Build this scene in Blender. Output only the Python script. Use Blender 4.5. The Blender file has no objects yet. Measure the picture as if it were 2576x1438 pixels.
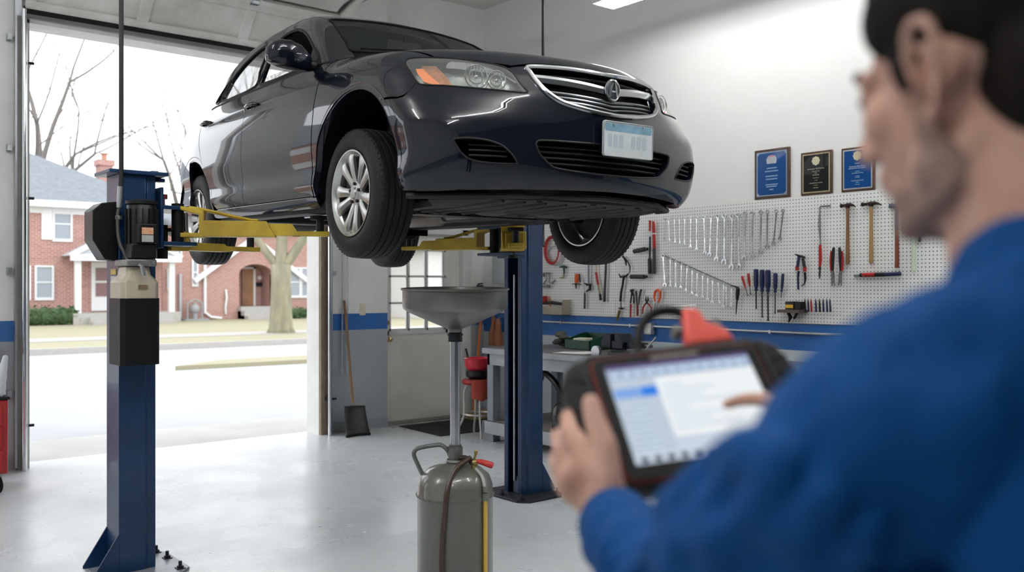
import bpy, bmesh, math, random
import numpy as np
from math import sin, cos, pi, radians as R, hypot, atan2
from mathutils import Vector as V, Matrix, Quaternion
from mathutils.geometry import delaunay_2d_cdt
random.seed(7)
scene=bpy.context.scene
COL=scene.collection
FPX=2320.0; TH=R(39.5); CAMH=1.5
cT,sT=cos(TH),sin(TH)
def ray(x,y):
    r=(x-1288)/FPX; h=(719-y)/FPX
    return V((r*cT+sT,-r*sT+cT,h))
def at(x,y,axis,val):
    """point of the place seen at (x,y) of the photograph on the world plane axis=val"""
    d=ray(x,y); c=V((0,0,CAMH)); t=(val-c[axis])/d[axis]; return c+d*t
def atd(x,y,z):
    return V((0,0,CAMH))+ray(x,y)*z

# ---------------- materials ----------------
MATS={}
def mat(name,col=(.8,.8,.8),rough=.5,metal=0.,coat=0.,spec=.5,noise=0.,nscale=8.,bump=0.,bscale=60.,emit=None,es=1.,alpha=None,trans=0.,ior=1.45,col2=None,stretch=None,sheen=0.):
    if name in MATS: return MATS[name]
    m=bpy.data.materials.new(name); m.use_nodes=True; nt=m.node_tree; b=nt.nodes['Principled BSDF']
    c=(*col,1)
    b.inputs['Base Color'].default_value=c; b.inputs['Roughness'].default_value=rough; b.inputs['Metallic'].default_value=metal
    b.inputs['Coat Weight'].default_value=coat; b.inputs['Coat Roughness'].default_value=.03
    b.inputs['Specular IOR Level'].default_value=spec; b.inputs['IOR'].default_value=ior
    b.inputs['Transmission Weight'].default_value=trans
    if sheen: b.inputs['Sheen Weight'].default_value=sheen
    if emit: b.inputs['Emission Color'].default_value=(*emit,1); b.inputs['Emission Strength'].default_value=es
    if noise or bump:
        tc=nt.nodes.new('ShaderNodeTexCoord'); mp=nt.nodes.new('ShaderNodeMapping'); nt.links.new(tc.outputs['Object'],mp.inputs[0])
        if stretch: mp.inputs['Scale'].default_value=stretch
    if noise:
        n=nt.nodes.new('ShaderNodeTexNoise'); n.inputs['Scale'].default_value=nscale; n.inputs['Detail'].default_value=6; nt.links.new(mp.outputs[0],n.inputs['Vector'])
        rp=nt.nodes.new('ShaderNodeValToRGB'); rp.color_ramp.elements[0].position=.3; rp.color_ramp.elements[1].position=.72
        c2=col2 or tuple(x*(1-noise) for x in col)
        rp.color_ramp.elements[0].color=(*c2,1); rp.color_ramp.elements[1].color=c
        nt.links.new(n.outputs['Fac'],rp.inputs[0]); nt.links.new(rp.outputs[0],b.inputs['Base Color'])
        mr=nt.nodes.new('ShaderNodeMapRange'); mr.inputs['To Min'].default_value=min(1,rough*1.25); mr.inputs['To Max'].default_value=rough*.85
        nt.links.new(n.outputs['Fac'],mr.inputs[0]); nt.links.new(mr.outputs[0],b.inputs['Roughness'])
    if bump:
        n=nt.nodes.new('ShaderNodeTexNoise'); n.inputs['Scale'].default_value=bscale; n.inputs['Detail'].default_value=4; nt.links.new(mp.outputs[0],n.inputs['Vector'])
        bp=nt.nodes.new('ShaderNodeBump'); bp.inputs['Strength'].default_value=bump; bp.inputs['Distance'].default_value=.01
        nt.links.new(n.outputs['Fac'],bp.inputs['Height']); nt.links.new(bp.outputs[0],b.inputs['Normal'])
    MATS[name]=m; return m
def nodes(m): return m.node_tree, m.node_tree.nodes['Principled BSDF']
def mathn(nt,op,a,b=None,c=None):
    n=nt.nodes.new('ShaderNodeMath'); n.operation=op
    for i,x in enumerate((a,b,c)):
        if x is None: continue
        if hasattr(x,'is_output'): nt.links.new(x,n.inputs[i])
        else: n.inputs[i].default_value=x
    return n.outputs[0]
def mixc(nt,f,a,b):
    n=nt.nodes.new('ShaderNodeMix'); n.data_type='RGBA'
    for i,x in ((0,f),(6,a),(7,b)):
        if hasattr(x,'is_output'): nt.links.new(x,n.inputs[i])
        else: n.inputs[i].default_value=x if i==0 else (*x,1)
    return n.outputs[2]

# ---------------- scene objects ----------------
RM={}
def tag(o,label=None,cat=None,group=None,kind=None):
    if label: o['label']=label
    if cat: o['category']=cat
    if group: o['group']=group
    if kind: o['kind']=kind
    return o
def wm(o):
    return RM.get(o.name,Matrix.Identity(4))
def empty(name,loc=(0,0,0),rz=0,label=None,cat=None,group=None,M=None):
    o=bpy.data.objects.new(name,None); COL.objects.link(o); o.empty_display_size=.05
    if M is None: M=Matrix.Translation(V(loc))@Matrix.Rotation(rz,4,'Z')
    o.matrix_world=M; RM[o.name]=M.copy()
    return tag(o,label,cat,group)
def frame(ax):
    ax=ax.normalized(); h=V((0,0,1)) if abs(ax.z)<.9 else V((1,0,0))
    a=ax.cross(h).normalized(); return a,ax.cross(a).normalized()
class MB:
    def __init__(s): s.v=[]; s.f=[]; s.sm=[]
    def add(s,vs,fs,smooth=True):
        b=len(s.v); s.v+= [V(x) for x in vs]; s.f+=[tuple(b+i for i in f) for f in fs]; s.sm+=[smooth]*len(fs); return s
    def box(s,x0,x1,y0,y1,z0,z1):
        return s.add([(x0,y0,z0),(x1,y0,z0),(x1,y1,z0),(x0,y1,z0),(x0,y0,z1),(x1,y0,z1),(x1,y1,z1),(x0,y1,z1)],
          [(0,3,2,1),(4,5,6,7),(0,1,5,4),(1,2,6,5),(2,3,7,6),(3,0,4,7)],False)
    def obox(s,c,size,rot=None):
        c=V(c); rot=rot or Matrix.Identity(3); h=[x/2 for x in size]
        vs=[c+rot@V((a*h[0],b*h[1],d*h[2])) for a,b,d in ((-1,-1,-1),(1,-1,-1),(1,1,-1),(-1,1,-1),(-1,-1,1),(1,-1,1),(1,1,1),(-1,1,1))]
        return s.add(vs,[(0,3,2,1),(4,5,6,7),(0,1,5,4),(1,2,6,5),(2,3,7,6),(3,0,4,7)],False)
    def tube(s,pts,r,n=10,closed=False,cap=True,flat=None):
        pts=[V(p) for p in pts]; N=len(pts); rr=r if hasattr(r,'__len__') else [r]*N
        tg=[]
        for i in range(N):
            a=pts[i-1] if (i>0 or closed) else pts[i]; b=pts[(i+1)%N] if (i<N-1 or closed) else pts[i]
            d=(b-a); tg.append(d.normalized() if d.length>1e-9 else V((0,0,1)))
        u,w=frame(tg[0]); vs=[]; 
        for i in range(N):
            if i:
                q=tg[i-1].rotation_difference(tg[i]); u=q@u; w=q@w
            fl=flat or 1.
            for k in range(n):
                a=2*pi*k/n; vs.append(pts[i]+(u*cos(a)*fl+w*sin(a))*rr[i])
        fs=[]
        M=N if closed else N-1
        for i in range(M):
            j=(i+1)%N
            for k in range(n):
                l=(k+1)%n; fs.append((i*n+k,j*n+k,j*n+l,i*n+l))
        s.add(vs,fs)
        if cap and not closed:
            b=len(s.v)-len(vs)
            s.f.append(tuple(b+k for k in range(n))); s.f.append(tuple(b+(N-1)*n+k for k in range(n))[::-1]); s.sm+=[False,False]
        return s
    def cyl(s,p0,p1,r,r1=None,n=20,cap=True): 
        return s.tube([p0,p1],[r,r if r1 is None else r1],n,cap=cap)
    def lathe(s,prof,c=(0,0,0),ax=(0,0,1),n=32,close=False):
        c=V(c); ax=V(ax).normalized(); u,w=frame(ax); vs=[]
        for r,z in prof:
            for k in range(n):
                a=2*pi*k/n; vs.append(c+ax*z+(u*cos(a)+w*sin(a))*r)
        m=len(prof); fs=[]
        for i in range(m if close else m-1):
            j=(i+1)%m
            for k in range(n):
                l=(k+1)%n; fs.append((i*n+k,i*n+l,j*n+l,j*n+k))
        return s.add(vs,fs)
    def prism(s,poly,fn,t0,t1,smooth=False):
        """poly: 2D points; fn(a,b,t) -> 3D"""
        n=len(poly); vs=[fn(a,b,t0) for a,b in poly]+[fn(a,b,t1) for a,b in poly]
        fs=[tuple(range(n))[::-1],tuple(range(n,2*n))]
        s.add(vs,fs,False); b=len(s.v)-2*n
        for i in range(n):
            j=(i+1)%n; s.f.append((b+i,b+j,b+n+j,b+n+i)); s.sm.append(smooth)
        return s
    def ell(s,c,rad,rot=None,nu=16,nv=10):
        c=V(c); rot=rot or Matrix.Identity(3); vs=[c+rot@V((0,0,-rad[2]))]
        for j in range(1,nv):
            b=-pi/2+pi*j/nv
            for k in range(nu):
                a=2*pi*k/nu; vs.append(c+rot@V((rad[0]*cos(b)*cos(a),rad[1]*cos(b)*sin(a),rad[2]*sin(b))))
        vs.append(c+rot@V((0,0,rad[2]))); fs=[]
        for k in range(nu): fs.append((0,1+(k+1)%nu,1+k)); fs.append((len(vs)-1,1+(nv-2)*nu+k,1+(nv-2)*nu+(k+1)%nu))
        for j in range(nv-2):
            for k in range(nu):
                l=(k+1)%nu; a=1+j*nu; fs.append((a+k,a+l,a+nu+l,a+nu+k))
        return s.add(vs,fs)
    def capsule(s,p0,p1,r0,r1,n=16):
        p0=V(p0);p1=V(p1); d=(p1-p0); L=d.length; d.normalize(); pts=[];rr=[]
        for k in range(5):
            a=-pi/2+ (pi/2)*k/4*.98+.03; pts.append(p0+d*(r0*sin(a))); rr.append(max(r0*cos(a),1e-4))
        for k in range(5):
            a=(pi/2)*k/4*.98; pts.append(p1+d*(r1*sin(a))); rr.append(max(r1*cos(a),1e-4))
        return s.tube(pts,rr,n)
    def build(s,name,m,parent=None,local=False,bevel=0,seg=2,auto=35,loc=None,sub=0,extra=None):
        vs=s.v
        if parent is not None and not local:
            P=parent; inv=None
            M=RM.get(P.name)
            if M is not None: inv=M.inverted(); vs=[inv@x for x in vs]
        if loc is not None: L=V(loc); vs=[x-L for x in vs]
        me=bpy.data.meshes.new(name); me.from_pydata(vs,[],s.f); 
        for p,q in zip(me.polygons,s.sm): p.use_smooth=q
        ms=m if isinstance(m,(list,tuple)) else [m]
        for x in ms: me.materials.append(x)
        bm=bmesh.new(); bm.from_mesh(me); bmesh.ops.recalc_face_normals(bm,faces=bm.faces); bm.to_mesh(me); bm.free()
        if auto and not sub: me.set_sharp_from_angle(angle=R(auto))
        o=bpy.data.objects.new(name,me); COL.objects.link(o)
        if loc is not None: o.location=L
        if parent is not None:
            o.parent=parent; RM[o.name]=wm(parent) if not local else wm(parent)
        elif loc is not None: RM[o.name]=Matrix.Translation(V(loc))
        if bevel:
            b=o.modifiers.new('b','BEVEL'); b.width=bevel; b.segments=seg; b.limit_method='ANGLE'; b.angle_limit=R(40)
        if sub:
            q=o.modifiers.new('s','SUBSURF'); q.levels=sub; q.render_levels=sub
            for p in me.polygons: p.use_smooth=True
        return o
def copy_tree(o,parent=None):
    c=o.copy(); COL.objects.link(c)
    if parent is not None: c.parent=parent
    RM[c.name]=RM.get(o.name,Matrix.Identity(4))
    for ch in list(o.children): copy_tree(ch,c)
    return c
def arc(c,r,a0,a1,n,u,w):
    c=V(c);u=V(u);w=V(w); return [c+u*r*cos(a0+(a1-a0)*k/n)+w*r*sin(a0+(a1-a0)*k/n) for k in range(n+1)]
def catm(pts,n=6,closed=False):
    pts=[V(p) for p in pts]; N=len(pts); out=[]
    for i in range(N if closed else N-1):
        p0=pts[i-1] if (i>0 or closed) else pts[0]*2-pts[1]; p1=pts[i]; p2=pts[(i+1)%N]
        p3=pts[(i+2)%N] if (i+2<N or closed) else p2*2-p1
        for k in range(n):
            t=k/n; out.append(.5*((2*p1)+(p2-p0)*t+(2*p0-5*p1+4*p2-p3)*t*t+(3*p1-p0-3*p2+p3)*t**3))
    if not closed: out.append(pts[-1])
    return out
def text(name,s,m,parent,M,size,loc2=None,align='CENTER',ext=.0003):
    cu=bpy.data.curves.new(name,'FONT'); cu.body=s; cu.size=size; cu.align_x=align; cu.align_y='CENTER'; cu.extrude=ext; cu.materials.append(m)
    t_=bpy.data.objects.new(name,cu); me=bpy.data.meshes.new_from_object(t_); bpy.data.objects.remove(t_); me.materials.clear(); me.materials.append(m)
    o=bpy.data.objects.new(name,me); COL.objects.link(o)
    o.parent=parent; o.matrix_local=wm(parent).inverted()@M if parent.name in RM else M
    return o
def blob(name,mb,m,parent=None,vox=.006,smooth=6,local=False,sm_f=.5,loc=None):
    o=mb.build(name,m,parent,local=local,auto=0,loc=loc)
    r=o.modifiers.new('r','REMESH'); r.mode='VOXEL'; r.voxel_size=vox; r.use_smooth_shade=True
    if smooth:
        q=o.modifiers.new('q','SMOOTH'); q.factor=sm_f; q.iterations=smooth
    return o
# ---------- car body as smooth surfaces (v lateral, u rearward from front axle, w above wheel centre) ----------
CAR_O=(3.10,3.965,1.946); CAR_YAW=.069; CAR_PITCH=.025
def cub(x,xs,ys):
    x=np.asarray(x,float); xs=np.array(xs,float); ys=np.array(ys,float)
    d=np.diff(ys)/np.diff(xs); m=np.zeros_like(ys); m[1:-1]=np.where(d[1:]*d[:-1]>0,2*d[1:]*d[:-1]/(d[1:]+d[:-1]+1e-12),0.5*(d[1:]+d[:-1])*0.3); m[0]=d[0]; m[-1]=d[-1]
    xc=np.clip(x,xs[0],xs[-1]); i=np.clip(np.searchsorted(xs,xc)-1,0,len(xs)-2)
    h=xs[i+1]-xs[i]; t=(xc-xs[i])/h
    r=(2*t**3-3*t**2+1)*ys[i]+(t**3-2*t**2+t)*h*m[i]+(-2*t**3+3*t**2)*ys[i+1]+(t**3-t**2)*h*m[i+1]
    return r+np.where(x<xs[0],(x-xs[0])*m[0],0)+np.where(x>xs[-1],(x-xs[-1])*m[-1],0)
def smax(a,b,k):
    h=np.maximum(k-np.abs(a-b),0)/k
    return np.maximum(a,b)+h*h*k*.25
def carF(v,u,w):
    a=np.sqrt(v*v+1e-8)
    Wb=cub(u,[-1.1,-.6,0,.8,1.6,2.4,2.8,3.1,3.6],[.845,.855,.865,.867,.867,.86,.835,.785,.66])
    Si=cub(w,[-.12,0,.07,.16,.3,.46,.6,.70,.8,.95],[.05,.022,.004,.012,0,.008,.035,.062,.11,.20])
    side=a-(Wb-Si)
    N=cub(w,[-.12,-.04,.06,.18,.3,.4,.5,.6],[-.90,-.965,-1.02,-1.035,-1.03,-1.02,-.985,-.93])
    P=cub(w,[-.1,.03,.15,.28,.38,.48,.6],[.62,.48,.44,.46,.58,.72,.80])
    front=(N+.15*P*(a/.39)**1.8)-u
    rear=u-(3.38-.30*(a/.8)**2.4-.1*np.abs(w-.3))
    T0=cub(u,[-1.08,-.98,-.85,-.5,0,.45,.9,1.6,2.4,3.0,3.5],[.54,.58,.62,.70,.795,.865,.84,.8,.8,.80,.76])
    D=cub(u,[-1,-.5,0,.45,.8,1.2,2.6,3.4],[.07,.07,.095,.15,.12,.08,.08,.06])
    top=w-(T0-D*(a/.75)**2.4)
    bot=cub(u,[-1.05,-.8,-.4,0,1,2.5,3.4],[-.02,-.035,-.04,-.055,-.06,-.06,.0])-w
    body=smax(side,front,.20); body=smax(body,top,.10); body=smax(body,rear,.15); body=smax(body,bot,.05)
    gs=a-(.795-.40*(w-.70)-.25*np.maximum(w-.7,0)**2-.02*((u-1.5)/1.2)**2-.2*np.maximum(u-2.2,0)**1.6)
    n=np.hypot(.33,.60); wind=(-(u-.37)*.33+(w-.845)*.60)/n+.16*a*a+.03*((u-.7)/.3)**2*.3
    n2=np.hypot(.33,.72); rw=((u-3.08)*.33+(w-.80)*.72)/n2+.12*a*a
    roof=w-(1.245-.03*(u-1.55)**2-.04*(a/.56)**2)
    g=smax(wind,roof,.10); g=smax(g,rw,.12); g=smax(g,gs,.055); g=smax(g,.6-w,.01)
    return -smax(-body,-g,.025)
def carM():
    ya,pi=CAR_YAW,CAR_PITCH
    Ru=np.array([np.sin(ya)*np.cos(pi),np.cos(ya)*np.cos(pi),np.sin(pi)]); Rv=np.array([np.cos(ya),-np.sin(ya),0.]); Rw=np.cross(Rv,Ru)
    return Rv,Ru,Rw,np.array(CAR_O)
def march(o,d,F=None,n=90,tmax=None,step=.02):
    # o,d arrays (N,3) in (v,u,w); first crossing from outside
    F=F or carF
    o=np.asarray(o,float); d=np.asarray(d,float); N=len(o); t=np.zeros(N); hit=np.zeros(N,bool); tp=t.copy()
    f=F(*(o.T)); 
    for _ in range(n):
        s=np.maximum(np.abs(f)*.6,.004); tn=t+np.where(hit,0,s); fn=F(*((o+d*tn[:,None]).T))
        new=(~hit)&(fn<0); tp=np.where(new,t,tp); t=tn; f=np.where(hit,f,fn); hit|=new
        if hit.all(): break
    lo=tp.copy(); hi=t.copy()
    for _ in range(22):
        m=.5*(lo+hi); fm=F(*((o+d*m[:,None]).T)); neg=fm<0; hi=np.where(neg,m,hi); lo=np.where(neg,lo,m)
    return hit,o+d*hi[:,None]
def grad(p,F=None,e=.004):
    F=F or carF; g=np.zeros_like(p)
    for i in range(3):
        q=p.copy(); q[:,i]+=e; r=p.copy(); r[:,i]-=e; g[:,i]=(F(*q.T)-F(*r.T))
    return g/np.linalg.norm(g,axis=1)[:,None]
# ---------------- camera, sky, render look ----------------
cam_d=bpy.data.cameras.new('camera'); cam=bpy.data.objects.new('camera',cam_d); COL.objects.link(cam)
cam.location=(0,0,CAMH); cam.rotation_euler=(R(90),0,-TH); cam_d.sensor_width=36; cam_d.lens=FPX/2576*36; cam_d.clip_start=.05; cam_d.clip_end=400
cam_d.dof.use_dof=True; cam_d.dof.focus_distance=5.3; cam_d.dof.aperture_fstop=2.3
scene.camera=cam
scene.view_settings.view_transform='Standard'; scene.view_settings.look='None'; scene.view_settings.gamma=1; scene.view_settings.exposure=.75
w=bpy.data.worlds.new('overcast'); scene.world=w; w.use_nodes=True; nt=w.node_tree; bg=nt.nodes['Background']
tc=nt.nodes.new('ShaderNodeTexCoord'); nz=nt.nodes.new('ShaderNodeTexNoise'); nz.inputs['Scale'].default_value=1.6; nt.links.new(tc.outputs['Generated'],nz.inputs['Vector'])
rp=nt.nodes.new('ShaderNodeValToRGB'); rp.color_ramp.elements[0].color=(.86,.92,1,1); rp.color_ramp.elements[1].color=(1,1,1,1); nt.links.new(nz.outputs['Fac'],rp.inputs[0]); nt.links.new(rp.outputs[0],bg.inputs[0]); bg.inputs[1].default_value=1.75
scene.cycles.use_denoising=True; scene.cycles.max_bounces=7; scene.cycles.diffuse_bounces=4; scene.cycles.glossy_bounces=4; scene.cycles.transmission_bounces=6; scene.cycles.transparent_max_bounces=8
scene.cycles.sample_clamp_indirect=8; scene.cycles.caustics_reflective=False; scene.cycles.caustics_refractive=False

# ---------------- room shell ----------------
XR,YG,XL,YB,HC=6.64,8.43,-4.6,-3.6,4.74
GX0,GX1,GH=1.74,4.44,3.70
def wallmat(name,z0,z1,top=(.86,.86,.83),low=(.40,.43,.46),dirt=.12):
    m=mat(name,top,.55); nt,b=nodes(m)
    g=nt.nodes.new('ShaderNodeNewGeometry'); sp=nt.nodes.new('ShaderNodeSeparateXYZ'); nt.links.new(g.outputs['Position'],sp.inputs[0]); z=sp.outputs[2]
    a=mathn(nt,'LESS_THAN',z,z1); l=mathn(nt,'LESS_THAN',z,z0)
    c=mixc(nt,a,top,(.022,.135,.42)); c=mixc(nt,l,c,low)
    n=nt.nodes.new('ShaderNodeTexNoise'); n.inputs['Scale'].default_value=1.3; n.inputs['Detail'].default_value=8; n.inputs['Roughness'].default_value=.65; nt.links.new(g.outputs['Position'],n.inputs['Vector'])
    k=mathn(nt,'MULTIPLY',mathn(nt,'GREATER_THAN',n.outputs['Fac'],.0),mathn(nt,'SUBTRACT',n.outputs['Fac'],.45)); k=mathn(nt,'MAXIMUM',k,0.0); k=mathn(nt,'MULTIPLY',k,dirt*6)
    c=mixc(nt,k,c,(.30,.28,.22)); nt.links.new(c,b.inputs['Base Color'])
    bp=nt.nodes.new('ShaderNodeBump'); bp.inputs['Strength'].default_value=.12; n2=nt.nodes.new('ShaderNodeTexNoise'); n2.inputs['Scale'].default_value=90; nt.links.new(g.outputs['Position'],n2.inputs['Vector']); nt.links.new(n2.outputs['Fac'],bp.inputs['Height']); nt.links.new(bp.outputs[0],b.inputs['Normal'])
    return m
WR=wallmat('painted_wall_bench',.97,1.19,top=(.84,.83,.81),low=(.58,.63,.66),dirt=.03)
WG=wallmat('painted_wall_garage',1.045,1.215,dirt=.15)
def struct(mb,name,m,**k):
    o=mb.build(name,m,**k); tag(o,kind='structure'); return o
# floor
fm=mat('painted_concrete',(.56,.58,.60),.22,spec=.5); nt,b=nodes(fm)
g=nt.nodes.new('ShaderNodeNewGeometry'); n=nt.nodes.new('ShaderNodeTexNoise'); n.inputs['Scale'].default_value=.9; n.inputs['Detail'].default_value=9; n.inputs['Roughness'].default_value=.62; nt.links.new(g.outputs['Position'],n.inputs['Vector'])
r=nt.nodes.new('ShaderNodeValToRGB'); e=r.color_ramp.elements; e[0].position=.32; e[0].color=(.53,.55,.56,1); e[1].position=.66; e[1].color=(.66,.685,.70,1); nt.links.new(n.outputs['Fac'],r.inputs[0])
vo=nt.nodes.new('ShaderNodeTexVoronoi'); vo.inputs['Scale'].default_value=3.3; nt.links.new(g.outputs['Position'],vo.inputs['Vector'])
sp=mathn(nt,'LESS_THAN',vo.outputs['Distance'],.028); c=mixc(nt,sp,r.outputs[0],(.07,.065,.06))
n3=nt.nodes.new('ShaderNodeTexNoise'); n3.inputs['Scale'].default_value=11; n3.inputs['Detail'].default_value=8; mp=nt.nodes.new('ShaderNodeMapping'); mp.inputs['Scale'].default_value=(1,.25,1); nt.links.new(g.outputs['Position'],mp.inputs[0]); nt.links.new(mp.outputs[0],n3.inputs['Vector'])
sc=mathn(nt,'MULTIPLY',mathn(nt,'GREATER_THAN',n3.outputs['Fac'],.66),.12); c=mixc(nt,sc,c,(.30,.30,.29)); nt.links.new(c,b.inputs['Base Color'])
mr=nt.nodes.new('ShaderNodeMapRange'); mr.inputs['From Min'].default_value=.3; mr.inputs['From Max'].default_value=.7; mr.inputs['To Min'].default_value=.42; mr.inputs['To Max'].default_value=.16; nt.links.new(n.outputs['Fac'],mr.inputs[0]); nt.links.new(mr.outputs[0],b.inputs['Roughness'])
bp=nt.nodes.new('ShaderNodeBump'); bp.inputs['Strength'].default_value=.12; bp.inputs['Distance'].default_value=.01; bp.inputs['Strength'].default_value=.05; nt.links.new(n3.outputs['Fac'],bp.inputs['Height']); nt.links.new(bp.outputs[0],b.inputs['Normal'])
struct(MB().box(XL-.2,XR+.2,YB-.2,YG+.25,-.12,0),'floor',fm)
ceilm=mat('ceiling_paint',(.82,.81,.77),.7,noise=.08,nscale=1.2)
struct(MB().box(XL-.2,XR+.2,YB-.2,YG+.25,HC,HC+.12),'ceiling',ceilm)
struct(MB().box(XR,XR+.2,YB-.2,YG+.45,0,HC),'wall_right',WR)
struct(MB().box(XL-.2,XL,YB-.2,YG+.25,0,HC),'wall_left',WG)
struct(MB().box(XL,XR,YB-.2,YB,0,HC),'wall_front',mat('rear_wall_grey',(.09,.092,.095),.7,noise=.2,nscale=2))
PX0,PX1,PH=5.27,6.30,2.08     # people door opening
bw=MB().box(XL,-2.1,YG,YG+.22,0,HC).box(1.0,GX0,YG,YG+.22,0,HC).box(-2.1,1.0,YG,YG+.22,GH,HC).box(GX0,GX1,YG,YG+.22,GH,HC).box(GX1,PX0-.04,YG,YG+.22,0,HC).box(PX0-.04,PX1+.04,YG+.15,YG+.3,PH+.04,HC).box(PX1+.04,XR,YG+.15,YG+.3,0,HC)  # second bay opening, out of view, added for room light and car reflections
struct(bw,'wall_back',WG)
wht=mat('white_trim',(.78,.78,.75),.45,noise=.12,nscale=5)
dirtyw=mat('dirty_white_door',(.86,.85,.80),.45,noise=.3,nscale=2.4,col2=(.70,.68,.61))
wood_j=mat('raw_jamb_wood',(.42,.33,.23),.6,noise=.4,nscale=9,stretch=(8,8,1))
galv=mat('galvanised_steel',(.52,.54,.56),.32,metal=.9,noise=.25,nscale=7)
dark_m=mat('dark_steel',(.02,.022,.025),.45,metal=.6)
rubber=mat('black_rubber',(.006,.006,.0065),.7,spec=.3)
# opening casing
struct(MB().box(GX1-.03,GX1,YG-.02,YG+.24,0,GH).box(GX0,GX0+.03,YG-.02,YG+.24,0,GH).box(GX0,GX1,YG-.02,YG+.24,GH-.03,GH),'trim_1',wht)
struct(MB().box(GX1-.02,GX1+.05,YG-.045,YG-.02,0,GH+.05).box(GX0-.07,GX0+.0,YG-.06,YG-.0,0,GH+.05),'trim_2',wood_j)
# people door: slab, nine panes, frame
d=MB()
dy0,dy1=YG+.17,YG+.215
wx0,wx1,wz0,wz1=PX0+.09,PX1-.21,1.02,1.90
d.box(PX0,wx0,dy0,dy1,.02,PH).box(wx1,PX1,dy0,dy1,.02,PH).box(wx0,wx1,dy0,dy1,.02,wz0).box(wx0,wx1,dy0,dy1,wz1,PH)
door=struct(d,'door_1',dirtyw,bevel=.003)
t=MB()
for x in (wx0,wx0+(wx1-wx0)/3,wx0+2*(wx1-wx0)/3,wx1): t.box(x-.012,x+.012,dy0-.012,dy1,wz0-.012,wz1+.012)
for k in range(4):
    z=wz0+(wz1-wz0)*k/3; t.box(wx0-.012,wx1+.012,dy0-.012,dy1,z-.012,z+.012)
t.box(wx0-.04,wx1+.04,dy0-.01,dy1,wz0-.05,wz0-.012).box(wx0-.04,wx1+.04,dy0-.01,dy1,wz1+.012,wz1+.05).box(wx0-.045,wx0-.012,dy0-.01,dy1,wz0-.05,wz1+.05).box(wx1+.012,wx1+.045,dy0-.01,dy1,wz0-.05,wz1+.05)
t.build('window_grid',wht,door)
glass=mat('clear_glass',(1,1,1),.02,trans=1.,ior=1.2,spec=.4)
MB().box(wx0,wx1,dy0+.018,dy0+.022,wz0,wz1).build('pane',glass,door)
MB().cyl((PX0+.06,dy0-.001,.86+.06),(PX0+.06,dy0-.05,.92),.012).ell((PX0+.06,dy0-.062,.92),(.028,.022,.028)).cyl((PX0+.06,dy0,.92),(PX0+.06,dy0-.008,.92),.033).cyl((PX0+.06,dy0,1.1),(PX0+.06,dy0-.012,1.1),.026).build('door_knob',mat('brass',(.75,.55,.22),.25,metal=1),door)
struct(MB().box(PX0-.06,PX0,YG+.1,YG+.22,0,PH+.06).box(PX1,PX1+.08,YG+.1,YG+.22,0,PH+.06).box(PX0-.06,PX1+.08,YG+.1,YG+.22,PH,PH+.08).box(PX1+.08,PX1+.13,YG+.12,YG+.16,0,HC-.5),'trim_3',wht)
struct(MB().box(PX0-.02,PX1+.02,YG+.03,YG+.22,0,.025),'trim_4',mat('worn_threshold',(.30,.28,.24),.5,noise=.4,nscale=20))
struct(MB().box(PX1+.08,XR,YG+.13,YG+.15,0,.09).box(GX1+.05,PX0-.04,YG-.012,YG,0,.1),'baseboard_back',mat('base_grey',(.33,.35,.37),.5))

# ---------------- overhead garage door ----------------
gd=empty('overhead_garage_door',(3.09,8.3,3.78),label='white panelled overhead garage door raised under the ceiling',cat='garage door')
pw=mat('garage_door_white',(.84,.83,.79),.5,noise=.22,nscale=3.2,col2=(.55,.53,.47))
path=[(8.33,3.77),(8.02,4.10),(7.52,4.24),(6.99,4.27),(6.46,4.27),(5.93,4.27)]
dx0,dx1=GX0-.02,GX1+.02
def P2(k,s,off): # point along section k, s in metres, offset normal towards room (down)
    (y0,z0),(y1,z1)=path[k],path[k+1]; L=hypot(y1-y0,z1-z0); dy,dz=(y1-y0)/L,(z1-z0)/L
    ny,nz=dz,-dy
    if nz>0: ny,nz=-ny,-nz
    return y0+dy*s+ny*off, z0+dz*s+nz*off, L
def secbox(mb,k,x0,x1,s0,s1,o0,o1):
    c=[]
    for s_,o_ in ((s0,o0),(s1,o0),(s1,o1),(s0,o1)): y,z,_=P2(k,s_,o_); c.append((y,z))
    mb.add([(x0,*p) for p in c]+[(x1,*p) for p in c],[(0,1,2,3),(7,6,5,4),(0,4,5,1),(1,5,6,2),(2,6,7,3),(3,7,4,0)],False)
for k in range(5):
    L=P2(k,0,0)[2]; m=MB(); win=(k==1)
    n=3; xs=[dx0+(dx1-dx0)*i/n for i in range(n+1)]
    if not win: secbox(m,k,dx0,dx1,.004,L-.004,-.03,0)
    for s0,s1 in ((.004,.075),(L-.075,L-.004)): secbox(m,k,dx0,dx1,s0,s1,-.03 if win else 0,.022)
    for i,x in enumerate(xs):
        a,b_=(x-.05,x+.05) if 0<i<n else ((x,x+.07) if i==0 else (x-.07,x)); secbox(m,k,a,b_,.075,L-.075,-.03 if win else 0,.022)
    s=m.build('door_section',pw,gd,bevel=.004)
    if win:
        g_=MB()
        for i in range(n): secbox(g_,k,xs[i]+.04,xs[i+1]-.04,.07,L-.07,-.012,-.006)
        g_.build('pane',glass,s)
    if k:
        h=MB()
        for x in xs[1:-1]+[dx0+.06,dx1-.06]:
            secbox(h,k,x-.03,x+.03,-.06,.07,.022,.03); y,z,_=P2(k,0,.036); h.cyl((x-.035,y,z),(x+.035,y,z),.009,n=8)
        h.build('hinge',galv,s)
m=MB(); secbox(m,0,dx0,dx1,-.035,.006,-.035,.03); m.build('bottom_seal',rubber,gd)
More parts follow.
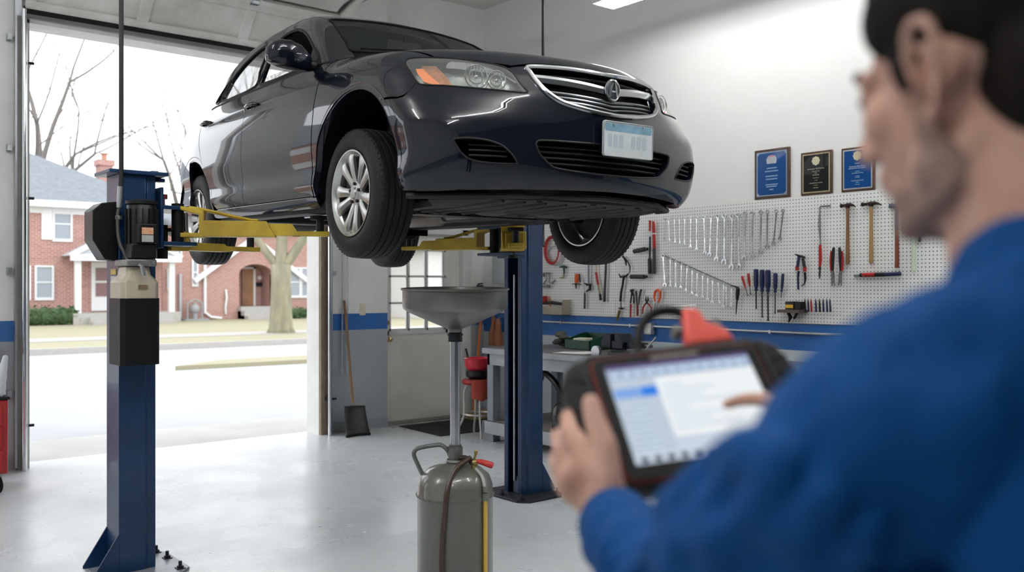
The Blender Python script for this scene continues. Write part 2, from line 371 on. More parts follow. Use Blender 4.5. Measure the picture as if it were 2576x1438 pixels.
for nm,x,lab in (('door_track',GX1+.09,'galvanised overhead door track right of the garage opening'),('door_track',GX0-.09,'galvanised overhead door track left of the garage opening')):
    m=MB(); sg=1 if x>3 else -1
    pts=[V((x,8.37,.02)),V((x,8.37,3.65))]+[V((x,8.37-.42*(1-cos(a)),3.83+.42*sin(a))) for a in [R(q) for q in range(0,91,10)]]+[V((x,5.2,4.25))]
    # C channel: thin strips following the path
    for (ox,w_,dz) in ((-.0,.004,0),):
        vs=[];fs=[]
        for i,p in enumerate(pts):
            a=pts[max(i-1,0)];b_=pts[min(i+1,len(pts)-1)]; tg=(b_-a).normalized(); nn=V((0,tg.z,-tg.y)) # in YZ plane
            prof=[(0,-.028),(0,.028),(-sg*.05,.028),(-sg*.05,.018),(-sg*.008,.018),(-sg*.008,-.018),(-sg*.05,-.018),(-sg*.05,-.028)]
            vs+=[p+V((q,0,0))+nn*r_ for q,r_ in prof]
        N=8
        for i in range(len(pts)-1):
            for j in range(N): fs.append((i*N+j,i*N+(j+1)%N,(i+1)*N+(j+1)%N,(i+1)*N+j))
        fs.append(tuple(range(N))); fs.append(tuple((len(pts)-1)*N+j for j in range(N)))
        m.add(vs,fs,False)
    o=m.build(nm,galv,loc=(x,8.37,0)); tag(o,lab,'door track','overhead door tracks' )
    for y in (7.3,5.6): MB().box(x-.015,x+.015,y-.002,y+.002,4.28,HC).build('hanger_strap',galv,o)
    for z in (.6,1.6,2.6,3.5): MB().box(x-.02,x+sg*.05,8.36,YG-.0,z,z+.05).build('bracket',galv,o)
# shiny vertical pipes by the jambs
for x,y,lab in ((GX1+.035,8.30,'shiny vertical steel pipe beside the right jamb of the garage opening'),(GX0-.03,8.30,'shiny vertical steel pipe at the left jamb of the garage opening')):
    o=MB().cyl((x,y,.0),(x,y,3.75),.019,n=14).build('vertical_pipe',mat('chromed_pipe',(.75,.77,.80),.14,metal=1.),loc=(x,y,0)); tag(o,lab,'pipe')
    for z in (.35,2.2,3.3): MB().box(x-.012,x+.012,y,YG-.045,z,z+.03).cyl((x+.03,y,z+.015),(x+.07,y,z+.015),.012,n=8).build('pipe_clamp',dark_m,o)
# dark steel angle at the left jamb
tag(MB().box(GX0-.075,GX0-.01,YG-.09,YG-.06,0,GH).box(GX0-.02,GX0-.01,YG-.09,YG-.0,0,GH).build('jamb_angle',mat('dull_angle',(.22,.22,.2),.5,metal=.3,noise=.3),loc=(GX0,YG,0)),'dull steel angle up the left jamb of the garage opening','angle iron')
# hoist chain
ch=MB(); x,y=4.66,YG-.05
for dx_,zb in ((0,.62),(.06,.62)):
    k=0; z=3.6
    while z>zb:
        pts=[V((x+dx_,y,z))+ (V((.007*cos(a),0,.016*sin(a))) if k%2 else V((0,.007*cos(a),.016*sin(a)))) for a in [2*pi*q/8 for q in range(8)]]
        ch.tube(pts,.0028,4,closed=True); z-=.024; k+=1
tag(ch.build('hoist_chain',galv,loc=(x,y,3.6)),'thin steel hoist chain hanging in a loop beside the garage opening','chain')
# fluorescent fixtures
tubem=mat('lit_tube',(1,1,1),.5,emit=(.96,.98,1.),es=74)
dimt=mat('lit_tube_wall',(1,1,1),.5,emit=(.98,.99,1.),es=13)
hous=mat('fixture_white',(.8,.8,.78),.4)
def fixture(x,y,z,rz,L,lab,w_=.28,tm=None):
    f=empty('fluorescent_light',(x,y,z),rz,lab,'ceiling light','fluorescent lights')
    M=RM[f.name]; h=MB()
    h.prism([(-w_/2,0),(-w_/2+.01,0),(-w_*.32,.06),(w_*.32,.06),(w_/2-.01,0),(w_/2,0),(w_*.36,.075),(-w_*.36,.075)],lambda a,b,t:V((a,t,b)),-L/2,L/2)
    h.box(-w_/2,w_/2,-L/2-.012,-L/2,0,.08).box(-w_/2,w_/2,L/2,L/2+.012,0,.08)
    h.build('housing',hous,f,local=True)
    for dx_ in (-.05,.05): MB().cyl((dx_,-L/2+.03,.022),(dx_,L/2-.03,.022),.016,n=12).build('tube',tm or tubem,f,local=True)
    c=MB()
    for yy in (-L*.35,L*.35): c.cyl((0,yy,.075),(0,yy,HC-z),.004,n=6)
    c.build('hanger',galv,f,local=True)
    return f
fixture(5.86,4.63,3.99,0,2.4,'hanging fluorescent light near the pegboard wall, only its end in view',tm=dimt)
fixture(5.86,1.0,3.99,0,2.4,'hanging fluorescent light above the near end of the bench wall',tm=dimt)
fixture(3.95,1.6,4.40,0,2.4,'unseen fluorescent light added over the aisle between the lift and the bench',.09)  # extra lamp out of view, put in to brighten the bench wall
fixture(1.3,1.6,4.40,pi/2,2.4,'fluorescent light over the open floor between the camera and the lift',.09)
fixture(-1.2,4.9,4.40,pi/2,2.4,'fluorescent light over the empty bay left of the lift',.09)
fixture(-1.6,.2,4.40,pi/2,2.4,'fluorescent light over the rear of the empty bay',.09)
# ---------------- street outside ----------------
asph=mat('street_concrete',(.43,.43,.44),.85,noise=.14,nscale=.6)
apron=mat('apron_concrete',(.47,.46,.44),.85,noise=.12,nscale=1.5)
grass_m=mat('winter_grass',(.30,.30,.18),.9,noise=.35,nscale=2.0,col2=(.33,.29,.21),bump=.5,bscale=40)
walk=mat('sidewalk_concrete',(.40,.385,.36),.85,noise=.08)
def slab(name,x0,x1,y0,y1,z0,z1,m):
    return struct(MB().box(x0,x1,y0,y1,z0,z1),name,m)
slab('ground_apron',-30,60,YG+.22,9.9,-.2,-.012,apron)
slab('road',-60,90,9.9,22.6,-.3,-.05,asph)
slab('kerb',-60,90,22.6,22.8,-.3,.09,walk)
slab('lawn_verge',-60,90,22.8,25.4,-.3,.08,grass_m)
slab('sidewalk',-60,90,25.4,27.0,-.3,.1,walk)
slab('lawn',-60,90,27.0,80,-.3,.09,grass_m)
# verge strips on the near side, right of the driveway
struct(MB().prism([(6.0,17.0),(30,15.6),(30,18.2),(7.2,17.9)],lambda a,b,t:V((a,b,t)),-.2,.03),'lawn_strip',grass_m)
struct(MB().prism([(9.0,14.6),(30,13.2),(30,14.2),(9.6,15.0)],lambda a,b,t:V((a,b,t)),-.2,.0),'lawn_strip',grass_m)
def brickm(name,c1,c2,mort,sc=1.):
    m=mat(name,c1,.85); nt,b=nodes(m); tc=nt.nodes.new('ShaderNodeTexCoord'); mp=nt.nodes.new('ShaderNodeMapping'); nt.links.new(tc.outputs['Object'],mp.inputs[0]); mp.inputs['Rotation'].default_value=(R(90),0,0)
    sx=nt.nodes.new('ShaderNodeSeparateXYZ'); nt.links.new(tc.outputs['Object'],sx.inputs[0]); cx=nt.nodes.new('ShaderNodeCombineXYZ'); nt.links.new(mathn(nt,'ADD',sx.outputs[0],sx.outputs[1]),cx.inputs[0]); nt.links.new(sx.outputs[2],cx.inputs[1])
    br=nt.nodes.new('ShaderNodeTexBrick'); nt.links.new(cx.outputs[0],br.inputs['Vector']); br.inputs['Color1'].default_value=(*c1,1); br.inputs['Color2'].default_value=(*c2,1); br.inputs['Mortar'].default_value=(*mort,1)
    br.inputs['Scale'].default_value=1; br.inputs['Brick Width'].default_value=.22*sc; br.inputs['Row Height'].default_value=.075*sc; br.inputs['Mortar Size'].default_value=.009*sc
    nt.links.new(br.outputs['Color'],b.inputs['Base Color']); return m
BR1=brickm('red_brick',(.33,.135,.11),(.42,.20,.165),(.50,.42,.38)); BR2=brickm('rose_brick',(.36,.17,.14),(.42,.22,.18),(.48,.38,.34))
roofm=mat('grey_shingles',(.21,.23,.25),.9,noise=.2,nscale=6)
extw=mat('exterior_white',(.72,.72,.72),.6); glassd=mat('house_window_glass',(.30,.33,.37),.15,spec=.6)
HY=37.5
def wx(x,y,Y=HY): p=at(x,y,1,Y); return p.x,p.z
def win(x0,y0,x1,y1,parent,Y=HY,mull=1,name='window'):
    xa,za=wx(x0,y1,Y); xb,zb=wx(x1,y0,Y); t_=.07
    m=MB(); m.box(xa-t_,xb+t_,Y-.06,Y+.02,za-t_*1.5,za).box(xa-t_,xb+t_,Y-.06,Y+.02,zb,zb+t_).box(xa-t_,xa,Y-.06,Y+.02,za,zb).box(xb,xb+t_,Y-.06,Y+.02,za,zb)
    zm=(za+zb)/2; m.box(xa,xb,Y-.05,Y,zm-.025,zm+.025)
    f=m.build(name,extw,parent); MB().box(xa,xb,Y-.02,Y+.02,za,zb).build('pane',glassd,f); return f
# house one
h=empty('house',(8,HY,.08),label='red brick two-storey house with grey hip roof across the street',cat='house')
x1=12.7
MB().box(-3,x1,HY,46,.05,4.62).build('wall',BR1,h)
rf=MB(); e=.45; a=[(-3-e,HY-e,4.62),(x1+e,HY-e,4.62),(x1+e,46+e,4.62),(-3-e,46+e,4.62),(2.0,41.8,7.6),(6.8,41.8,7.6)]
rf.add(a,[(0,1,5,4),(1,2,5),(2,3,4,5),(3,0,4),(0,3,2,1)],False).build('roof',roofm,h)
MB().box(-3-e,x1+e,HY-e-.03,HY-e+.1,4.42,4.66).box(-3,x1,HY-e,HY,4.44,4.5).box(-3,x1,HY-.04,HY,4.2,4.44).build('eave',extw,h)
win(137,527,177,600,h); 
xa,za=wx(104,602); xb,zb=wx(131,523); MB().box(xa,xb,HY-.05,HY,za,zb).build('shutter',extw,h)
xa,za=wx(186,602); xb,zb=wx(200,523); 
win(92,672,130,748,h); win(40,672,72,748,h); win(30,527,52,600,h)
cx,_=wx(262,400,41.0); MB().box(cx-.27,cx+.27,40.7,41.3,4,6.55).box(cx-.33,cx+.33,40.64,41.36,6.55,6.8).build('chimney',BR1,h); MB().cyl((cx,41,6.8),(cx,41,7.05),.11).cyl((cx,41,7.05),(cx,41,7.1),.18).build('chimney_pot',mat('clay',(.45,.25,.16),.8),h)
# porch
xa,_=wx(190,650,HY-1.5); xb=xa+3.6
MB().prism([(xa-.15,2.62),(xb+.15,2.62),((xa+xb)/2,3.75)],lambda a,b,t:V((a,t,b)),HY-1.6,HY).build('porch_gable',mat('porch_siding',(.45,.47,.50),.7),h)
g=MB().box(xa-.2,xb+.2,HY-1.7,HY-1.55,2.42,2.66)
for s in (-1,1):
    x_=(xa+xb)/2+s*1.0; L_=hypot(1.95,1.13); g.obox(((xa+xb)/2+s*.98,HY-1.65,3.2),(L_+.15,.12,.16),Matrix.Rotation(s*atan2(1.13,1.95),3,'Y'))
g.build('porch_trim',extw,h)
MB().box(xa,xa+.2,HY-1.5,HY-1.3,.5,2.45).build('porch_post',extw,h); MB().box(xb-.2,xb,HY-1.5,HY-1.3,.5,2.45).build('porch_post',extw,h)
xd,_=wx(229,700); MB().box(xd,xd+1.35,HY-.08,HY,.55,2.42).build('storm_door',extw,h); xw,_=wx(239,700); MB().box(xw,xw+.55,HY-.1,HY-.07,1.1,1.62).box(xw,xw+.55,HY-.1,HY-.07,1.7,2.2).build('door_window',mat('door_glass_red',(.22,.12,.12),.3),h)
MB().box(xa-.1,xb+.2,HY-1.6,HY,.05,.5).box(xa+.4,xb-.2,HY-1.95,HY-1.6,.05,.34).box(xa+.4,xb-.2,HY-2.3,HY-1.95,.05,.2).build('step',walk,h)
# hedges
hedge_m=mat('hedge_leaves',(.07,.13,.05),.8,noise=.6,nscale=14)
def hedge(x0,x1,yy,hh,lab,seed,cat='hedge',nm='hedge'):
    rnd=random.Random(seed); m=MB(); W_=x1-x0
    n=max(60,int(W_*260))
    for i in range(n):
        c=V((x0+rnd.random()*W_,yy+rnd.uniform(-.35,.35),.12+rnd.random()*hh*(.85+.15*sin(i))))
        q=Matrix.Rotation(rnd.random()*6.3,3,'Z')@Matrix.Rotation(rnd.random()*6.3,3,'X'); s_=rnd.uniform(.05,.11)
        m.add([c+q@V((-s_,0,0)),c+q@V((0,s_*.5,0)),c+q@V((s_,0,0)),c+q@V((0,-s_*.5,0))],[(0,1,2,3)],False)
    k=x0
    while k<x1: m.ell((k,yy,.1+hh*.42),(.38,.3,hh*.45),nu=10,nv=6); k+=.3
    o=m.build(nm,hedge_m,loc=((x0+x1)/2,yy,.08),auto=0); tag(o,lab,cat,None); return o
p0=at(40,816,1,36.2); p1=at(196,816,1,36.2)
hedge(p0.x,p1.x,36.2,.72,'low green hedge below the windows of the two-storey house',3)
p0=at(741,800,1,37.0); hedge(p0.x,p0.x+.55,37,.5,'small green bush beside the arched brick house',5,'bush','bush')
h3=empty('house',(-12,HY,.08),label='unseen grey roofed brick house added beside the two-storey house to reflect in the car door',cat='house')  # out-of-view house, added to give the car door a mid-tone reflection
MB().box(-24,-5.5,HY,47,.05,6.2).build('wall',BR2,h3); MB().add([(-24.5,HY-.5,6.2),(-5,HY-.5,6.2),(-5,47.5,6.2),(-24.5,47.5,6.2),(-20,42,11.0),(-9,42,11.0)],[(0,1,5,4),(1,2,5),(2,3,4,5),(3,0,4),(0,3,2,1)],False).build('roof',roofm,h3)
for k in range(4): MB().box(-22+4*k,-20.4+4*k,HY-.05,HY,3.9,5.4).build('window',extw,h3)
# house two
Y2=38.0
h2=empty('house',(16,Y2,.08),label='rose brick house with arched entry behind the street tree',cat='house')
xl,_=wx(408,700,Y2); xr=21.5
ax0,_=wx(601,700,Y2); ax1,_=wx(686,700,Y2); za=wx(640,770,Y2)[1]; zt=wx(640,664,Y2)[1]
# facade with arched opening
def archpts(n=14):
    r_=(ax1-ax0)/2; c=(ax0+ax1)/2; zs=zt-.45
    return [(ax0,za)]+[(c-r_*cos(pi*k/n),zs+.45*sin(pi*k/n)) for k in range(n+1)]+[(ax1,za)]
ap=archpts()
m=MB(); ztop=3.95
m.box(xl,ax0,Y2,Y2+.3,.05,ztop).box(ax1,xr,Y2,Y2+.3,.05,ztop).box(ax0,ax1,Y2,Y2+.3,.05,za)
vs=[(x,Y2,z) for x,z in ap[1:-1]]+[(x,Y2,ztop) for x,z in ap[1:-1]]; n=len(ap)-2
m.add(vs,[(i,i+1,n+i+1,n+i) for i in range(n-1)],False)
vs=[(x,Y2,z) for x,z in ap]+[(x,Y2+1.2,z) for x,z in ap]; n=len(ap); m.add(vs,[(i,n+i,n+i+1,i+1) for i in range(n-1)],False)
m.box(xl,ax0-.01,Y2+.3,Y2+9,.05,ztop).box(ax1+.01,xr,Y2+.3,Y2+9,.05,ztop).box(ax0,ax1,Y2+1.2,Y2+9,.05,ztop).build('wall',BR2,h2)
MB().add([(xl-.4,Y2-.4,ztop),(xr,Y2-.4,ztop),(xr,Y2+9.4,ztop),(xl-.4,Y2+9.4,ztop),(xl+3,Y2+4.5,5.4),(xr-3,Y2+4.5,5.4)],[(0,1,5,4),(1,2,5),(2,3,4,5),(3,0,4),(0,3,2,1)],False).build('roof',roofm,h2)
gx,gz=wx(637,598,Y2-.1); L_=3.2
g=MB()
for s in (-1,1):
    an=R(36); g.obox((gx+s*L_/2*cos(an),Y2-.12,gz-L_/2*sin(an)),(L_,.2,.2),Matrix.Rotation(s*an,3,'Y'))
g.build('gable_trim',extw,h2)
xa,z0=wx(608,769,Y2+1.15); xb,z1=wx(636,676,Y2+1.15)
MB().box(xa,xb,Y2+1.1,Y2+1.2,z0,z1).build('front_door',mat('brown_door',(.16,.075,.035),.4,noise=.5,nscale=1.2,col2=(.35,.17,.07)),h2); MB().box(xb,xb+.1,Y2+1.08,Y2+1.2,z0,z1+.08).box(xa-.1,xb+.1,Y2+1.08,Y2+1.2,z1,z1+.08).build('door_frame',extw,h2)
xa,z0=wx(649,703,Y2+1.15); MB().box(xa,xa+.2,Y2+1.15,Y2+1.2,z0,z0+.16).build('house_sign',extw,h2); xa,z0=wx(645,719,Y2+1.15); MB().box(xa,xa+.28,Y2+1.06,Y2+1.2,z0,z0+.16).build('mailbox',dark_m,h2)
m=MB()
for k in range(3): m.box(ax0-.05,ax1+.15,Y2-.35*(3-k),Y2+.2,.05,.05+(za-.05)*(k+1)/3)
m.build('step',walk,h2)
win(731,676,752,743,h2,Y2); win(759,676,782,743,h2,Y2); win(424,679,431,724,h2,Y2); win(486,655,494,714,h2,Y2); win(448,600,453,640,h2,Y2)
xa,z0=wx(511,790,Y2); m=MB().box(xa,xa+.1,Y2-.12,Y2-.02,.35,ztop); m.tube([(xa+.05,Y2-.07,.4),(xa+.3,Y2-.1,.2),(xa+.75,Y2-.12,.14)],.055,8); m.build('downspout',extw,h2)
xa,z0=wx(449,790,Y2); MB().box(xa,xa+.09,Y2-.12,Y2-.02,.2,2.0).build('conduit_box',mat('grey_paint',(.4,.42,.45),.5),h2)
xa,z0=wx(567,790,Y2); MB().tube([(xa,Y2-.05,1.35),(xa+.02,Y2-.1,1.0),(xa-.04,Y2-.1,.6),(xa,Y2-.05,.3)],.045,8).build('vent_pipe',extw,h2)
o=at(490,812,1,37.6); m=MB().ell((o.x,37.6,.55),(.2,.18,.22),nu=12,nv=8).tube([(o.x-.3,37.6,.15),(o.x-.3,37.6,.8),(o.x,37.6,.95),(o.x+.3,37.6,.8),(o.x+.3,37.6,.15)],.04,8).cyl((o.x,37.6,.1),(o.x,37.6,.8),.1).box(o.x-.5,o.x+.5,37.3,37.9,.05,.15)
tag(m.build('gas_meter',mat('meter_grey',(.30,.31,.32),.5),loc=(o.x,37.6,.1)),'grey utility meter against the rose brick house','gas meter')
g2=empty('garage_building',(28,34,.08),label='white sided garage building seen through the panes of the white door',cat='building')
MB().box(22.5,36,33,40,.05,3.1).build('wall',mat('white_siding',(.62,.62,.60),.7,noise=.1),g2); MB().add([(22,32.6,3.1),(36.5,32.6,3.1),(36.5,40.4,3.1),(22,40.4,3.1),(22,36.5,4.9),(36.5,36.5,4.9)],[(0,1,5,4),(2,3,4,5),(1,2,5),(3,0,4),(0,3,2,1)],False).build('roof',roofm,g2); MB().box(24,26.6,32.95,33,.1,2.4).build('garage_door',mat('brown_grey_door',(.30,.27,.27),.7),g2); MB().box(28,29.2,32.95,33,1.1,2.2).build('window',glassd,g2)
# trees
bark=mat('grey_bark',(.30,.28,.19),.9,noise=.4,nscale=5,stretch=(1,1,.3),bump=.4,bscale=20); bark2=mat('far_bark',(.16,.145,.13),.9)
def tree(base,Ht,r0,lab,seed,m,nm='bare_tree',fork=.35,lean=(0,0),depth=6,limbs=None,trunk_only=None):
    rnd=random.Random(seed); mb=MB()
    def grow(p,d,L,r,k):
        n=4; pts=[p]; rr=[r]; q=p.copy(); dd=d.copy()
        for i in range(n):
            dd=(dd+V((rnd.uniform(-1,1),rnd.uniform(-1,1),rnd.uniform(-.3,.7)))*.13).normalized(); q=q+dd*(L/n); pts.append(q.copy()); rr.append(r*(1-.42*(i+1)/n))
        mb.tube(pts,rr,max(4,9-2*(depth-k)) if k<depth else 12,cap=False)
        if k<=0: return
        nb=2 if rnd.random()<.55 else 3
        for j in range(nb):
            ax=V((rnd.uniform(-1,1),rnd.uniform(-1,1),rnd.uniform(-.2,.2))).normalized(); nd=(Quaternion(ax,rnd.uniform(.3,.85))@dd); nd.z=abs(nd.z)*.8+.15; nd.normalize()
            grow(q,nd,L*rnd.uniform(.62,.86),rr[-1]*rnd.uniform(.62,.85),k-1)
        if k>1:
            i=rnd.choice((2,3)); ax=V((rnd.uniform(-1,1),rnd.uniform(-1,1),0)).normalized(); grow(pts[i],(Quaternion(ax,rnd.uniform(.6,1.1))@dd),L*.55,rr[i]*.5,k-2)
    b=V(base)
    if limbs:
        t=[(1.5,-.12),(1.12,.15),(1.0,.6),(.9,1.5),(.92,2.05)]
        mb.tube([b+V((0,0,z)) for s_,z in t],[r0*s_ for s_,z in t],14)
        for (dx_,dy_,dz_,L,rs) in limbs: grow(b+V((0,0,1.85)),V((dx_,dy_,dz_)).normalized(),L,r0*rs,depth-1)
    else: 
        grow(b,V((lean[0],lean[1],1)).normalized(),Ht*fork,r0,depth)
    o=mb.build(nm,m,loc=tuple(b),auto=0); tag(o,lab,'tree'); return o
p=at(707,836,2,.1)
cr,_=V((cT,-sT,0)),0
tree((p.x,p.y,.1),9,.33,'leafless street tree with pale forked trunk in front of the arched brick house',11,bark,limbs=[(-cT*.9,sT*.9,1.1,2.6,.42),(-.05,0,1,2.2,.62),(cT*.75,-sT*.75,1.2,2.6,.5),(.35,.3,1.3,2.4,.4)],depth=5)
p=at(120,719,1,50); tree((p.x,50,0),17,.36,'tall bare tree rising behind the roof of the two-storey house',13,bark2,lean=(.0,0),depth=6,fork=.42)
p=at(28,719,1,47); tree((p.x,47,0),12,.3,'bare tree cut by the left jamb behind the grey roof',9,bark2,depth=6,fork=.42)
p=at(470,719,1,52); tree((p.x,52,0),13,.3,'bare tree whose twigs show above the left lift post',21,bark2,depth=6,fork=.40)
# ---------------- the car ----------------
Rv_,Ru_,Rw_,Oc_=carM()
CM=Matrix(((Rv_[0],Ru_[0],Rw_[0],Oc_[0]),(Rv_[1],Ru_[1],Rw_[1],Oc_[1]),(Rv_[2],Ru_[2],Rw_[2],Oc_[2]),(0,0,0,1)))
car=empty('car',M=CM,label='dark blue-black four-door sedan raised on the two-post lift',cat='car')
paint=mat('navy_black_paint',(.003,.004,.008),.3,spec=.1,coat=1.); nt,b=nodes(paint); b.inputs['Coat IOR'].default_value=1.45; b.inputs['Metallic'].default_value=0; b.inputs['Specular IOR Level'].default_value=.05
# faint dust flecks
tc=nt.nodes.new('ShaderNodeTexCoord'); vo=nt.nodes.new('ShaderNodeTexVoronoi'); vo.inputs['Scale'].default_value=28; nt.links.new(tc.outputs['Object'],vo.inputs['Vector'])
f=mathn(nt,'MULTIPLY',mathn(nt,'LESS_THAN',vo.outputs['Distance'],.045),.5); nt.links.new(mixc(nt,f,(.003,.0045,.010),(.08,.075,.065)),b.inputs['Base Color'])
blk=mat('black_trim',(.005,.005,.0055),.5,spec=.3); shellm=mat('inner_black',(.002,.002,.0025),.9,spec=.1); chrome=mat('car_chrome',(.62,.63,.64),.12,metal=1.); satin=mat('satin_chrome',(.42,.43,.44),.3,metal=1.)
tint=mat('tinted_glass',(.02,.03,.03),.03,spec=.6); nt,b=nodes(tint); b.inputs['Alpha'].default_value=.45; b.inputs['Coat Weight'].default_value=1
wsg=mat('windshield_glass',(.03,.05,.045),.02,spec=.6); nt,b=nodes(wsg); b.inputs['Alpha'].default_value=.30; b.inputs['Coat Weight'].default_value=1; b.inputs['Coat IOR'].default_value=1.7
S2=2**-.5
def toparam(mode,p,s):
    v,u,w=p
    return {'side':(u,w),'top':(v,u),'front':(v,w),'diag':(u,(-s*v*-1*-1+0)*0+( (-s)*v+w)*S2),'cyl':(atan2(v,-u),w),'cylr':(atan2(v,u-2.3),w)}[mode]
def rays(mode,ab,s):
    a,b=ab[:,0],ab[:,1]; Z=np.zeros_like(a); O=np.ones_like(a)
    if mode=='side': return np.stack([O*s*1.3,a,b],-1),np.stack([-s*O,Z,Z],-1)
    if mode=='top': return np.stack([a,b,O*1.9],-1),np.stack([Z,Z,-O],-1)
    if mode=='front': return np.stack([a,-2*O,b],-1),np.stack([Z,O,Z],-1)
    if mode=='diag': # outward n=(s,0,1)/sqrt2 ; tangent e=(-s,0,1)/sqrt2
        return np.stack([-s*b*S2+s*1.8*S2,a,b*S2+1.8*S2],-1),np.stack([-s*O*S2,Z,-O*S2],-1)
    if mode=='cyl': return np.stack([np.sin(a)*1.7,-np.cos(a)*1.7,b],-1),np.stack([-np.sin(a),np.cos(a),Z],-1)
    if mode=='cylr': return np.stack([np.sin(a)*1.7,2.3+np.cos(a)*1.7,b],-1),np.stack([-np.sin(a),-np.cos(a),Z],-1)
def inside(p,poly):
    x,y=p; c=False; n=len(poly)
    for i in range(n):
        x0,y0=poly[i]; x1,y1=poly[i-1]
        if (y0>y)!=(y1>y) and x<(x1-x0)*(y-y0)/(y1-y0)+x0: c=not c
    return c
def densify(poly,st):
    out=[]
    for i in range(len(poly)):
        a=poly[i]; b=poly[(i+1)%len(poly)]; L=hypot(a[0]-b[0],a[1]-b[1]); n=max(1,int(math.ceil(L/st)))
        out+=[(a[0]+(b[0]-a[0])*k/n,a[1]+(b[1]-a[1])*k/n) for k in range(n)]
    return out
def inset(poly,d):
    n=len(poly); A=sum(poly[i][0]*poly[(i+1)%n][1]-poly[(i+1)%n][0]*poly[i][1] for i in range(n)); sg=1 if A>0 else -1; out=[]
    for i in range(n):
        a,b,c=V((*poly[i-1],0)),V((*poly[i],0)),V((*poly[(i+1)%n],0)); e1=(b-a).normalized() if (b-a).length>1e-9 else V((1,0,0)); e2=(c-b).normalized() if (c-b).length>1e-9 else e1
        n1=V((-e1.y,e1.x,0))*sg; n2=V((-e2.y,e2.x,0))*sg; m=n1+n2; L=m.length
        m=m/L if L>1e-6 else n1; k=min(1/max(m.dot(n1),.35),2.2); q=b+m*d*k; out.append((q.x,q.y))
    return out
def fill(poly,holes,st):
    loops=[densify(poly,st)]+[densify(h,st) for h in holes]
    vs=[];es=[]
    for L in loops:
        b=len(vs); vs+=[V(p) for p in L]; es+=[(b+i,b+(i+1)%len(L)) for i in range(len(L))]
    xs=[p[0] for p in poly]; ys=[p[1] for p in poly]; nb=len(vs)
    bx=np.array([[q.x,q.y] for q in vs])
    gx=np.arange(min(xs)+st*.51,max(xs),st); gy=np.arange(min(ys)+st*.49,max(ys),st)
    for x in gx:
        for y in gy:
            if ((bx[:,0]-x)**2+(bx[:,1]-y)**2).min()<(st*.42)**2: continue
            if inside((x,y),poly) and not any(inside((x,y),h) for h in holes): vs.append(V((x+1e-5*random.random(),y)))
    co,ed,fa,_,_,_=delaunay_2d_cdt(vs,es,[],0,1e-7)
    keep=[]
    for f in fa:
        cx=sum(co[i].x for i in f)/len(f); cy=sum(co[i].y for i in f)/len(f)
        if inside((cx,cy),poly) and not any(inside((cx,cy),h) for h in holes): keep.append(tuple(f))
    return np.array([[c.x,c.y] for c in co]),keep
def surf(mode,poly3,s=-1,holes=(),st=.03,gap=0.,off=0.,raw=False):
    """returns world-local verts, normals, faces of a car surface patch"""
    P=poly3 if raw else [toparam(mode,p,s) for p in poly3]
    H=[h if raw else [toparam(mode,p,s) for p in h] for h in holes]
    if gap: P=inset(P,gap)
    ab,fa=fill(P,H,st); o,d=rays(mode,ab,s); hit,p=march(o,d); n=grad(p)
    bad=(~hit)|~np.isfinite(p).all(1)|(np.abs(p).max(1)>4.5)
    p=np.where(bad[:,None],0,p); n=np.where(bad[:,None],0,n); fa=[f for f in fa if not any(bad[i] for i in f)]
    return p+n*off,n,fa
def mkpanel(name,data,m,parent=None,lip=.014,mirror=False,smooth=True):
    p,n,fa=data
    if mirror: p=p*np.array([-1,1,1]); n=n*np.array([-1,1,1]); fa=[f[::-1] for f in fa]
    # orient faces along normal
    F=[]
    for f in fa:
        a,b,c=p[f[0]],p[f[1]],p[f[2]]; F.append(f if np.dot(np.cross(b-a,c-a),n[f[0]])>0 else f[::-1])
    cnt={}
    for f in F:
        for i in range(len(f)):
            k=(f[i],f[(i+1)%len(f)]); cnt[k]=cnt.get(k,0)+1
    vs=[tuple(x) for x in p]; N=[tuple(x) for x in n]; L=len(vs); skirt=[]
    if lip:
        idx={}
        def g(i,k):
            if (i,k) not in idx:
                idx[(i,k)]=len(vs); vs.append(tuple(p[i]-n[i]*(lip if k else 0))); N.append((0,0,0))
            return idx[(i,k)]
        for (a,b) in cnt:
            if (b,a) not in cnt: skirt.append((g(a,0),g(a,1),g(b,1),g(b,0)))
    used=sorted({i for f in F+skirt for i in f}); mp_={o_:k for k,o_ in enumerate(used)}; vs=[vs[i] for i in used]; N=[N[i] for i in used]; FF=[tuple(mp_[i] for i in f) for f in F+skirt]
    me=bpy.data.meshes.new(name); me.from_pydata(vs,[],FF); me.materials.append(m)
    for q in me.polygons: q.use_smooth=True
    if smooth:
        me.update(); me.normals_split_custom_set_from_vertices(N)
    o=bpy.data.objects.new(name,me); COL.objects.link(o); o.parent=parent or car; RM[o.name]=CM
    return o
def both(name,mode,poly,m,lab=None,**k):
    lip=k.pop('lip',.014); d=surf(mode,poly,-1,**k); a=mkpanel(name,d,m,lip=lip); b=mkpanel(name,d,m,lip=lip,mirror=True); return a,b
def SP(u,w): # side point
    h,p=march(np.array([[-1.3,u,w]]),np.array([[1.,0,0]])); return tuple(p[0]) if h[0] else (-.6,u,w)
AF=(-.09,.06,.45); AR=(2.49,-.05,.43)
def apts(A,a0,a1,n=18): # degrees, 0=rear horizontal, 90=top
    return [(-.85,A[0]+A[2]*cos(R(a0+(a1-a0)*k/n)),A[1]+A[2]*sin(R(a0+(a1-a0)*k/n))) for k in range(n+1)]
S=lambda *q:[(-.85,u,w) for u,w in q]
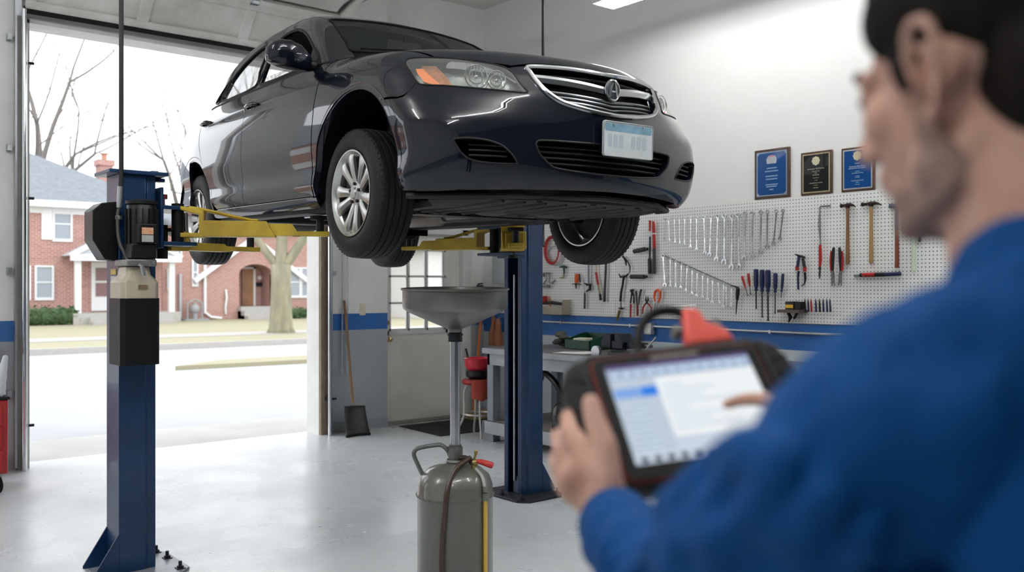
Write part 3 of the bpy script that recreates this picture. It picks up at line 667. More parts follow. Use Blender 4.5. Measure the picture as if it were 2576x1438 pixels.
# doors
bs=[(1.421,.014),(1.455,.18),(1.458,.35),(1.485,.555),(1.475,.66),(1.45,.735)]
fd=S((.383,.014),(.392,.17),(.380,.416),(.385,.569),(.384,.66),(.40,.705),(.53,.725))+S(*bs[::-1])
rd=S(*bs)+S((2.375,.745),(2.41,.70),(2.405,.554),(2.335,.434),(2.19,.250),(2.075,.085),(1.975,.014))
fdn=both('front_door','side',fd,paint,gap=.0025,st=.035); rdn=both('rear_door','side',rd,paint,gap=.0025,st=.035)
# fender
fe=S((.375,.014),(.386,.17),(.374,.416),(.379,.569),(.378,.66),(.395,.70))+[(-.70,.385,.745),(-.618,.39,.785),(-.66,.25,.77),(-.72,0,.72),(-.739,-.156,.683),(-.713,-.423,.646),(-.69,-.57,.598),(-.728,-.522,.598),(-.761,-.465,.599),(-.774,-.463,.584),(-.784,-.484,.562),(-.785,-.524,.529),(-.783,-.580,.474),(-.816,-.574,.429),(-.83,-.55,.412),(-.844,-.516,.408),(-.854,-.384,.419)]+apts(AF,126,-6,22)
both('front_fender','diag',fe,paint,gap=.0015,st=.03)
# quarter + rocker
qp=S((2.381,.745),(2.416,.70),(2.411,.554),(2.341,.434))+apts(AR,134,0,16)+S((2.93,.02),(3.12,.05),(3.12,.30),(3.12,.72),(2.8,.775))
both('rear_quarter_panel','side',qp,paint,gap=.0,st=.04)
both('rocker_panel','side',S((.352,-.045),(.356,.008),(2.06,.008),(2.065,-.045)),paint,st=.03)
# chrome-ish sill line
# front fascia
top_h=[(0,-.945,.562),(-.12,-.925,.565),(-.23,-.885,.568),(-.33,-.85,.563),(-.43,-.82,.548),(-.457,-.811,.540)]
hl=[(-.457,-.811,.540),(-.438,-.84,.513),(-.425,-.865,.47),(-.412,-.905,.425),(-.50,-.86,.428),(-.602,-.793,.437),(-.70,-.70,.448),(-.774,-.613,.458),(-.783,-.580,.474),(-.785,-.524,.529),(-.784,-.484,.562),(-.774,-.463,.584),(-.761,-.465,.599),(-.728,-.522,.600),(-.683,-.588,.594),(-.62,-.655,.586),(-.555,-.718,.572),(-.50,-.77,.560)]
fb=top_h+hl[1:9]+[(-.816,-.574,.429),(-.83,-.55,.406),(-.844,-.516,.402),(-.854,-.384,.413)]+apts(AF,126,186,10)+[(-.828,-.535,-.005),(-.80,-.60,-.012),(-.743,-.703,-.014),(-.6,-.83,-.006),(-.458,-.901,.0),(-.25,-.97,.005),(0,-1.0,.008)]
gr=[(0,-.955,.545),(-.2,-.92,.553),(-.365,-.854,.550),(-.372,-.87,.52),(-.357,-.91,.47),(-.33,-.95,.425),(-.28,-.983,.39),(-.2,-1.0,.370),(-.1,-1.02,.356),(0,-1.03,.350)]
lo=[(0,-1.03,.214),(-.2,-1.02,.214),(-.37,-.98,.213),(-.40,-.97,.205),(-.405,-.97,.19),(-.385,-.97,.15),(-.34,-.99,.11),(-.30,-.99,.095),(-.15,-1.01,.083),(0,-1.02,.080)]
fg=[(-.731,-.816,.201),(-.70,-.84,.207),(-.65,-.87,.206),(-.60,-.89,.199),(-.55,-.912,.182),(-.51,-.925,.150),(-.482,-.931,.113),(-.50,-.93,.105),(-.60,-.885,.105),(-.668,-.854,.116),(-.70,-.835,.14),(-.722,-.82,.175)]
mir=lambda L:[(-v,u,w) for v,u,w in L]
sym=lambda L: L+[(-v,u,w) for v,u,w in L[::-1] if abs(v)>1e-6]
fascia=mkpanel('front_bumper',surf('cyl',sym(fb),holes=[sym(gr),sym(lo),fg,mir(fg)],st=.022),paint,lip=.03)
# dark backing behind the openings
bk=mkpanel('radiator_backing',surf('cyl',[(-.75,-.5,.02),(-.75,-.5,.53),(.75,-.5,.53),(.75,-.5,.02)][::-1],st=.06,off=-.075),shellm,lip=0)
def onsurf(pts,off=0.):
    a=np.array([toparam('cyl',p,-1) for p in pts]); o,d=rays('cyl',a,-1); h,p=march(o,d); n=grad(p); return [V(x) for x in p+n*off]
def bar(pts,off,r,fl=1.,n=6,k=8): 
    q=catm(pts,k); return onsurf([tuple(x) for x in q],off),r
grille=MB(); q=onsurf(densify3:=[tuple(x) for x in catm(sym(gr),5,closed=True)],.004); grille.tube(q,.011,8,closed=True); gob=grille.build('grille',chrome,car,local=True)
m=MB(); p_,_=bar([(-.36,-.88,.505),(-.2,-.95,.492),(-.06,-1,.475),(0,-1,.468),(.06,-1,.475),(.2,-.95,.492),(.36,-.88,.505)],-.012,0); 
vs=[];
for x in p_: vs+=[x+V((0,0,.017)),x+V((0,-.008,.004)),x+V((0,-.004,-.017)),x+V((0,.02,-.017)),x+V((0,.02,.017))]
fs=[(i*5+j,i*5+(j+1)%5,i*5+5+(j+1)%5,i*5+5+j) for i in range(len(p_)-1) for j in range(5)]
m.add(vs,fs); m.build('grille_bar',satin,gob,local=True)
for wz,hw in ((.532,.355),(.452,.335),(.430,.32),(.408,.29),(.388,.25)):
    m=MB(); pts=[(x*hw,-.95,wz-.028*(1-abs(x))**1.3*(1 if wz<.5 else -.1)) for x in (-1,-.6,-.2,0,.2,.6,1)]
    pp,_=bar(pts,-.028,0); m.tube(pp,.0065,6,flat=1.); m.build('grille_slat',blk if wz>.5 else mat('slat_grey',(.16,.165,.17),.3,metal=.8),gob,local=True)
# emblem: ring with a pointed caliper shape
e=onsurf([(0.0,-1,.468)],.006)[0]; em=MB()
em.tube([e+V((.040*cos(a),.004*abs(cos(a)),.046*sin(a))) for a in [2*pi*k/28 for k in range(28)]],.0055,8,closed=True)
em.tube([e+V((-.020,-.002,-.034)),e+V((-.004,-.006,.034))],[.006,.004],6).tube([e+V((.020,-.002,-.034)),e+V((.004,-.006,.034))],[.006,.004],6).tube([e+V((-.013,-.004,-.006)),e+V((.013,-.004,-.006))],.004,6)
em.build('emblem',chrome,gob,local=True); MB().ell(e+V((0,.004,0)),(.037,.006,.043)).build('emblem_backing',mat('emblem_grey',(.10,.11,.12),.35,metal=.6),gob,local=True)
lg=empty('lower_grille',M=CM); lg.parent=car; lg.matrix_world=CM
for wz,hw in ((.190,.39),(.165,.385),(.138,.365),(.112,.33)):
    m=MB(); pp,_=bar([(x*hw,-.98,wz) for x in (-1,-.5,0,.5,1)],-.03,0); m.tube(pp,.005,6).build('lower_slat',blk,lg,local=True)
m=MB(); q=onsurf([tuple(x) for x in catm(sym(lo),5,closed=True)],.0); m.tube(q,.0045,6,closed=True).build('lower_grille_rim',blk,lg,local=True)
lg.matrix_local=Matrix.Identity(4)
for s in (1,-1):
    F=[(v*s,u,w) for v,u,w in fg]; m=MB(); q=onsurf([tuple(x) for x in catm(F,5,closed=True)],.0); m.tube(q,.0045,6,closed=True)
    for wz in (.182,.158,.134): 
        pp=onsurf([(v*s,-.9,wz) for v in np.linspace(-.715,-.51,8)],-.02); m.tube(pp,.004,6)
    m.build('fog_light_grille',blk,car,local=True)
# headlights
lens=mat('headlight_lens',(.75,.78,.74),.08); nt,b=nodes(lens); b.inputs['Alpha'].default_value=.16; b.inputs['Coat Weight'].default_value=1.
refl=mat('headlight_reflector',(.85,.87,.84),.18,metal=1.,noise=.5,nscale=16,bump=.25,bscale=25); amber=mat('amber_lens',(.95,.24,.03),.25,coat=1.,spec=.6)
amber2=mat('amber_reflector',(.75,.30,.12),.3,metal=.7,noise=.5,nscale=30)
hpoly=hl[:1]+hl[1:]
for s in (1,-1):
    h_=mkpanel('headlight',surf('cyl',hpoly,st=.022,gap=.003,off=.001),lens,lip=.02,mirror=(s<0))
    mkpanel('headlight_housing',surf('cyl',hpoly,st=.03,off=-.055,gap=-.004),refl,parent=h_,lip=0,mirror=(s<0))
    m=MB(); q=onsurf([tuple(x) for x in catm(hpoly,4,closed=True)],.0)
    fx=lambda L:[V((x.x*s,x.y,x.z)) for x in L]
    m.tube(fx(q),.0045,6,closed=True).build('headlight_trim',blk,h_,local=True)
    am=[(-.758,-.52,.555),(-.742,-.55,.553),(-.705,-.655,.470),(-.735,-.64,.468),(-.765,-.60,.485),(-.772,-.55,.53)]
    mkpanel('turn_signal',surf('cyl',am,st=.02,off=-.016),amber,parent=h_,lip=.01,mirror=(s<0))
    am2=[(-.735,-.52,.585),(-.69,-.58,.580),(-.655,-.63,.52),(-.66,-.69,.47),(-.70,-.655,.470),(-.74,-.55,.553)]
    mkpanel('marker_reflector',surf('cyl',am2,st=.02,off=-.03),amber2,parent=h_,lip=.01,mirror=(s<0))
    for cx_,wz,rr in ((-.60,.507,.052),(-.49,.490,.042)):
        c=onsurf([(cx_,-.78,wz)],-.012)[0]; m=MB(); ax=V((-.35,-1,.05)).normalized()
        q1,q2=frame(ax)
        for f_,r_ in ((1.,.0035),(.62,.0025)): m.tube([c-ax*(.012*(1-f_)+.006)+(q1*cos(a)+q2*sin(a))*rr*f_ for a in [2*pi*k/30 for k in range(30)]],r_,6,closed=True)
        for k in range(7): x_=(k-3)*rr*.26; hgt=math.sqrt(max(rr*rr-x_*x_,0))*.9; m.tube([c-ax*.016+q1*x_+q2*hgt,c-ax*.024+q1*x_,c-ax*.016+q1*x_-q2*hgt],.0022,6)
        m.ell(c-ax*.012,(.009,.009,.009))
        for k in range(6): a=pi*k/6
        o=m.build('reflector_bowl',refl,h_,local=True)
        if s<0:
            for v_ in o.data.vertices: v_.co.x*=-1
# license plate (blurred characters in the photo: only soft blocks)
pm=mat('plate_white',(.62,.66,.66),.4,noise=.12,nscale=20); pc=V((.045,-1.062,.240))
pr=Matrix.Rotation(R(-2),3,'X')
o=MB(); 
def rr(w_,h_,r_,n=5): 
    pts=[]
    for cx_,cz_,a0 in ((w_/2-r_,h_/2-r_,0),(-w_/2+r_,h_/2-r_,90),(-w_/2+r_,-h_/2+r_,180),(w_/2-r_,-h_/2+r_,270)): pts+=[(cx_+r_*cos(R(a0+90*k/n)),cz_+r_*sin(R(a0+90*k/n))) for k in range(n+1)]
    return pts
pl=MB().prism(rr(.305,.158,.012),lambda a,b,t:pc+V((a,t,b)),-.003,.003).build('license_plate',pm,car,local=True)
m=MB().tube([pc+V((a,-.004,b)) for a,b in rr(.30,.153,.011)],.0025,6,closed=True)
for sx in(-1,1): m.cyl(pc+V((sx*.09,-.003,.064)),pc+V((sx*.09,-.008,.064)),.005,n=10)
m.build('plate_rim',mat('plate_rim',(.4,.42,.43),.4,metal=.6),pl,local=True)
MB().box(pc.x-.13,pc.x+.13,pc.y+.003,pc.y+.05,pc.z-.06,pc.z+.06).build('plate_mount',blk,pl,local=True)
MB().prism(rr(.285,.035,.010),lambda a,b,t:pc+V((a,t,b+.052)),-.0036,-.003).build('plate_band',mat('plate_blue',(.22,.40,.52),.5,noise=.4,nscale=22),pl,local=True)
for k,x in enumerate((-.112,-.078,-.044,.03,.064,.098)): MB().prism(rr(.024,.058,.008),lambda a,b,t:pc+V((a+x,t,b-.008)),-.0036,-.003).build('plate_character',mat('plate_char',(.42,.48,.53),.6),pl,local=True)
# hood, windshield, roof, rear glass, trunk lid
hood_e=[(0,-.935,.57),(-.12,-.918,.57),(-.23,-.88,.573),(-.33,-.845,.568),(-.43,-.812,.553),(-.50,-.758,.56),(-.555,-.706,.575),(-.62,-.645,.59),(-.685,-.565,.6),(-.709,-.423,.646),(-.735,-.156,.683),(-.716,0,.72),(-.656,.25,.77),(-.613,.385,.785),(-.45,.345,.8),(-.2,.315,.8),(0,.305,.8)]
mkpanel('hood',surf('top',sym(hood_e),st=.035,gap=.002),paint,lip=.02)
ws=[(0,.385,.84),(-.2,.395,.84),(-.4,.42,.84),(-.55,.455,.83),(-.60,.478,.829),(-.575,.60,.9),(-.545,.75,1.0),(-.515,.90,1.09),(-.495,.965,1.12),(-.3,.945,1.13),(0,.92,1.14)]
mkpanel('windshield',surf('top',sym(ws),st=.05,off=.0),wsg,lip=.006)
m=MB(); 
def topz(pts,off=0.): 
    a=np.array([(p[0],p[1]) for p in pts]); o,d=rays('top',a,-1); h,p=march(o,d); n=grad(p); return [V(x) for x in p+n*off]
m.tube(topz([tuple(x) for x in catm(sym(ws),4,closed=True)],.001),.007,6,closed=True).build('windshield_seal',blk,car,local=True)
rf=[(0,.935,1),(-.3,.96,1),(-.487,.98,1),(-.52,1.0,1),(-.535,1.2,1),(-.545,1.6,1),(-.53,2.0,1),(-.50,2.24,1),(0,2.30,1)]
mkpanel('roof',surf('top',sym(rf),st=.06),paint,lip=.02)
rg=[(0,2.31,1),(-.49,2.25,1),(-.60,2.86,1),(0,2.95,1)]
mkpanel('rear_window',surf('top',sym(rg),st=.06),tint,lip=.006)
tk=[(0,2.96,1),(-.61,2.87,1),(-.66,2.9,1),(-.66,3.2,1),(0,3.27,1)]
mkpanel('trunk_lid',surf('top',sym(tk),st=.06),paint,lip=.02)
rbm=surf('cylr',[(-1.25,.0),(1.25,.0),(1.25,.70),(-1.25,.70)],st=.05,raw=True); mkpanel('rear_bumper',rbm,paint,lip=.02)
# cabin side frame with window openings; shared borders from the top view
edge_ws=topz([(-.601,.470),(-.577,.595),(-.548,.745),(-.518,.895),(-.498,.96)]); edge_rf=topz([(-.521,1.0),(-.537,1.2),(-.547,1.6),(-.532,2.0),(-.502,2.24),(-.56,2.55),(-.605,2.85)])
cf=S((.40,.712))+[(-.69,.39,.752),(-.62,.40,.79)]+[tuple(x) for x in edge_ws]+[tuple(x) for x in edge_rf]+[(-.66,2.95,.80)]+S((2.90,.775),(2.375,.752),(1.45,.742),(.53,.732))
fw=S((1.395,.762),(1.44,.87),(1.50,.98),(1.50,1.05),(1.45,1.092),(1.36,1.105),(1.22,1.095),(1.09,1.055),(.97,1.005),(.85,.945),(.70,.862),(.625,.815),(.61,.765))
rwn=S((1.495,.764),(1.54,.87),(1.60,.99),(1.66,1.05),(1.76,1.092),(1.86,1.085),(1.98,1.05),(2.08,.995),(2.14,.92),(2.135,.765))
qw=S((2.18,.768),(2.185,.91),(2.20,.92),(2.26,.865),(2.31,.80),(2.30,.770))
both('cabin_frame','diag',cf,paint,holes=[[SP(u,w) for _,u,w in h] for h in (fw,rwn,qw)],st=.035,lip=.02)
def rimtube(poly,mode_pts,r,name,m,parent,off=0.):
    for s in (1,-1):
        q=[V(SP(x.y,x.z)) for x in catm(poly,3,closed=True)]; MB().tube([V((x.x*s-off*s,x.y,x.z)) for x in q],r,6,closed=True).build(name,m,parent,local=True)
rimtube(fw,0,.009,'front_window_seal',blk,car); rimtube(rwn,0,.008,'rear_window_seal',blk,car); rimtube(qw,0,.006,'quarter_window_seal',blk,car)
for nm,pl_ in (('rear_door_window',rwn),('quarter_window',qw)):
    d_=surf('diag',[SP(u,w) for _,u,w in pl_],st=.05,off=-.006); mkpanel(nm,d_,tint,lip=.004); mkpanel(nm,d_,tint,lip=.004,mirror=True)
d_=surf('diag',[SP(u,w) for _,u,w in S((1.395,.762),(1.42,.81),(.62,.80),(.61,.765))],st=.05,off=-.008); mkpanel('front_door_window',d_,tint,lip=.004)
# inner black shells
sh=S((.36,-.03),(.36,.70),(2.9,.74),(2.9,.35))+apts(AR,60,186,14)
both('inner_side_shell','side',sh,shellm,st=.12,off=-.035,lip=0)
mkpanel('headliner',surf('top',sym([(0,.95,1),(-.5,1.0,1),(-.5,2.2,1),(0,2.25,1)]),st=.12,off=-.05),mat('headliner_grey',(.05,.05,.048),.9),lip=0)
# black line along belt and bright sill edge
m=MB()
for s in (-1,1):
    m.tube([V((SP(u,.738)[0]*-s*1.0,u,.738)) for u in np.linspace(.42,2.38,30)],.006,6)
m.build('belt_moulding',blk,car,local=True)
m=MB()
for s in (-1,1):
    m.tube([V((SP(u,.003)[0]*-s*.998,u,.010)) for u in np.linspace(.40,1.96,20)],.004,6)
m.build('sill_edge',satin,car,local=True)
# arch lips + wells
lipm=mat('arch_lip_paint',(.016,.019,.028),.3,coat=1.)
for A,a0,a1 in ((AF,-4,184),(AR,-2,184)):
    for s in (1,-1):
        pts=[]; 
        for k in range(33):
            a=R(a0+(a1-a0)*k/32); u=A[0]+(A[2]-.004)*cos(a); w_=A[1]+(A[2]-.004)*sin(a); p=SP(u,w_); pts.append(V((p[0]*s,u,w_)))
        m=MB(); vs=[]
        for k,p in enumerate(pts):
            a=R(a0+(a1-a0)*k/32); r_=V((0,cos(a),sin(a))); sx=V((s*-1,0,0))
            vs+=[p+r_*.030,p+r_*.030+V((-s,0,0))*-.000+sx*-.0,p+r_*.014-V((s,0,0))*-.007*-1*-1,p-r_*.004+V((-s*.002*-1,0,0)),p-r_*.010-V((-s*.03,0,0))]
        N=5; fs=[(i*N+j,i*N+j+1,i*N+N+j+1,i*N+N+j) for i in range(len(pts)-1) for j in range(N-1)]
        m.add(vs,fs); m.build('wheel_arch_lip',paint,car,local=True,auto=60)
        m=MB(); vs=[];n=24
        for k in range(n+1):
            a=R(-8+196*k/n); 
            for x in (.83,.52): vs.append(V((x*-s,A[0]+(A[2]-.005)*cos(a),A[1]+(A[2]-.005)*sin(a))))
        fs=[(2*i,2*i+1,2*i+3,2*i+2) for i in range(n)]; m.add(vs,fs); c0=len(m.v); m.add([vs[2*i+1] for i in range(n+1)],[tuple(range(n+1))],False); m.build('wheel_well',shellm,car,local=True)
# wheels
tyre_m=mat('tyre_rubber',(.009,.009,.0095),.6,spec=.35,bump=.3,bscale=90); alloy=mat('alloy_silver',(.60,.60,.58),.28,metal=.85,noise=.12,nscale=9)
def make_wheel():
    W=empty('wheel',M=CM); W.parent=car; W.matrix_world=CM
    RO,wd=.322,.205; t=MB(); pr_=[]
    xs=np.linspace(-wd/2,wd/2,41)
    side=[(.212,-wd/2+.012),(.222,-wd/2+.004),(.245,-wd/2-.004),(.275,-wd/2-.002),(.300,-wd/2+.006),(.313,-wd/2+.018)]
    tread=[]
    for x in np.linspace(-wd/2+.024,wd/2-.024,49):
        g=min(abs(x-c) for c in (-.052,-.018,.018,.052)); r=RO-.006*(abs(x)/(wd/2))**2.5*1.5-(.009 if g<.0036 else 0); tread.append((r,x))
    prof=side+tread+[(r,-x) for r,x in side[::-1]]+[(.205,wd/2-.02),(.205,-wd/2+.02)]
    # outer face is -x ; lathe axis +x
    t.lathe(prof,(0,0,0),(1,0,0),88,close=True)
    # shoulder sipes as small ribs
    for k in range(64):
        a=2*pi*k/64
        for sx in (-1,1):
            c=V((sx*(wd/2-.026),cos(a)*(RO-.006),sin(a)*(RO-.006))); t.obox(c*1.0-V((0,cos(a),sin(a)))*.0045,(.022,.0065,.008),Matrix.Rotation(a-pi/2,3,'X'))
    ty=t.build('tyre',tyre_m,W,local=True,auto=30)
    r=MB(); r.lathe([(.212,-wd/2+.010),(.214,-wd/2+.002),(.208,-wd/2+.002),(.200,-wd/2+.012),(.190,-wd/2+.03),(.186,0),(.195,wd/2-.02),(.212,wd/2-.008),(.214,wd/2-.002),(.206,wd/2-.002),(.188,wd/2-.02),(.180,0),(.184,-wd/2+.03)],(0,0,0),(1,0,0),64,close=True)
    xo=-wd/2+.016
    for k in range(10):
        a=2*pi*k/10+R(9); d=V((0,cos(a),sin(a))); q=V((0,-sin(a),cos(a)))
        sk=(.012 if k%2 else -.012)
        vs=[]
        for rad,hw,xx,dp in ((.045,.021,xo+.016,.03),(.09,.020,xo+.008,.026),(.14,.024,xo+.002,.024),(.175,.031,xo-.002,.022),(.200,.040,xo+.002,.02)):
            off=sk*(rad/.2)
            vs+=[d*rad+q*(hw+off)+V((xx+.006,0,0)),d*rad+q*(hw*.35+off)+V((xx,0,0)),d*rad+q*(-hw*.35+off)+V((xx,0,0)),d*rad+q*(-hw+off)+V((xx+.006,0,0)),d*rad+q*(-hw+off)+V((xx+dp,0,0)),d*rad+q*(hw+off)+V((xx+dp,0,0))]
        r.add(vs,[(i*6+j,i*6+(j+1)%6,i*6+6+(j+1)%6,i*6+6+j) for i in range(4) for j in range(6)])
    r.lathe([(.0,xo+.008),(.028,xo+.008),(.032,xo+.012),(.06,xo+.014),(.066,xo+.03),(.06,xo+.06),(0,xo+.06)],(0,0,0),(1,0,0),32)
    rim=r.build('rim',alloy,W,local=True,auto=40)
    MB().lathe([(0,xo-.002),(.024,xo-.001),(.0275,xo+.006),(.028,xo+.012)],(0,0,0),(1,0,0),28).build('centre_cap',mat('cap_silver',(.5,.5,.49),.35,metal=.8),rim,local=True)
    m=MB()
    for k in range(5):
        a=2*pi*k/5+.3; c=V((0,.048*cos(a),.048*sin(a))); m.cyl(c+V((xo+.004,0,0)),c+V((xo+.016,0,0)),.009,n=6); 
    m.build('lug_nut',dark_m,rim,local=True)
    m=MB(); m.lathe([(.05,-.03),(.150,-.03),(.150,-.008),(.172,.0),(.172,.012),(.05,.012)],(0,0,0),(1,0,0),40,close=True).obox((-.02,.10,.06),(.06,.09,.11)); m.build('brake_disc',mat('rusty_disc',(.03,.026,.024),.6,metal=.2),W,local=True)
    return W
def place_wheel(o,v,u,w,flip):
    o.parent=car; o.matrix_local=Matrix.Translation((v,u,w))@(Matrix.Rotation(pi,4,'Z') if flip else Matrix.Identity(4))
w0=make_wheel(); OUT=-.825+.1025
w1=copy_tree(w0,car); w2=copy_tree(w0,car); w3=copy_tree(w0,car)
place_wheel(w0,OUT,0,.012,False); place_wheel(w1,-OUT,-.03,.0,True); place_wheel(w2,OUT,2.49,-.035,False); place_wheel(w3,-OUT,2.47,-.035,True)
# door handles
for s in (1,-1):
    for u0 in (1.345,2.265):
        px_=SP(u0,.618); m=MB(); X=lambda d_:px_[0]*s-d_*s
        m.tube([V((X(0),u0-.085,.617)),V((X(.022),u0-.065,.620)),V((X(.028),u0,.622)),V((X(.022),u0+.065,.620)),V((X(0),u0+.085,.617))],[.010,.013,.013,.013,.010],10,flat=.8)
        m.ell((X(.0),u0+.01,.612),(.008,.05,.026)); m.build('door_handle',paint,fdn[0 if s==1 else 1] if u0<2 else rdn[0 if s==1 else 1],local=True)
# mirrors
for s in (1,-1):
    mb=MB()
    prof=[(-.80,.56,.742,.028,.040),(-.83,.555,.752,.045,.055),(-.87,.55,.765,.062,.068),(-.93,.545,.773,.070,.074),(-.985,.545,.775,.068,.070),(-1.02,.55,.772,.058,.058),(-1.04,.56,.768,.035,.038),(-1.048,.565,.766,.008,.01)]
    vs=[];n=20
    for v_,u_,w_,ru,rw_ in prof:
        for k in range(n):
            a=2*pi*k/n; ca,sa=cos(a),sin(a); ex=.65
            vs.append((v_*s,u_+ru*math.copysign(abs(ca)**ex,ca),w_+rw_*math.copysign(abs(sa)**ex,sa)))
    mb.add(vs,[(i*n+k,i*n+(k+1)%n,i*n+n+(k+1)%n,i*n+n+k) for i in range(len(prof)-1) for k in range(n)]); mb.f.append(tuple(range(n))); mb.sm.append(False); mb.f.append(tuple((len(prof)-1)*n+k for k in range(n))); mb.sm.append(True)
    mo=mb.build('side_mirror',paint,car,local=True,auto=60)
    MB().tube([(-.75*s,.555,.735),(-.83*s,.555,.735)],.028,10).build('mirror_foot',blk,mo,local=True)
    MB().ell((-.93*s,.605,.773),(.095,.012,.062)).build('mirror_glass',chrome,mo,local=True)
    # sail panel
    mkpanel('mirror_sail',surf('side',S((.50,.742),(.66,.748),(.72,.862),(.70,.875),(.60,.82)),st=.04,off=.004),blk,parent=mo,lip=.006,mirror=(s<0))
# interior
seatm=mat('seat_fabric',(.012,.012,.012),.9); 
for s in (-1,1):
    m=MB(); m.obox((s*.36,1.38,.42),(.50,.16,.62),Matrix.Rotation(R(-14),3,'X')); o=m.build('front_seat',seatm,car,local=True,bevel=.05,seg=3)
    MB().obox((s*.36,1.47,.84),(.26,.09,.16),Matrix.Rotation(R(-10),3,'X')).build('headrest',seatm,o,local=True,bevel=.03,seg=3)
MB().obox((0,2.25,.45),(1.2,.16,.6),Matrix.Rotation(R(-14),3,'X')).build('rear_seat',seatm,car,local=True,bevel=.05)
MB().obox((0,.62,.72),(1.36,.52,.12),Matrix.Rotation(R(4),3,'X')).build('dashboard',seatm,car,local=True,bevel=.03)
m=MB(); c=V((.36,.95,.66)); q=Matrix.Rotation(R(25),3,'X')
m.tube([c+q@V((.18*cos(a),0,.18*sin(a))) for a in [2*pi*k/28 for k in range(28)]],.013,8,closed=True).cyl(c+q@V((-.18,0,0)),c+q@V((.18,0,0)),.014).cyl(c,c+q@V((0,-.25,0)),.03); m.build('steering_wheel',seatm,car,local=True)
m=MB().tube([(0,.955,1.10),(0,.97,1.055)],.008,6).obox((0,.98,1.03),(.24,.03,.07)); m.build('rear_view_mirror',blk,car,local=True,bevel=.01)
# wipers, cowl
wp=topz([(-.55,.47),(-.30,.43),(-.05,.43)],.012); m=MB().tube(wp,.006,6); wp=topz([(.05,.42),(.28,.44),(.50,.50)],.012); m.tube(wp,.006,6); m.build('wiper',blk,car,local=True)
mkpanel('cowl',surf('top',sym([(0,.32,1),(-.6,.40,1),(-.6,.47,1),(0,.40,1)]),st=.06,off=-.01),blk,lip=0)
# underbody
und=mat('underbody_grey',(.012,.0125,.014),.55,noise=.5,nscale=7,bump=.5,bscale=10); ptan=mat('exhaust_steel',(.22,.19,.165),.45,metal=.8,noise=.5,nscale=8)
rust=mat('rusty_shield',(.14,.08,.05),.6,metal=.5,noise=.5,nscale=10)
m=MB()
m.prism([(-.70,-.55),(-.54,-.78),(-.3,-.90),(.3,-.90),(.54,-.78),(.70,-.55),(.62,-.46),(.56,-.1),(-.56,-.1),(-.62,-.46)],lambda a,b,t:V((a,b,t-.02*(1 if b>-.5 else 0))),-.042,-.012)
for k in range(9):
    x=-.48+.12*k; m.tube([(x+.02,-.80,-.043),(x,-.55,-.052),(x-.02,-.15,-.066)],.011,6)
for x,y in ((-.3,-.86),(0,-.88),(.3,-.86),(-.5,-.6),(.5,-.6)): m.cyl((x,y,-.05),(x,y,-.02),.014)
m.build('undertray',und,car,local=True)
m=MB(); m.tube([(-.78,-.50,-.025),(-.70,-.66,-.03),(-.43,-.86,-.025),(0,-.945,-.018),(.43,-.86,-.025),(.70,-.66,-.03),(.78,-.50,-.025)],.014,8); m.build('front_air_dam',und,car,local=True)
m=MB(); m.box(-.62,.62,.0,2.0,.0,.05).box(-.80,-.68,.35,2.05,-.065,.0).box(.68,.80,.35,2.05,-.065,.0).box(-.60,-.50,-.1,2.0,-.04,.0).box(.50,.60,-.1,2.0,-.04,.0).box(-.7,.7,1.95,2.15,-.06,.03).box(-.6,.6,2.0,3.1,.0,.06).ell((0,2.9,.0),(.34,.3,.10)); m.build('floor_pan',und,car,local=True,bevel=.01)
sus=mat('suspension_black',(.012,.012,.013),.45,metal=.5,noise=.4); MB().obox((0,.05,-.05),(.9,.16,.05)).build('crossmember',sus,car,local=True)
for s in (-1,1):
    m=MB(); m.tube([(s*.30,-.05,-.05),(s*.5,.0,-.03),(s*.66,0,-.06)],[.03,.028,.022],8).tube([(s*.32,.22,-.05),(s*.5,.12,-.04),(s*.66,0,-.06)],[.028,.026,.022],8).tube([(s*.28,.04,.03),(s*.64,.0,.01)],.014,8).tube([(s*.62,.0,-.05),(s*.58,.02,.25),(s*.54,.03,.5)],[.03,.038,.05],10).tube([(s*.30,.15,.0),(s*.62,.12,.02)],.009,6)
    m.build('suspension',sus,car,local=True); m=MB(); m.tube([(s*.25,2.4,.02),(s*.66,2.48,-.05)],[.03,.025],8).tube([(s*.6,2.48,-.04),(s*.56,2.46,.4)],[.03,.045],10)
    m.tube([(s*.60,.05,.0),(s*.60,.05,-.01),(s*.69,.02,-.0)],.05,10); m.build('suspension',sus,car,local=True)
m=MB(); m.ell((-.15,-.25,.02),(.2,.2,.1)).ell((.2,-.3,.03),(.24,.2,.11)).cyl((-.3,-.28,.02),(.3,-.28,.02),.08); m.build('engine_sump',mat('cast_aluminium',(.10,.10,.095),.5,metal=.7,noise=.5),car,local=True)
m=MB(); m.tube([(.05,-.15,.0),(.03,.2,-.045),(.0,.6,-.05),(.0,1.0,-.045),(.0,1.9,-.045),(.2,2.2,-.03),(.35,2.6,-.02)],.026,12).tube([(.0,.45,-.052),(.0,.52,-.052),(.0,.85,-.052),(.0,.92,-.052)],[.03,.055,.055,.03],14).tube([(.0,1.3,-.05),(.0,1.36,-.05),(.0,1.7,-.05),(.0,1.76,-.05)],[.03,.065,.065,.03],14); m.build('exhaust',ptan,car,local=True)
MB().obox((.12,-.02,-.052),(.34,.16,.03)).obox((-.35,.55,-.012),(.30,.5,.02)).build('heat_shield',rust,car,local=True,bevel=.01)
m=MB(); m.tube([(-.42,.0,-.03),(-.40,.8,-.03),(-.38,1.6,-.03)],.009,6).tube([(-.34,.0,-.03),(-.32,.8,-.03),(-.30,1.6,-.03)],.006,6); m.build('brake_line',galv,car,local=True)
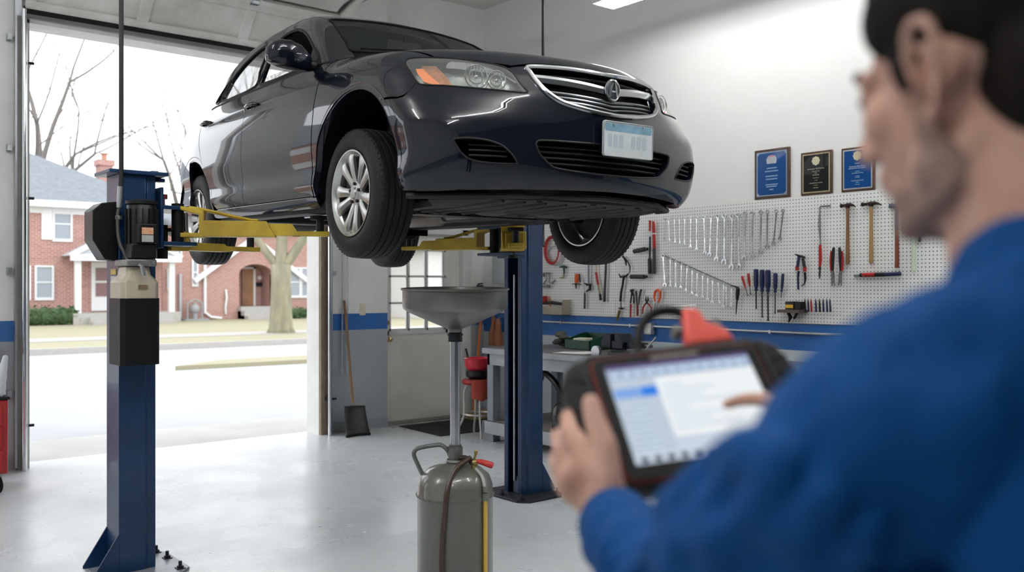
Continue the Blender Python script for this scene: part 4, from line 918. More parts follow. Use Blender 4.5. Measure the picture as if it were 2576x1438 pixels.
# ---------------- two-post lift, drain unit ----------------
blue=mat('lift_blue',(.004,.034,.105),.34,spec=.45,coat=.25,noise=.25,nscale=4,col2=(.003,.022,.07)); yel=mat('lift_yellow',(.62,.44,.045),.42,noise=.55,nscale=6,col2=(.36,.23,.03),bump=.1)
blackp=mat('black_plastic',(.005,.0055,.0055),.38,spec=.4); bolt_m=mat('anchor_bolt',(.03,.03,.035),.5,metal=.5)
def ang2(p,q): return atan2(q[1]-p[1],q[0]-p[0])
def column(x0,x1,y0,y1,open_dir,lab,Hc=2.08):
    cx,cy=(x0+x1)/2,(y0+y1)/2; P=empty('lift_post',(cx,cy,0),label=lab,cat='car lift')
    s=open_dir; t=.012
    # C profile (plan), open towards s*X
    a,b=(x0,x1) if s>0 else (x1,x0) # a = closed side, b = open side
    prof=[(a,y0),(b-s*.055,y0),(b-s*.045,y0+.012),(b,y0+.012),(b,y0+.055),(b-s*t,y0+.055),(b-s*t,y0+.03),(b-s*.05,y0+.03),(b-s*.06,y0+t+.004),(a+s*t,y0+t),(a+s*t,y1-t),(b-s*.06,y1-t-.004),(b-s*.05,y1-.03),(b-s*t,y1-.03),(b-s*t,y1-.055),(b,y1-.055),(b,y1-.012),(b-s*.045,y1-.012),(b-s*.055,y1),(a,y1)]
    MB().prism(prof,lambda p,q,z:V((p,q,z)),.014,Hc).build('post_column',blue,P,bevel=.003)
    MB().box(x0-.055,x1+.055,y0-.03,y1+.03,Hc,Hc+.02).box(b-.02*1,b+s*.0+.02,y0+.02,y1-.02,Hc-.0,Hc+.03).cyl((b+s*.05,cy,Hc-.02),(b+s*.05,cy,Hc),.03).build('top_plate',blue,P,bevel=.004)
    bx0,bx1,by0,by1=x0-.14,x1+.14,y0-.17,y1+.12; c=.07
    if s>0: bx0+=.04
    else: bx1-=.04
    MB().prism([(bx0+c,by0),(bx1-c,by0),(bx1,by0+c),(bx1,by1-c),(bx1-c,by1),(bx0+c,by1),(bx0,by1-c),(bx0,by0+c)],lambda p,q,z:V((p,q,z)),0,.016).build('base_plate',mat('base_plate_grey',(.30,.32,.36),.4,metal=.2,noise=.3,nscale=9) if s>0 else mat('base_plate_dark',(.016,.018,.026),.45,noise=.3),P,bevel=.003)
    for (x,y) in ((bx0+.05,by0+.07),(bx1-.05,by0+.07),(bx0+.05,by1-.06),(bx1-.05,by1-.06),(bx1-.04,cy+.02) if s>0 else (bx0+.04,cy),):
        MB().cyl((x,y,.016),(x,y,.03),.017,n=6).cyl((x,y,.03),(x,y,.055),.009,n=10).box(x-.022,x+.022,y-.022,y+.022,.014,.02).build('anchor_bolt',bolt_m,P)
    for y in (y0,y1-.01):
        MB().prism([(a,.016),(a-s*.12,.016),(a-s*.12,.03),(a,.22)],lambda p,z,q:V((p,q,z)),y,y+.01).build('gusset',blue,P)
    MB().box(min(b-s*.04,b-s*.012),max(b-s*.04,b-s*.012),y0+.06,y1-.06,.02,Hc-.05).build('inner_shadow_strip',mat('inner_shadow_black',(.008,.008,.01),.6),P) if False else None
    MB().cyl((b-s*.02,cy+.005,.1),(b-s*.02,cy+.005,Hc-.5),.009,n=10).build('lift_cable',galv,P)
    MB().box(a+s*.013,a+s*.03,y0+.02,y1-.02,.03,Hc-.02).build('column_shade',mat('column_shade_black',(.002,.0025,.0035),.8,spec=.1),P)  # black sheet standing in for the shade inside the open channel
    MB().box(b-s*.05-.02,b-s*.05+.02,cy-.035,cy+.03,.016,.13).build('cable_anchor',mat('grey_blue_steel',(.12,.15,.2),.4,metal=.5),P)
    # carriage
    zc=1.84
    xa,xb=sorted((b-s*.10,b+s*.085)); 
    MB().box(*sorted((b-s*.10,b+s*.02)),y0+.035,y1-.035,1.70,2.0).box(*sorted((b+s*.01,b+s*.025)),y0-.04,y1+.04,1.70,2.02).box(*sorted((b+s*.02,b+s*.20)),y0-.05,y1+.05,1.905,1.925).box(*sorted((b+s*.02,b+s*.20)),y0-.05,y1+.05,1.715,1.735).build('carriage',blue,P,bevel=.003)
    return P,b,zc
def swing_arm(P,p0,p1,zb,hgt=.085,lab=None,truss=True,pad=True,padz=1.885,w0=.055):
    """box-section telescoping arm from pivot p0 to pad at p1 (plan points)"""
    a=ang2(p0,p1); L=hypot(p1[0]-p0[0],p1[1]-p0[1]); M3=Matrix.Rotation(a,3,'Z'); o=V((p0[0],p0[1],0))
    T=lambda x,y,z:o+M3@V((x,y,0))+V((0,0,z))
    arm=MB(); z0,z1=zb,zb+hgt
    # hook bracket
    arm.prism([(.02,z0-.005),(.14,z0-.005),(.14,z1+.055),(.02,z1+.075),(.02,z1+.055),(.115,z1+.03),(.115,z0+.018),(.02,z0+.018)],lambda x,z,y:T(x,y,z),-w0,w0)
    La=L*.62
    arm.prism([(.13,z0),(La+.05,z0),(La,z1),(.13,z1)],lambda x,z,y:T(x,y,z),-w0,w0)
    A=arm.build('swing_arm',yel,P,bevel=.004)
    MB().prism([(La-.03,z0+.008),(L*.86,z0+.008),(L*.80,z1-.012),(La-.03,z1-.012)],lambda x,z,y:T(x,y,z),-w0*.75,w0*.75).prism([(L*.80,z0+.008),(L+.05,z0+.008),(L+.05,z0+.035),(L*.83,z0+.035),(L*.79,z1-.03)],lambda x,z,y:T(x,y,z),-w0*.6,w0*.6).build('arm_extension',yel,A,bevel=.003)
    if truss: MB().tube([T(.06,0,z1+.07),T(.12,0,z1+.062),T(La*.82,0,z1+.006),T(La*.9,0,z1+.004)],.010,8,flat=2.2).build('truss_rod',yel,A)
    MB().cyl(T(0.0,0,z0-.05),T(0,0,z1+.09),.032,n=20).build('pivot_pin',blackp,A)
    if pad:
        c=T(L,0,0); m=MB().cyl((c.x,c.y,z0+.03),(c.x,c.y,padz-.02),.022,n=16); m.build('pad_screw',dark_m,A)
        MB().cyl((c.x,c.y,padz-.022),(c.x,c.y,padz),.055,n=24).build('lift_pad',rubber,A)
    return A
PL,bL,zL=column(1.46,1.65,4.956,5.17,+1,'blue lift post with power unit, left of the car')
PR,bR,zR=column(4.22,4.41,5.00,5.22,-1,'blue lift post standing by the workbench, right of the car')
rock=lambda v,u: (CM@V((v,u,-.062)))
swing_arm(PL,(1.76,4.95),(2.42,4.60),1.765)
swing_arm(PL,(1.74,5.14),(2.34,5.34),1.70,hgt=.045,truss=False,padz=1.87)
swing_arm(PR,(4.12,5.20),(3.87,5.93),1.765,padz=1.88)
swing_arm(PR,(4.10,4.98),(3.84,4.62),1.745,hgt=.12,truss=False,w0=.08,padz=1.88)
MB().cyl((1.68,4.95,1.925),(1.68,4.95,1.965),.012,n=10).box(1.665,1.70,4.93,4.965,1.96,1.985).build('lock_release',mat('red_black_knob',(.12,.01,.01),.4),PL)
# power unit on the left post
Yp=4.80
def fr(x,y,Y=Yp): p=at(x,y,1,Y); return p.x,p.z
def frbox(mb,x0,y0,x1,y1,Ya,Yb): # front face spans pixels on plane Ya, depth to Yb
    a,zt=at((x0+x1)/2,y0,1,Ya).x,at((x0+x1)/2,y0,1,Ya).z; zb=at((x0+x1)/2,y1,1,Ya).z; xa=at(x0,y0,1,Ya).x; xb=at(x1,y0,1,Ya).x
    return mb.box(xa,xb,Ya,Yb,zb,zt)
pu=empty('power_unit',(1.53,4.86,1.1)); pu.parent=PL; pu.matrix_local=RM[PL.name].inverted()@Matrix.Translation((1.53,4.86,1.1))
cx=at(356,600,1,4.83).x
m=MB().lathe([(0,1.925),(.060,1.925),(.072,1.905),(.072,1.70),(.065,1.64),(0,1.64)],(cx,4.83,0),(0,0,1),28)
for k in range(14):
    a=2*pi*k/14; m.obox((cx+.074*cos(a),4.83+.074*sin(a),1.79),(.012,.006,.2),Matrix.Rotation(a,3,'Z'))
m.lathe([(0,1.94),(.045,1.94),(.078,1.93),(.078,1.915),(.0,1.915)],(cx,4.83,0),(0,0,1),28); m.build('electric_motor',blackp,pu)
m=MB(); frbox(m,350,562,397,612,4.715,4.78); frbox(m,331,612,394,650,4.74,4.9); cb=m.build('capacitor_box',blackp,pu,bevel=.006)
m=MB(); frbox(m,357,572,386,589,4.713,4.715).build('warning_label',mat('label_orange',(.75,.55,.40),.5,noise=.5,nscale=120,col2=(.7,.25,.1)),cb); m=MB(); frbox(m,357,591,386,608,4.713,4.715).build('warning_label',mat('label_grey',(.55,.58,.52),.5,noise=.4,nscale=150),cb)
m=MB(); frbox(m,320,652,395,669,4.72,4.93); m.build('pump_block',mat('cast_block',(.28,.28,.26),.45,metal=.6,noise=.3,nscale=30),pu,bevel=.006)
m=MB(); frbox(m,338,661,348,664,4.71,4.72); frbox(m,382,656,390,664,4.71,4.72); px_,pz_=fr(357,668,4.70); m.tube([(px_-.006,4.72,pz_+.005),(px_,4.70,pz_),(px_+.008,4.695,pz_-.05)],.010,10); m.build('fill_spout',galv,pu)
xa=at(306,700,1,4.72).x; xb=at(402,700,1,4.72).x; zt=at(356,670,1,4.72).z; z1=at(356,694,1,4.72).z; z2=at(356,750,1,4.72).z; z3=at(356,918,1,4.72).z
def rrect(x0,x1,y0,y1,c): return [(x0+c,y0),(x1-c,y0),(x1,y0+c),(x1,y1-c),(x1-c,y1),(x0+c,y1),(x0,y1-c),(x0,y0+c)]
def loft(mb,rings):
    vs=[];n=len(rings[0][0])
    for pts,z in rings: vs+=[(x,y,z) for x,y in pts]
    fs=[(i*n+j,i*n+(j+1)%n,i*n+n+(j+1)%n,i*n+n+j) for i in range(len(rings)-1) for j in range(n)]+[tuple(range(n)),tuple((len(rings)-1)*n+j for j in range(n))]
    return mb.add(vs,fs,False)
tb=mat('reservoir_beige',(.50,.44,.34),.45,noise=.25,nscale=5,col2=(.40,.34,.25))
loft(MB(),[(rrect(xa,xb,4.72,4.93,.02),z3+.01),(rrect(xa,xb,4.72,4.93,.02),z1-.03),(rrect(xa+.03,xb-.03,4.74,4.91,.02),z1+.005),(rrect(xa+.035,xb-.035,4.75,4.90,.02),zt)]).build('oil_reservoir',tb,pu,bevel=.004)
loft(MB(),[(rrect(xa-.003,xb+.003,4.717,4.933,.02),z3),(rrect(xa-.003,xb+.003,4.717,4.933,.02),z2)]).build('reservoir_cover',mat('cover_black',(.003,.003,.0035),.5,spec=.3),pu)
m=MB(); frbox(m,348,716,372,727,4.716,4.72); m.build('reservoir_label',mat('label_brown',(.25,.17,.10),.6,noise=.4,nscale=90),pu)
# electrical box on the outer face
e0=V((1.46,5.06,0)); ze0,ze1=1.635,1.935
m=MB().prism([(4.90,ze0),(5.06,ze0),(5.06,ze1),(4.90,ze1)],lambda y,z,x:V((x,y,z)),1.41,1.46)
m=MB().prism([(1.455,ze0-.005),(1.395,ze0-.0),(1.335,ze0+.10),(1.335,ze1-.05),(1.38,ze1-.01),(1.455,ze1)],lambda x,z,y:V((x,y,z)),4.965,5.12).build('switch_box',blackp,PL,bevel=.004)
# stickers on the outer face
for y0_,y1_,c_ in ((676,690,(.75,.50,.12)),(694,712,(.6,.6,.58)),(716,738,(.55,.55,.52)),(742,768,(.65,.64,.58)),(770,800,(.62,.60,.55))):
    za=1.5+(719-y1_)/2320*4.8; zb=1.5+(719-y0_)/2320*4.8
    MB().box(1.457,1.46,5.0,5.09,za,zb).build('safety_sticker',mat('sticker_%.2f'%(c_[0]*c_[1]),c_,.5,noise=.4,nscale=90),PL)
# cables from the ceiling
c0=at(305,300,1,4.925); f0=at(296,520,1,4.925); 
p=[(c0.x,4.925,HC),(c0.x,4.925,2.06),(c0.x-.004,4.925,2.0)]
MB().tube(p,.0115,10).build('supply_conduit',mat('cable_dark',(.012,.011,.012),.5),PL)
MB().cyl((c0.x-.004,4.925,2.01),(c0.x-.010,4.925,1.90),.0145).cyl((c0.x-.012,4.925,1.86),(c0.x-.012,4.925,1.84),.018).build('conduit_fitting',galv,PL)
q=[at(296,540,1,4.92),at(297,585,1,4.90),at(303,615,1,4.87),at(318,645,1,4.84),at(322,655,1,4.80)]
MB().tube([tuple(x) for x in catm([(c0.x-.010,4.925,1.90)]+q,6)],.009,8).build('hydraulic_hose',mat('hose_dark',(.05,.05,.045),.5),PL)
c1=at(1366,60,1,5.3); MB().tube([(c1.x,5.3,HC),(c1.x,5.3,1.9),(c1.x-.05,5.24,1.8)],.011,8).build('supply_conduit',mat('cable_dark',(.012,.011,.012),.5),PR)
# ---- oil drain unit ----
Dx,Dy=2.59,3.568
dr=empty('oil_drain',(Dx,Dy,0),label='grey waste oil drain tank with steel funnel standing under the car',cat='oil drain')
gm=mat('drain_grey_paint',(.115,.12,.10),.28,coat=.5,noise=.35,nscale=5,col2=(.095,.095,.08)); stl=mat('polished_tube',(.50,.50,.51),.2,metal=1.,noise=.2,nscale=10)
rt=.18
MB().lathe([(0,.06),(rt-.02,.06),(rt,.09),(rt,.500),(rt+.004,.506),(rt+.004,.514),(rt,.520),(rt-.002,.56),(rt-.018,.600),(rt-.055,.632),(rt-.11,.652),(.03,.662),(0,.662)],(Dx,Dy,0),(0,0,1),56).build('tank',gm,dr,auto=50)
m=MB(); 
for k in range(90):
    a=2*pi*k/90; m.ell((Dx+(rt+.003)*cos(a),Dy+(rt+.003)*sin(a),.51+.002*sin(k*3.1)),(.005,.007,.0045),nu=6,nv=4)
m.build('weld_seam',gm,dr)
MB().cyl((Dx,Dy,.66),(Dx,Dy,1.30),.024,n=28).build('pole',stl,dr)
MB().cyl((Dx,Dy,.655),(Dx,Dy,.69),.034,n=24).cyl((Dx,Dy,.69),(Dx,Dy,.735),.036,n=8).cyl((Dx,Dy,.735),(Dx,Dy,.745),.030,n=24).lathe([(.04,.655),(.045,.665),(.04,.675)],(Dx,Dy,0)).build('pole_collar',mat('oily_fitting',(.18,.18,.165),.35,metal=.6,noise=.4,nscale=30),dr)
til=Matrix.Rotation(R(1.6),3,V((cT,-sT,0))); fo=V((Dx,Dy,1.28))
fax=til@V((0,0,1))
fm_=mat('funnel_steel',(.22,.22,.205),.34,metal=.8,noise=.5,nscale=5,col2=(.12,.115,.105),bump=.15,bscale=12)
rf_=.252
fn=MB().lathe([(.024,-.005),(.032,0),(.034,.015),(.06,.026),(.14,.060),(.22,.096),(rf_-.006,.112),(rf_-.001,.125),(rf_-.002,.198),(rf_+.006,.202),(rf_+.006,.210),(rf_-.004,.211),(rf_-.007,.205),(rf_-.008,.125),(.22,.104),(.14,.068),(.05,.034),(.024,.03)],fo,fax,64,close=False).build('funnel',fm_,dr,auto=40)
MB().lathe([(0,.10),(.2255,.104),(.2256,.1045),(0,.1045)],fo,fax,40).build('funnel_strainer',mat('oily_black',(.006,.006,.006),.3),fn)
MB().lathe([(.034,-.045),(.034,-.005),(.026,.0),(.026,-.045)],fo,(0,0,1),24).lathe([(.038,-.016),(.038,-.008),(.03,-.008),(.03,-.016)],fo,(0,0,1),24).build('funnel_clamp',dark_m,dr)
rv=V((cT,-sT,0)); fv=V((sT,cT,0)); D0=V((Dx,Dy,0))
DP=lambda a,b,z: D0+rv*a-fv*b+V((0,0,z)) # a right, b towards the camera
zc_=lambda y: 1.5-(y-719)/2320*4.4
MB().tube([tuple(x) for x in catm([DP(-.155,0,.60),DP(-.17,0,.63),DP(-.196,0,.69),DP(-.192,0,.715),DP(-.17,0,.728),DP(-.09,0,.742),DP(-.06,0,.738),DP(-.035,0,.715),DP(-.025,0,.69)],5)],.0105,12).build('carry_handle',mat('handle_grey',(.12,.125,.12),.35,metal=.4),dr)
m=MB().tube([DP(.02,.02,.685),DP(.05,.03,.688),DP(.075,.04,.675),DP(.085,.04,.665)],[.014,.011,.014,.016],10)
m.build('oily_elbow',mat('oily_iron',(.06,.055,.045),.3,metal=.5),dr)
vb=DP(.092,.05,.662); m=MB().cyl(DP(.092,.05,.625),DP(.092,.05,.675),.014,n=16).ell(DP(.095,.05,.668),(.02,.02,.017)).cyl(DP(.09,.05,.67),DP(.10,.05,.71),.006).ell(DP(.101,.05,.715),(.009,.009,.014)).cyl(DP(.085,.05,.62),DP(.085,.05,.632),.022,n=6)
v_=m.build('brass_valve',mat('brass_old',(.42,.32,.12),.3,metal=.9,noise=.4,nscale=40),dr)
MB().tube([DP(.105,.055,.675),DP(.125,.06,.673),DP(.175,.075,.660),DP(.182,.076,.658)],[.009,.013,.016,.012],12).build('valve_lever',mat('red_grip',(.45,.025,.02),.45),v_)
hz=[(1185,1150,.05),(1172,1160,.07),(1155,1172,.11),(1140,1200,.15),(1130,1240,.19),(1125,1290,.195),(1119,1350,.195),(1116,1410,.195),(1118,1470,.195)]
pts=[DP((x-1145)/2320*(4.4-b_)+0,b_,1.5-(y-719)/2320*(4.4-b_)) for x,y,b_ in hz]
MB().tube([tuple(x) for x in catm(pts,6)],.0115,12).build('drain_hose',mat('hose_brown',(.045,.022,.013),.3,spec=.6),dr)
pts=[DP(.10,.06,.64),DP(.125,.09,.62),DP(.137,.11,.60),DP(.145,.12,.565)]
MB().tube([tuple(x) for x in catm(pts,5)],.008,10).build('sight_hose',mat('clear_hose',(.4,.4,.38),.2),dr)
sx,sb=.147,.118
MB().cyl(DP(sx,sb,.57),DP(sx,sb,.545),.014,n=8).cyl(DP(sx,sb,.54),DP(sx,sb,.505),.018,n=14).build('sight_fitting',gm,dr)
MB().cyl(DP(sx,sb,.51),DP(sx,sb,.10),.0105,n=14).build('sight_tube',mat('amber_oil_tube',(.50,.30,.03),.15,coat=.6,noise=.3,nscale=4,col2=(.62,.38,.04)),dr)
MB().cyl(DP(sx-.004,sb-.013,.51),DP(sx-.004,sb-.013,.10),.012,n=10).build('sight_backing',dark_m,dr)
for k,a in enumerate((.5,2.1,3.7,5.2)):
    c=D0+V((cos(a)*.2,sin(a)*.2,0)); MB().cyl(c+V((-.012,0,.035)),c+V((.012,0,.035)),.035,n=20).box(c.x-.02,c.x+.02,c.y-.012,c.y+.012,.05,.075).tube([c+V((0,0,.075)),D0+V((cos(a)*.12,sin(a)*.12,.075))],.012,6).build('caster',rubber,dr)
# ---------------- pegboard wall ----------------
PX=XR-.012
pegm=mat('pegboard_white',(.84,.84,.81),.5); nt,b=nodes(pegm)
g=nt.nodes.new('ShaderNodeNewGeometry'); sp=nt.nodes.new('ShaderNodeSeparateXYZ'); nt.links.new(g.outputs['Position'],sp.inputs[0])
def fr_(o,off): 
    a=mathn(nt,'FRACT',mathn(nt,'DIVIDE',mathn(nt,'ADD',o,off),.0285)); return mathn(nt,'SUBTRACT',a,.5)
a=fr_(sp.outputs[1],5.0); c=fr_(sp.outputs[2],.0); r2=mathn(nt,'ADD',mathn(nt,'MULTIPLY',a,a),mathn(nt,'MULTIPLY',c,c)); h_=mathn(nt,'LESS_THAN',r2,.024)
nt.links.new(mixc(nt,h_,(.84,.84,.81),(.05,.05,.05)),b.inputs['Base Color'])
zt=2.235; zb=1.195
for k,(y0,y1) in enumerate(((7.75,6.42),(6.418,4.72),(4.718,1.9))):
    o=MB().box(PX-.006,PX,y1,y0,zb,zt).build('pegboard',pegm,bevel=.0015,loc=(PX,(y0+y1)/2,zb)); tag(o,('white pegboard panel farthest from the camera behind the right lift post','white pegboard panel holding the combination wrenches and screwdrivers','white pegboard panel holding the hammers, nearest the camera')[k],'pegboard','pegboard panels')
    f=MB(); 
    for z in (zb,zt-.02): f.box(PX,XR-.001,y1,y0,z,z+.02)
    f.build('batten',mat('batten_wood',(.4,.32,.2),.7),o)
WX=PX-.006
def pw(x,y,d=.0): return at(x,y,0,WX-d)
steel=mat('wrench_chrome',(.66,.67,.68),.24,metal=1.,noise=.55,nscale=40); steel2=mat('tool_steel_dull',(.30,.30,.31),.35,metal=.9,noise=.3,nscale=30)
redh=mat('tool_red',(.34,.012,.012),.4); blh=mat('tool_navy',(.008,.016,.07),.38); blk2=mat('tool_black',(.006,.006,.0065),.42); hick=mat('hickory_handle',(.24,.11,.045),.45,noise=.35,nscale=14,stretch=(6,6,1)); orh=mat('tool_orange',(.70,.10,.02),.4); grey2=mat('tool_grey_rubber',(.035,.035,.038),.55)
YH=V((0,-1,0)); ZH=V((0,0,1)); XO=V((-1,0,0))  # right, up, out of the wall
def hook(o,p,l=.03):
    MB().tube([p+XO*-.005,p+XO*l,p+XO*(l+.008)+ZH*.012],.0022,6).build('peg_hook',galv,o)
def wrench_mb(p0,p1,s,d=.012,openr=None):
    """combination wrench: ring at p0, open jaw at p1; s = ring outer radius"""
    ax=(p1-p0).normalized(); q=ax.cross(XO).normalized(); L=(p1-p0).length; m=MB(); T=lambda a,b,t: p0+ax*a+q*b+XO*t
    t0,t1=.004,.004+s*.55
    n=18; vs=[]
    for k in range(n):
        a=2*pi*k/n
        for r_,t in ((s,t0),(s,t1),(s*.62,t1),(s*.62,t0)): vs.append(T(r_*cos(a),r_*sin(a),t))
    m.add(vs,[(4*k+j,4*k+(j+1)%4,4*((k+1)%n)+(j+1)%4,4*((k+1)%n)+j) for k in range(n) for j in range(4)])
    w_=s*.42; m.prism([(s*.85,-w_*1.2),(s*1.6,-w_),(L*.5,-w_*.8),(L-s*1.9,-w_),(L-s*1.2,-w_*1.5),(L-s*1.2,w_*1.5),(L-s*1.9,w_),(L*.5,w_*.8),(s*1.6,w_),(s*.85,w_*1.2)],lambda a,b,t:T(a,b,t),t0+.001,t0+s*.38)
    J=s*1.22; c=L; tl=.26
    jaw=[]
    for k in range(13):
        a=R(140)+(R(-140)-R(140))*k/12 if False else R(35+290*k/12)
        jaw.append((c+J*cos(a+0),J*sin(a+0)))
    inn=[(c+J*.75,-J*.46),(c-J*.12,-J*.46),(c-J*.42,0),(c-J*.12,J*.46),(c+J*.75,J*.46)]
    poly=jaw+inn; rot=Matrix.Rotation(tl,2); 
    def rr_(a,b): v_=rot@V((a-c,b)); return (v_.x+c,v_.y)
    m.prism([rr_(a,b) for a,b in poly],lambda a,b,t:T(a,b,t),t0,t0+s*.5)
    return m
def cropA(X,Y): return 1640+X/3.995,490+Y/3.995
row1=[((140,245),(130,448),9),((172,250),(180,455),10),((232,240),(238,478),9),((280,240),(285,488),9.5),((335,238),(332,495),10.5),((397,232),(393,525),13),((455,232),(455,550),14),((530,228),(540,580),15.5),((603,222),(587,600),18),((672,217),(657,648),19.5),((737,212),(735,672),23),((815,217),(808,728),22),((877,208),(883,720),20),((945,192),(935,635),20),((1018,187),(1013,615),19),((1103,177),(1097,572),18.5),((1168,172),(1163,520),17),((1258,167),(1228,485),16),((1325,160),(1292,440),14)]
names1=['first and smallest','second','third','fourth','fifth','sixth','seventh','eighth','ninth','tenth','eleventh and widest-headed','twelfth and longest','thirteenth','fourteenth','fifteenth','sixteenth','seventeenth','eighteenth','last']
for k,(a,b_,s) in enumerate(row1):
    p0=pw(*cropA(*a),.02); p1=pw(*cropA(*b_),.02); sz=s/3.995/2320*9.6
    o=wrench_mb(p0,p1,sz).build('combination_wrench',steel if k not in (0,18) else steel2,loc=tuple(p0),bevel=.0008,seg=1)
    tag(o,'%s chrome combination wrench from the post in the upper pegboard row'%names1[k],'wrench','combination wrenches in the upper row')
    hook(o,p0+V((.0,0,.0)))
row2=[((120,612),(138,905),19),((190,648),(190,915),11),((243,675),(243,925),12),((303,700),(295,930),12),((360,727),(347,965),12.5),((410,752),(407,990),12),((460,782),(455,1010),11),((515,802),(513,1018),11.5),((567,827),(563,1045),11),((615,852),(612,1075),12),((672,872),(682,1085),11),((727,895),(722,1120),11.5),((752,918),(752,1110),10),((805,932),(800,1125),10)]
nm2=['first and widest','second','third','fourth','fifth','sixth','seventh','eighth','ninth','tenth','eleventh','twelfth','thirteenth','fourteenth and lowest']
for k,(a,b_,s) in enumerate(row2):
    p0=pw(*cropA(*a),.02); p1=pw(*cropA(*b_),.02); sz=s/3.995/2320*9.7
    o=wrench_mb(p0,p1,sz).build('combination_wrench',steel,loc=tuple(p0),bevel=.0008,seg=1)
    tag(o,'%s chrome combination wrench down the slanting lower pegboard row'%nm2[k],'wrench','combination wrenches in the slanting row'); hook(o,p0)
pa=pw(*cropA(100,600),.012); pb=pw(*cropA(860,935),.012); tag(MB().tube([pa,pb],.004,8).build('slanting_tool_rail',steel2,loc=tuple(pa)),'thin slanting steel rail carrying the lower row of wrenches','tool rail')
# horizontal wrenches
for k,(xa,ya,xb,yb) in enumerate(((1705,777,1737,775+2),(1692,771,1742,766),(1689,783,1748,789),(1700,793,1745,797))):
    p0=pw(xa-8,ya,.02+.004*k); p1=pw(xb+10,yb,.02+.004*k); o=wrench_mb(p0,p1,.0085).build('combination_wrench',steel,loc=tuple(p0)); tag(o,('second','topmost','third','lowest')[k]+' of four wrenches lying level low on the pegboard','wrench','level wrenches'); hook(o,p0)
# screwdrivers
def driver(a,b_,f,hm,lab,tipm=None,rad=5.5,grp='screwdrivers in the wire rack'):
    p0=pw(*cropA(*a),.03); p1=pw(*cropA(*b_),.03); d=(p1-p0); pm_=p0+d*f; r=rad/2320*8
    h=MB().tube([p0,p0+d.normalized()*.006,p0+d*f*.3,p0+d*f*.72,p0+d*f*.86,pm_],[r*.7,r,r,r*.95,r*.62,r*.75],10)
    o=h.build('screwdriver',hm,loc=tuple(p0)); MB().tube([pm_,p1-d.normalized()*.012,p1],[r*.28,r*.28,r*.42],8,flat=1).build('shaft',tipm or steel2,o)
    tag(o,lab,'screwdriver',grp); return o
dr1=[((905,815),(962,1012),.62,redh,'red handled screwdriver leaning, beside the black inspection tool',3.2),((968,788),(992,1000),.62,redh,'red handled screwdriver standing beside the navy screwdrivers',3.4),
((1045,745),(1048,1145),.55,blh,'navy handled screwdriver, first from the red ones',5.8),((1106,752),(1109,1232),.46,blh,'navy handled screwdriver, second from the red ones',5.8),((1165,755),(1168,1265),.43,blh,'navy handled screwdriver with the longest shaft',6.6),((1241,785),(1238,1190),.48,blh,'navy handled screwdriver, second from the pegboard seam',5.2),((1318,790),(1298,1030),.76,blh,'navy handled screwdriver tilted against the pegboard seam',3.6)]
for a,b_,f,hm,lab,rd_ in dr1: driver(a,b_,f,hm,lab,blk2,rd_)
ra=pw(*cropA(950,960),.03); rb=pw(*cropA(1335,960),.03); rc=pw(*cropA(950,1003),.0); rd2=pw(*cropA(1335,1003),.0)
m=MB().tube([ra,rb],.0022,6).tube([rc+XO*.05,rd2+XO*.05],.0022,6).tube([rc+XO*.012,rd2+XO*.012],.0022,6).tube([ra,ra+XO*-.03],.002,6).tube([rb,rb+XO*-.03],.002,6)
for f in (0,.2,.4,.6,.8,1): q=rc+(rd2-rc)*f; m.tube([q,q+XO*.05],.002,6)
tag(m.build('screwdriver_rack',galv,loc=tuple(ra)),'thin wire rack holding the screwdrivers','tool rack')
# black inspection tool
p0=pw(*cropA(865,925),.03); p1=pw(*cropA(845,1200),.03); d=p1-p0
tag(MB().tube([p0,p0+d*.05,p0+d*.25,p0+d*.45,p0+d*.5,p1],[.006,.017,.018,.012,.007,.004],10).tube([p0+V((0,.07,.012)),p0],.005,6).build('tyre_probe',blk2,loc=tuple(p0)),'black handled hooked tool at the low end of the slanting rail','hand tool')
def cropB(X,Y): return 1940+X/3.783,470+Y/3.783
# saw / pick tool with red handle
p=lambda X,Y,d=.025: pw(*cropB(X,Y),d)
o=MB().tube([p(466,550),p(466,600),p(468,700),p(462,760)],[.010,.013,.013,.009],12).build('offset_driver',redh,loc=tuple(p(466,180))); MB().tube([p(560,178,.0),p(560,180),p(470,186),p(462,192),p(464,350),p(468,550)],.0062,8).tube([p(462,192),p(450,360),p(463,500)],.003,6).build('shaft',steel2,o); MB().tube([p(463,760),p(463,790)],.011,10).tube([p(463,790),p(460,830),p(460,875)],[.007,.009,.004],8).build('ferrule',grey2,o); tag(o,'long L-hooked steel tool with red handle hanging left of the hammers','hand tool')
def hammer(hx,hy,bx,by,hw,lab,mhead,mh,claw=True,r=.0145):
    top=p(hx,hy); bot=p(bx,by); ax=(top-bot).normalized()
    o=MB().tube([bot,bot+ax*.01,bot+ax*.06,bot+(top-bot)*.5,bot+(top-bot)*.8,top],[r*.85,r,r*1.0,r*.85,r*.78,r*.8],12,flat=1.).build('hammer',mh,loc=tuple(bot))
    c=top+ax*.012; w_=hw/3.783/2320*7.3
    m=MB().tube([c+YH*-w_*.48,c+YH*-w_*.40,c+YH*-w_*.36,c+YH*-w_*.18,c,c+YH*w_*.2+ZH*.004,c+YH*w_*.40-ZH*.004,c+YH*w_*.54-ZH*.016],[.016,.0165,.011,.013,.018,.013,.008,.003],12).cyl(c-ax*.022,c+ax*.012,.016,n=12)
    m.build('hammer_head',mhead,o,bevel=.001); hook(o,c+ZH*-.02,.04); tag(o,lab,'hammer','hammers on the pegboard'); return o
dkh=mat('hammer_iron',(.045,.03,.025),.45,metal=.7,noise=.3,nscale=30)
hammer(728,190,728,735,150,'darker wooden claw hammer hanging by the red and black pliers',dkh,hick,r=.0150)
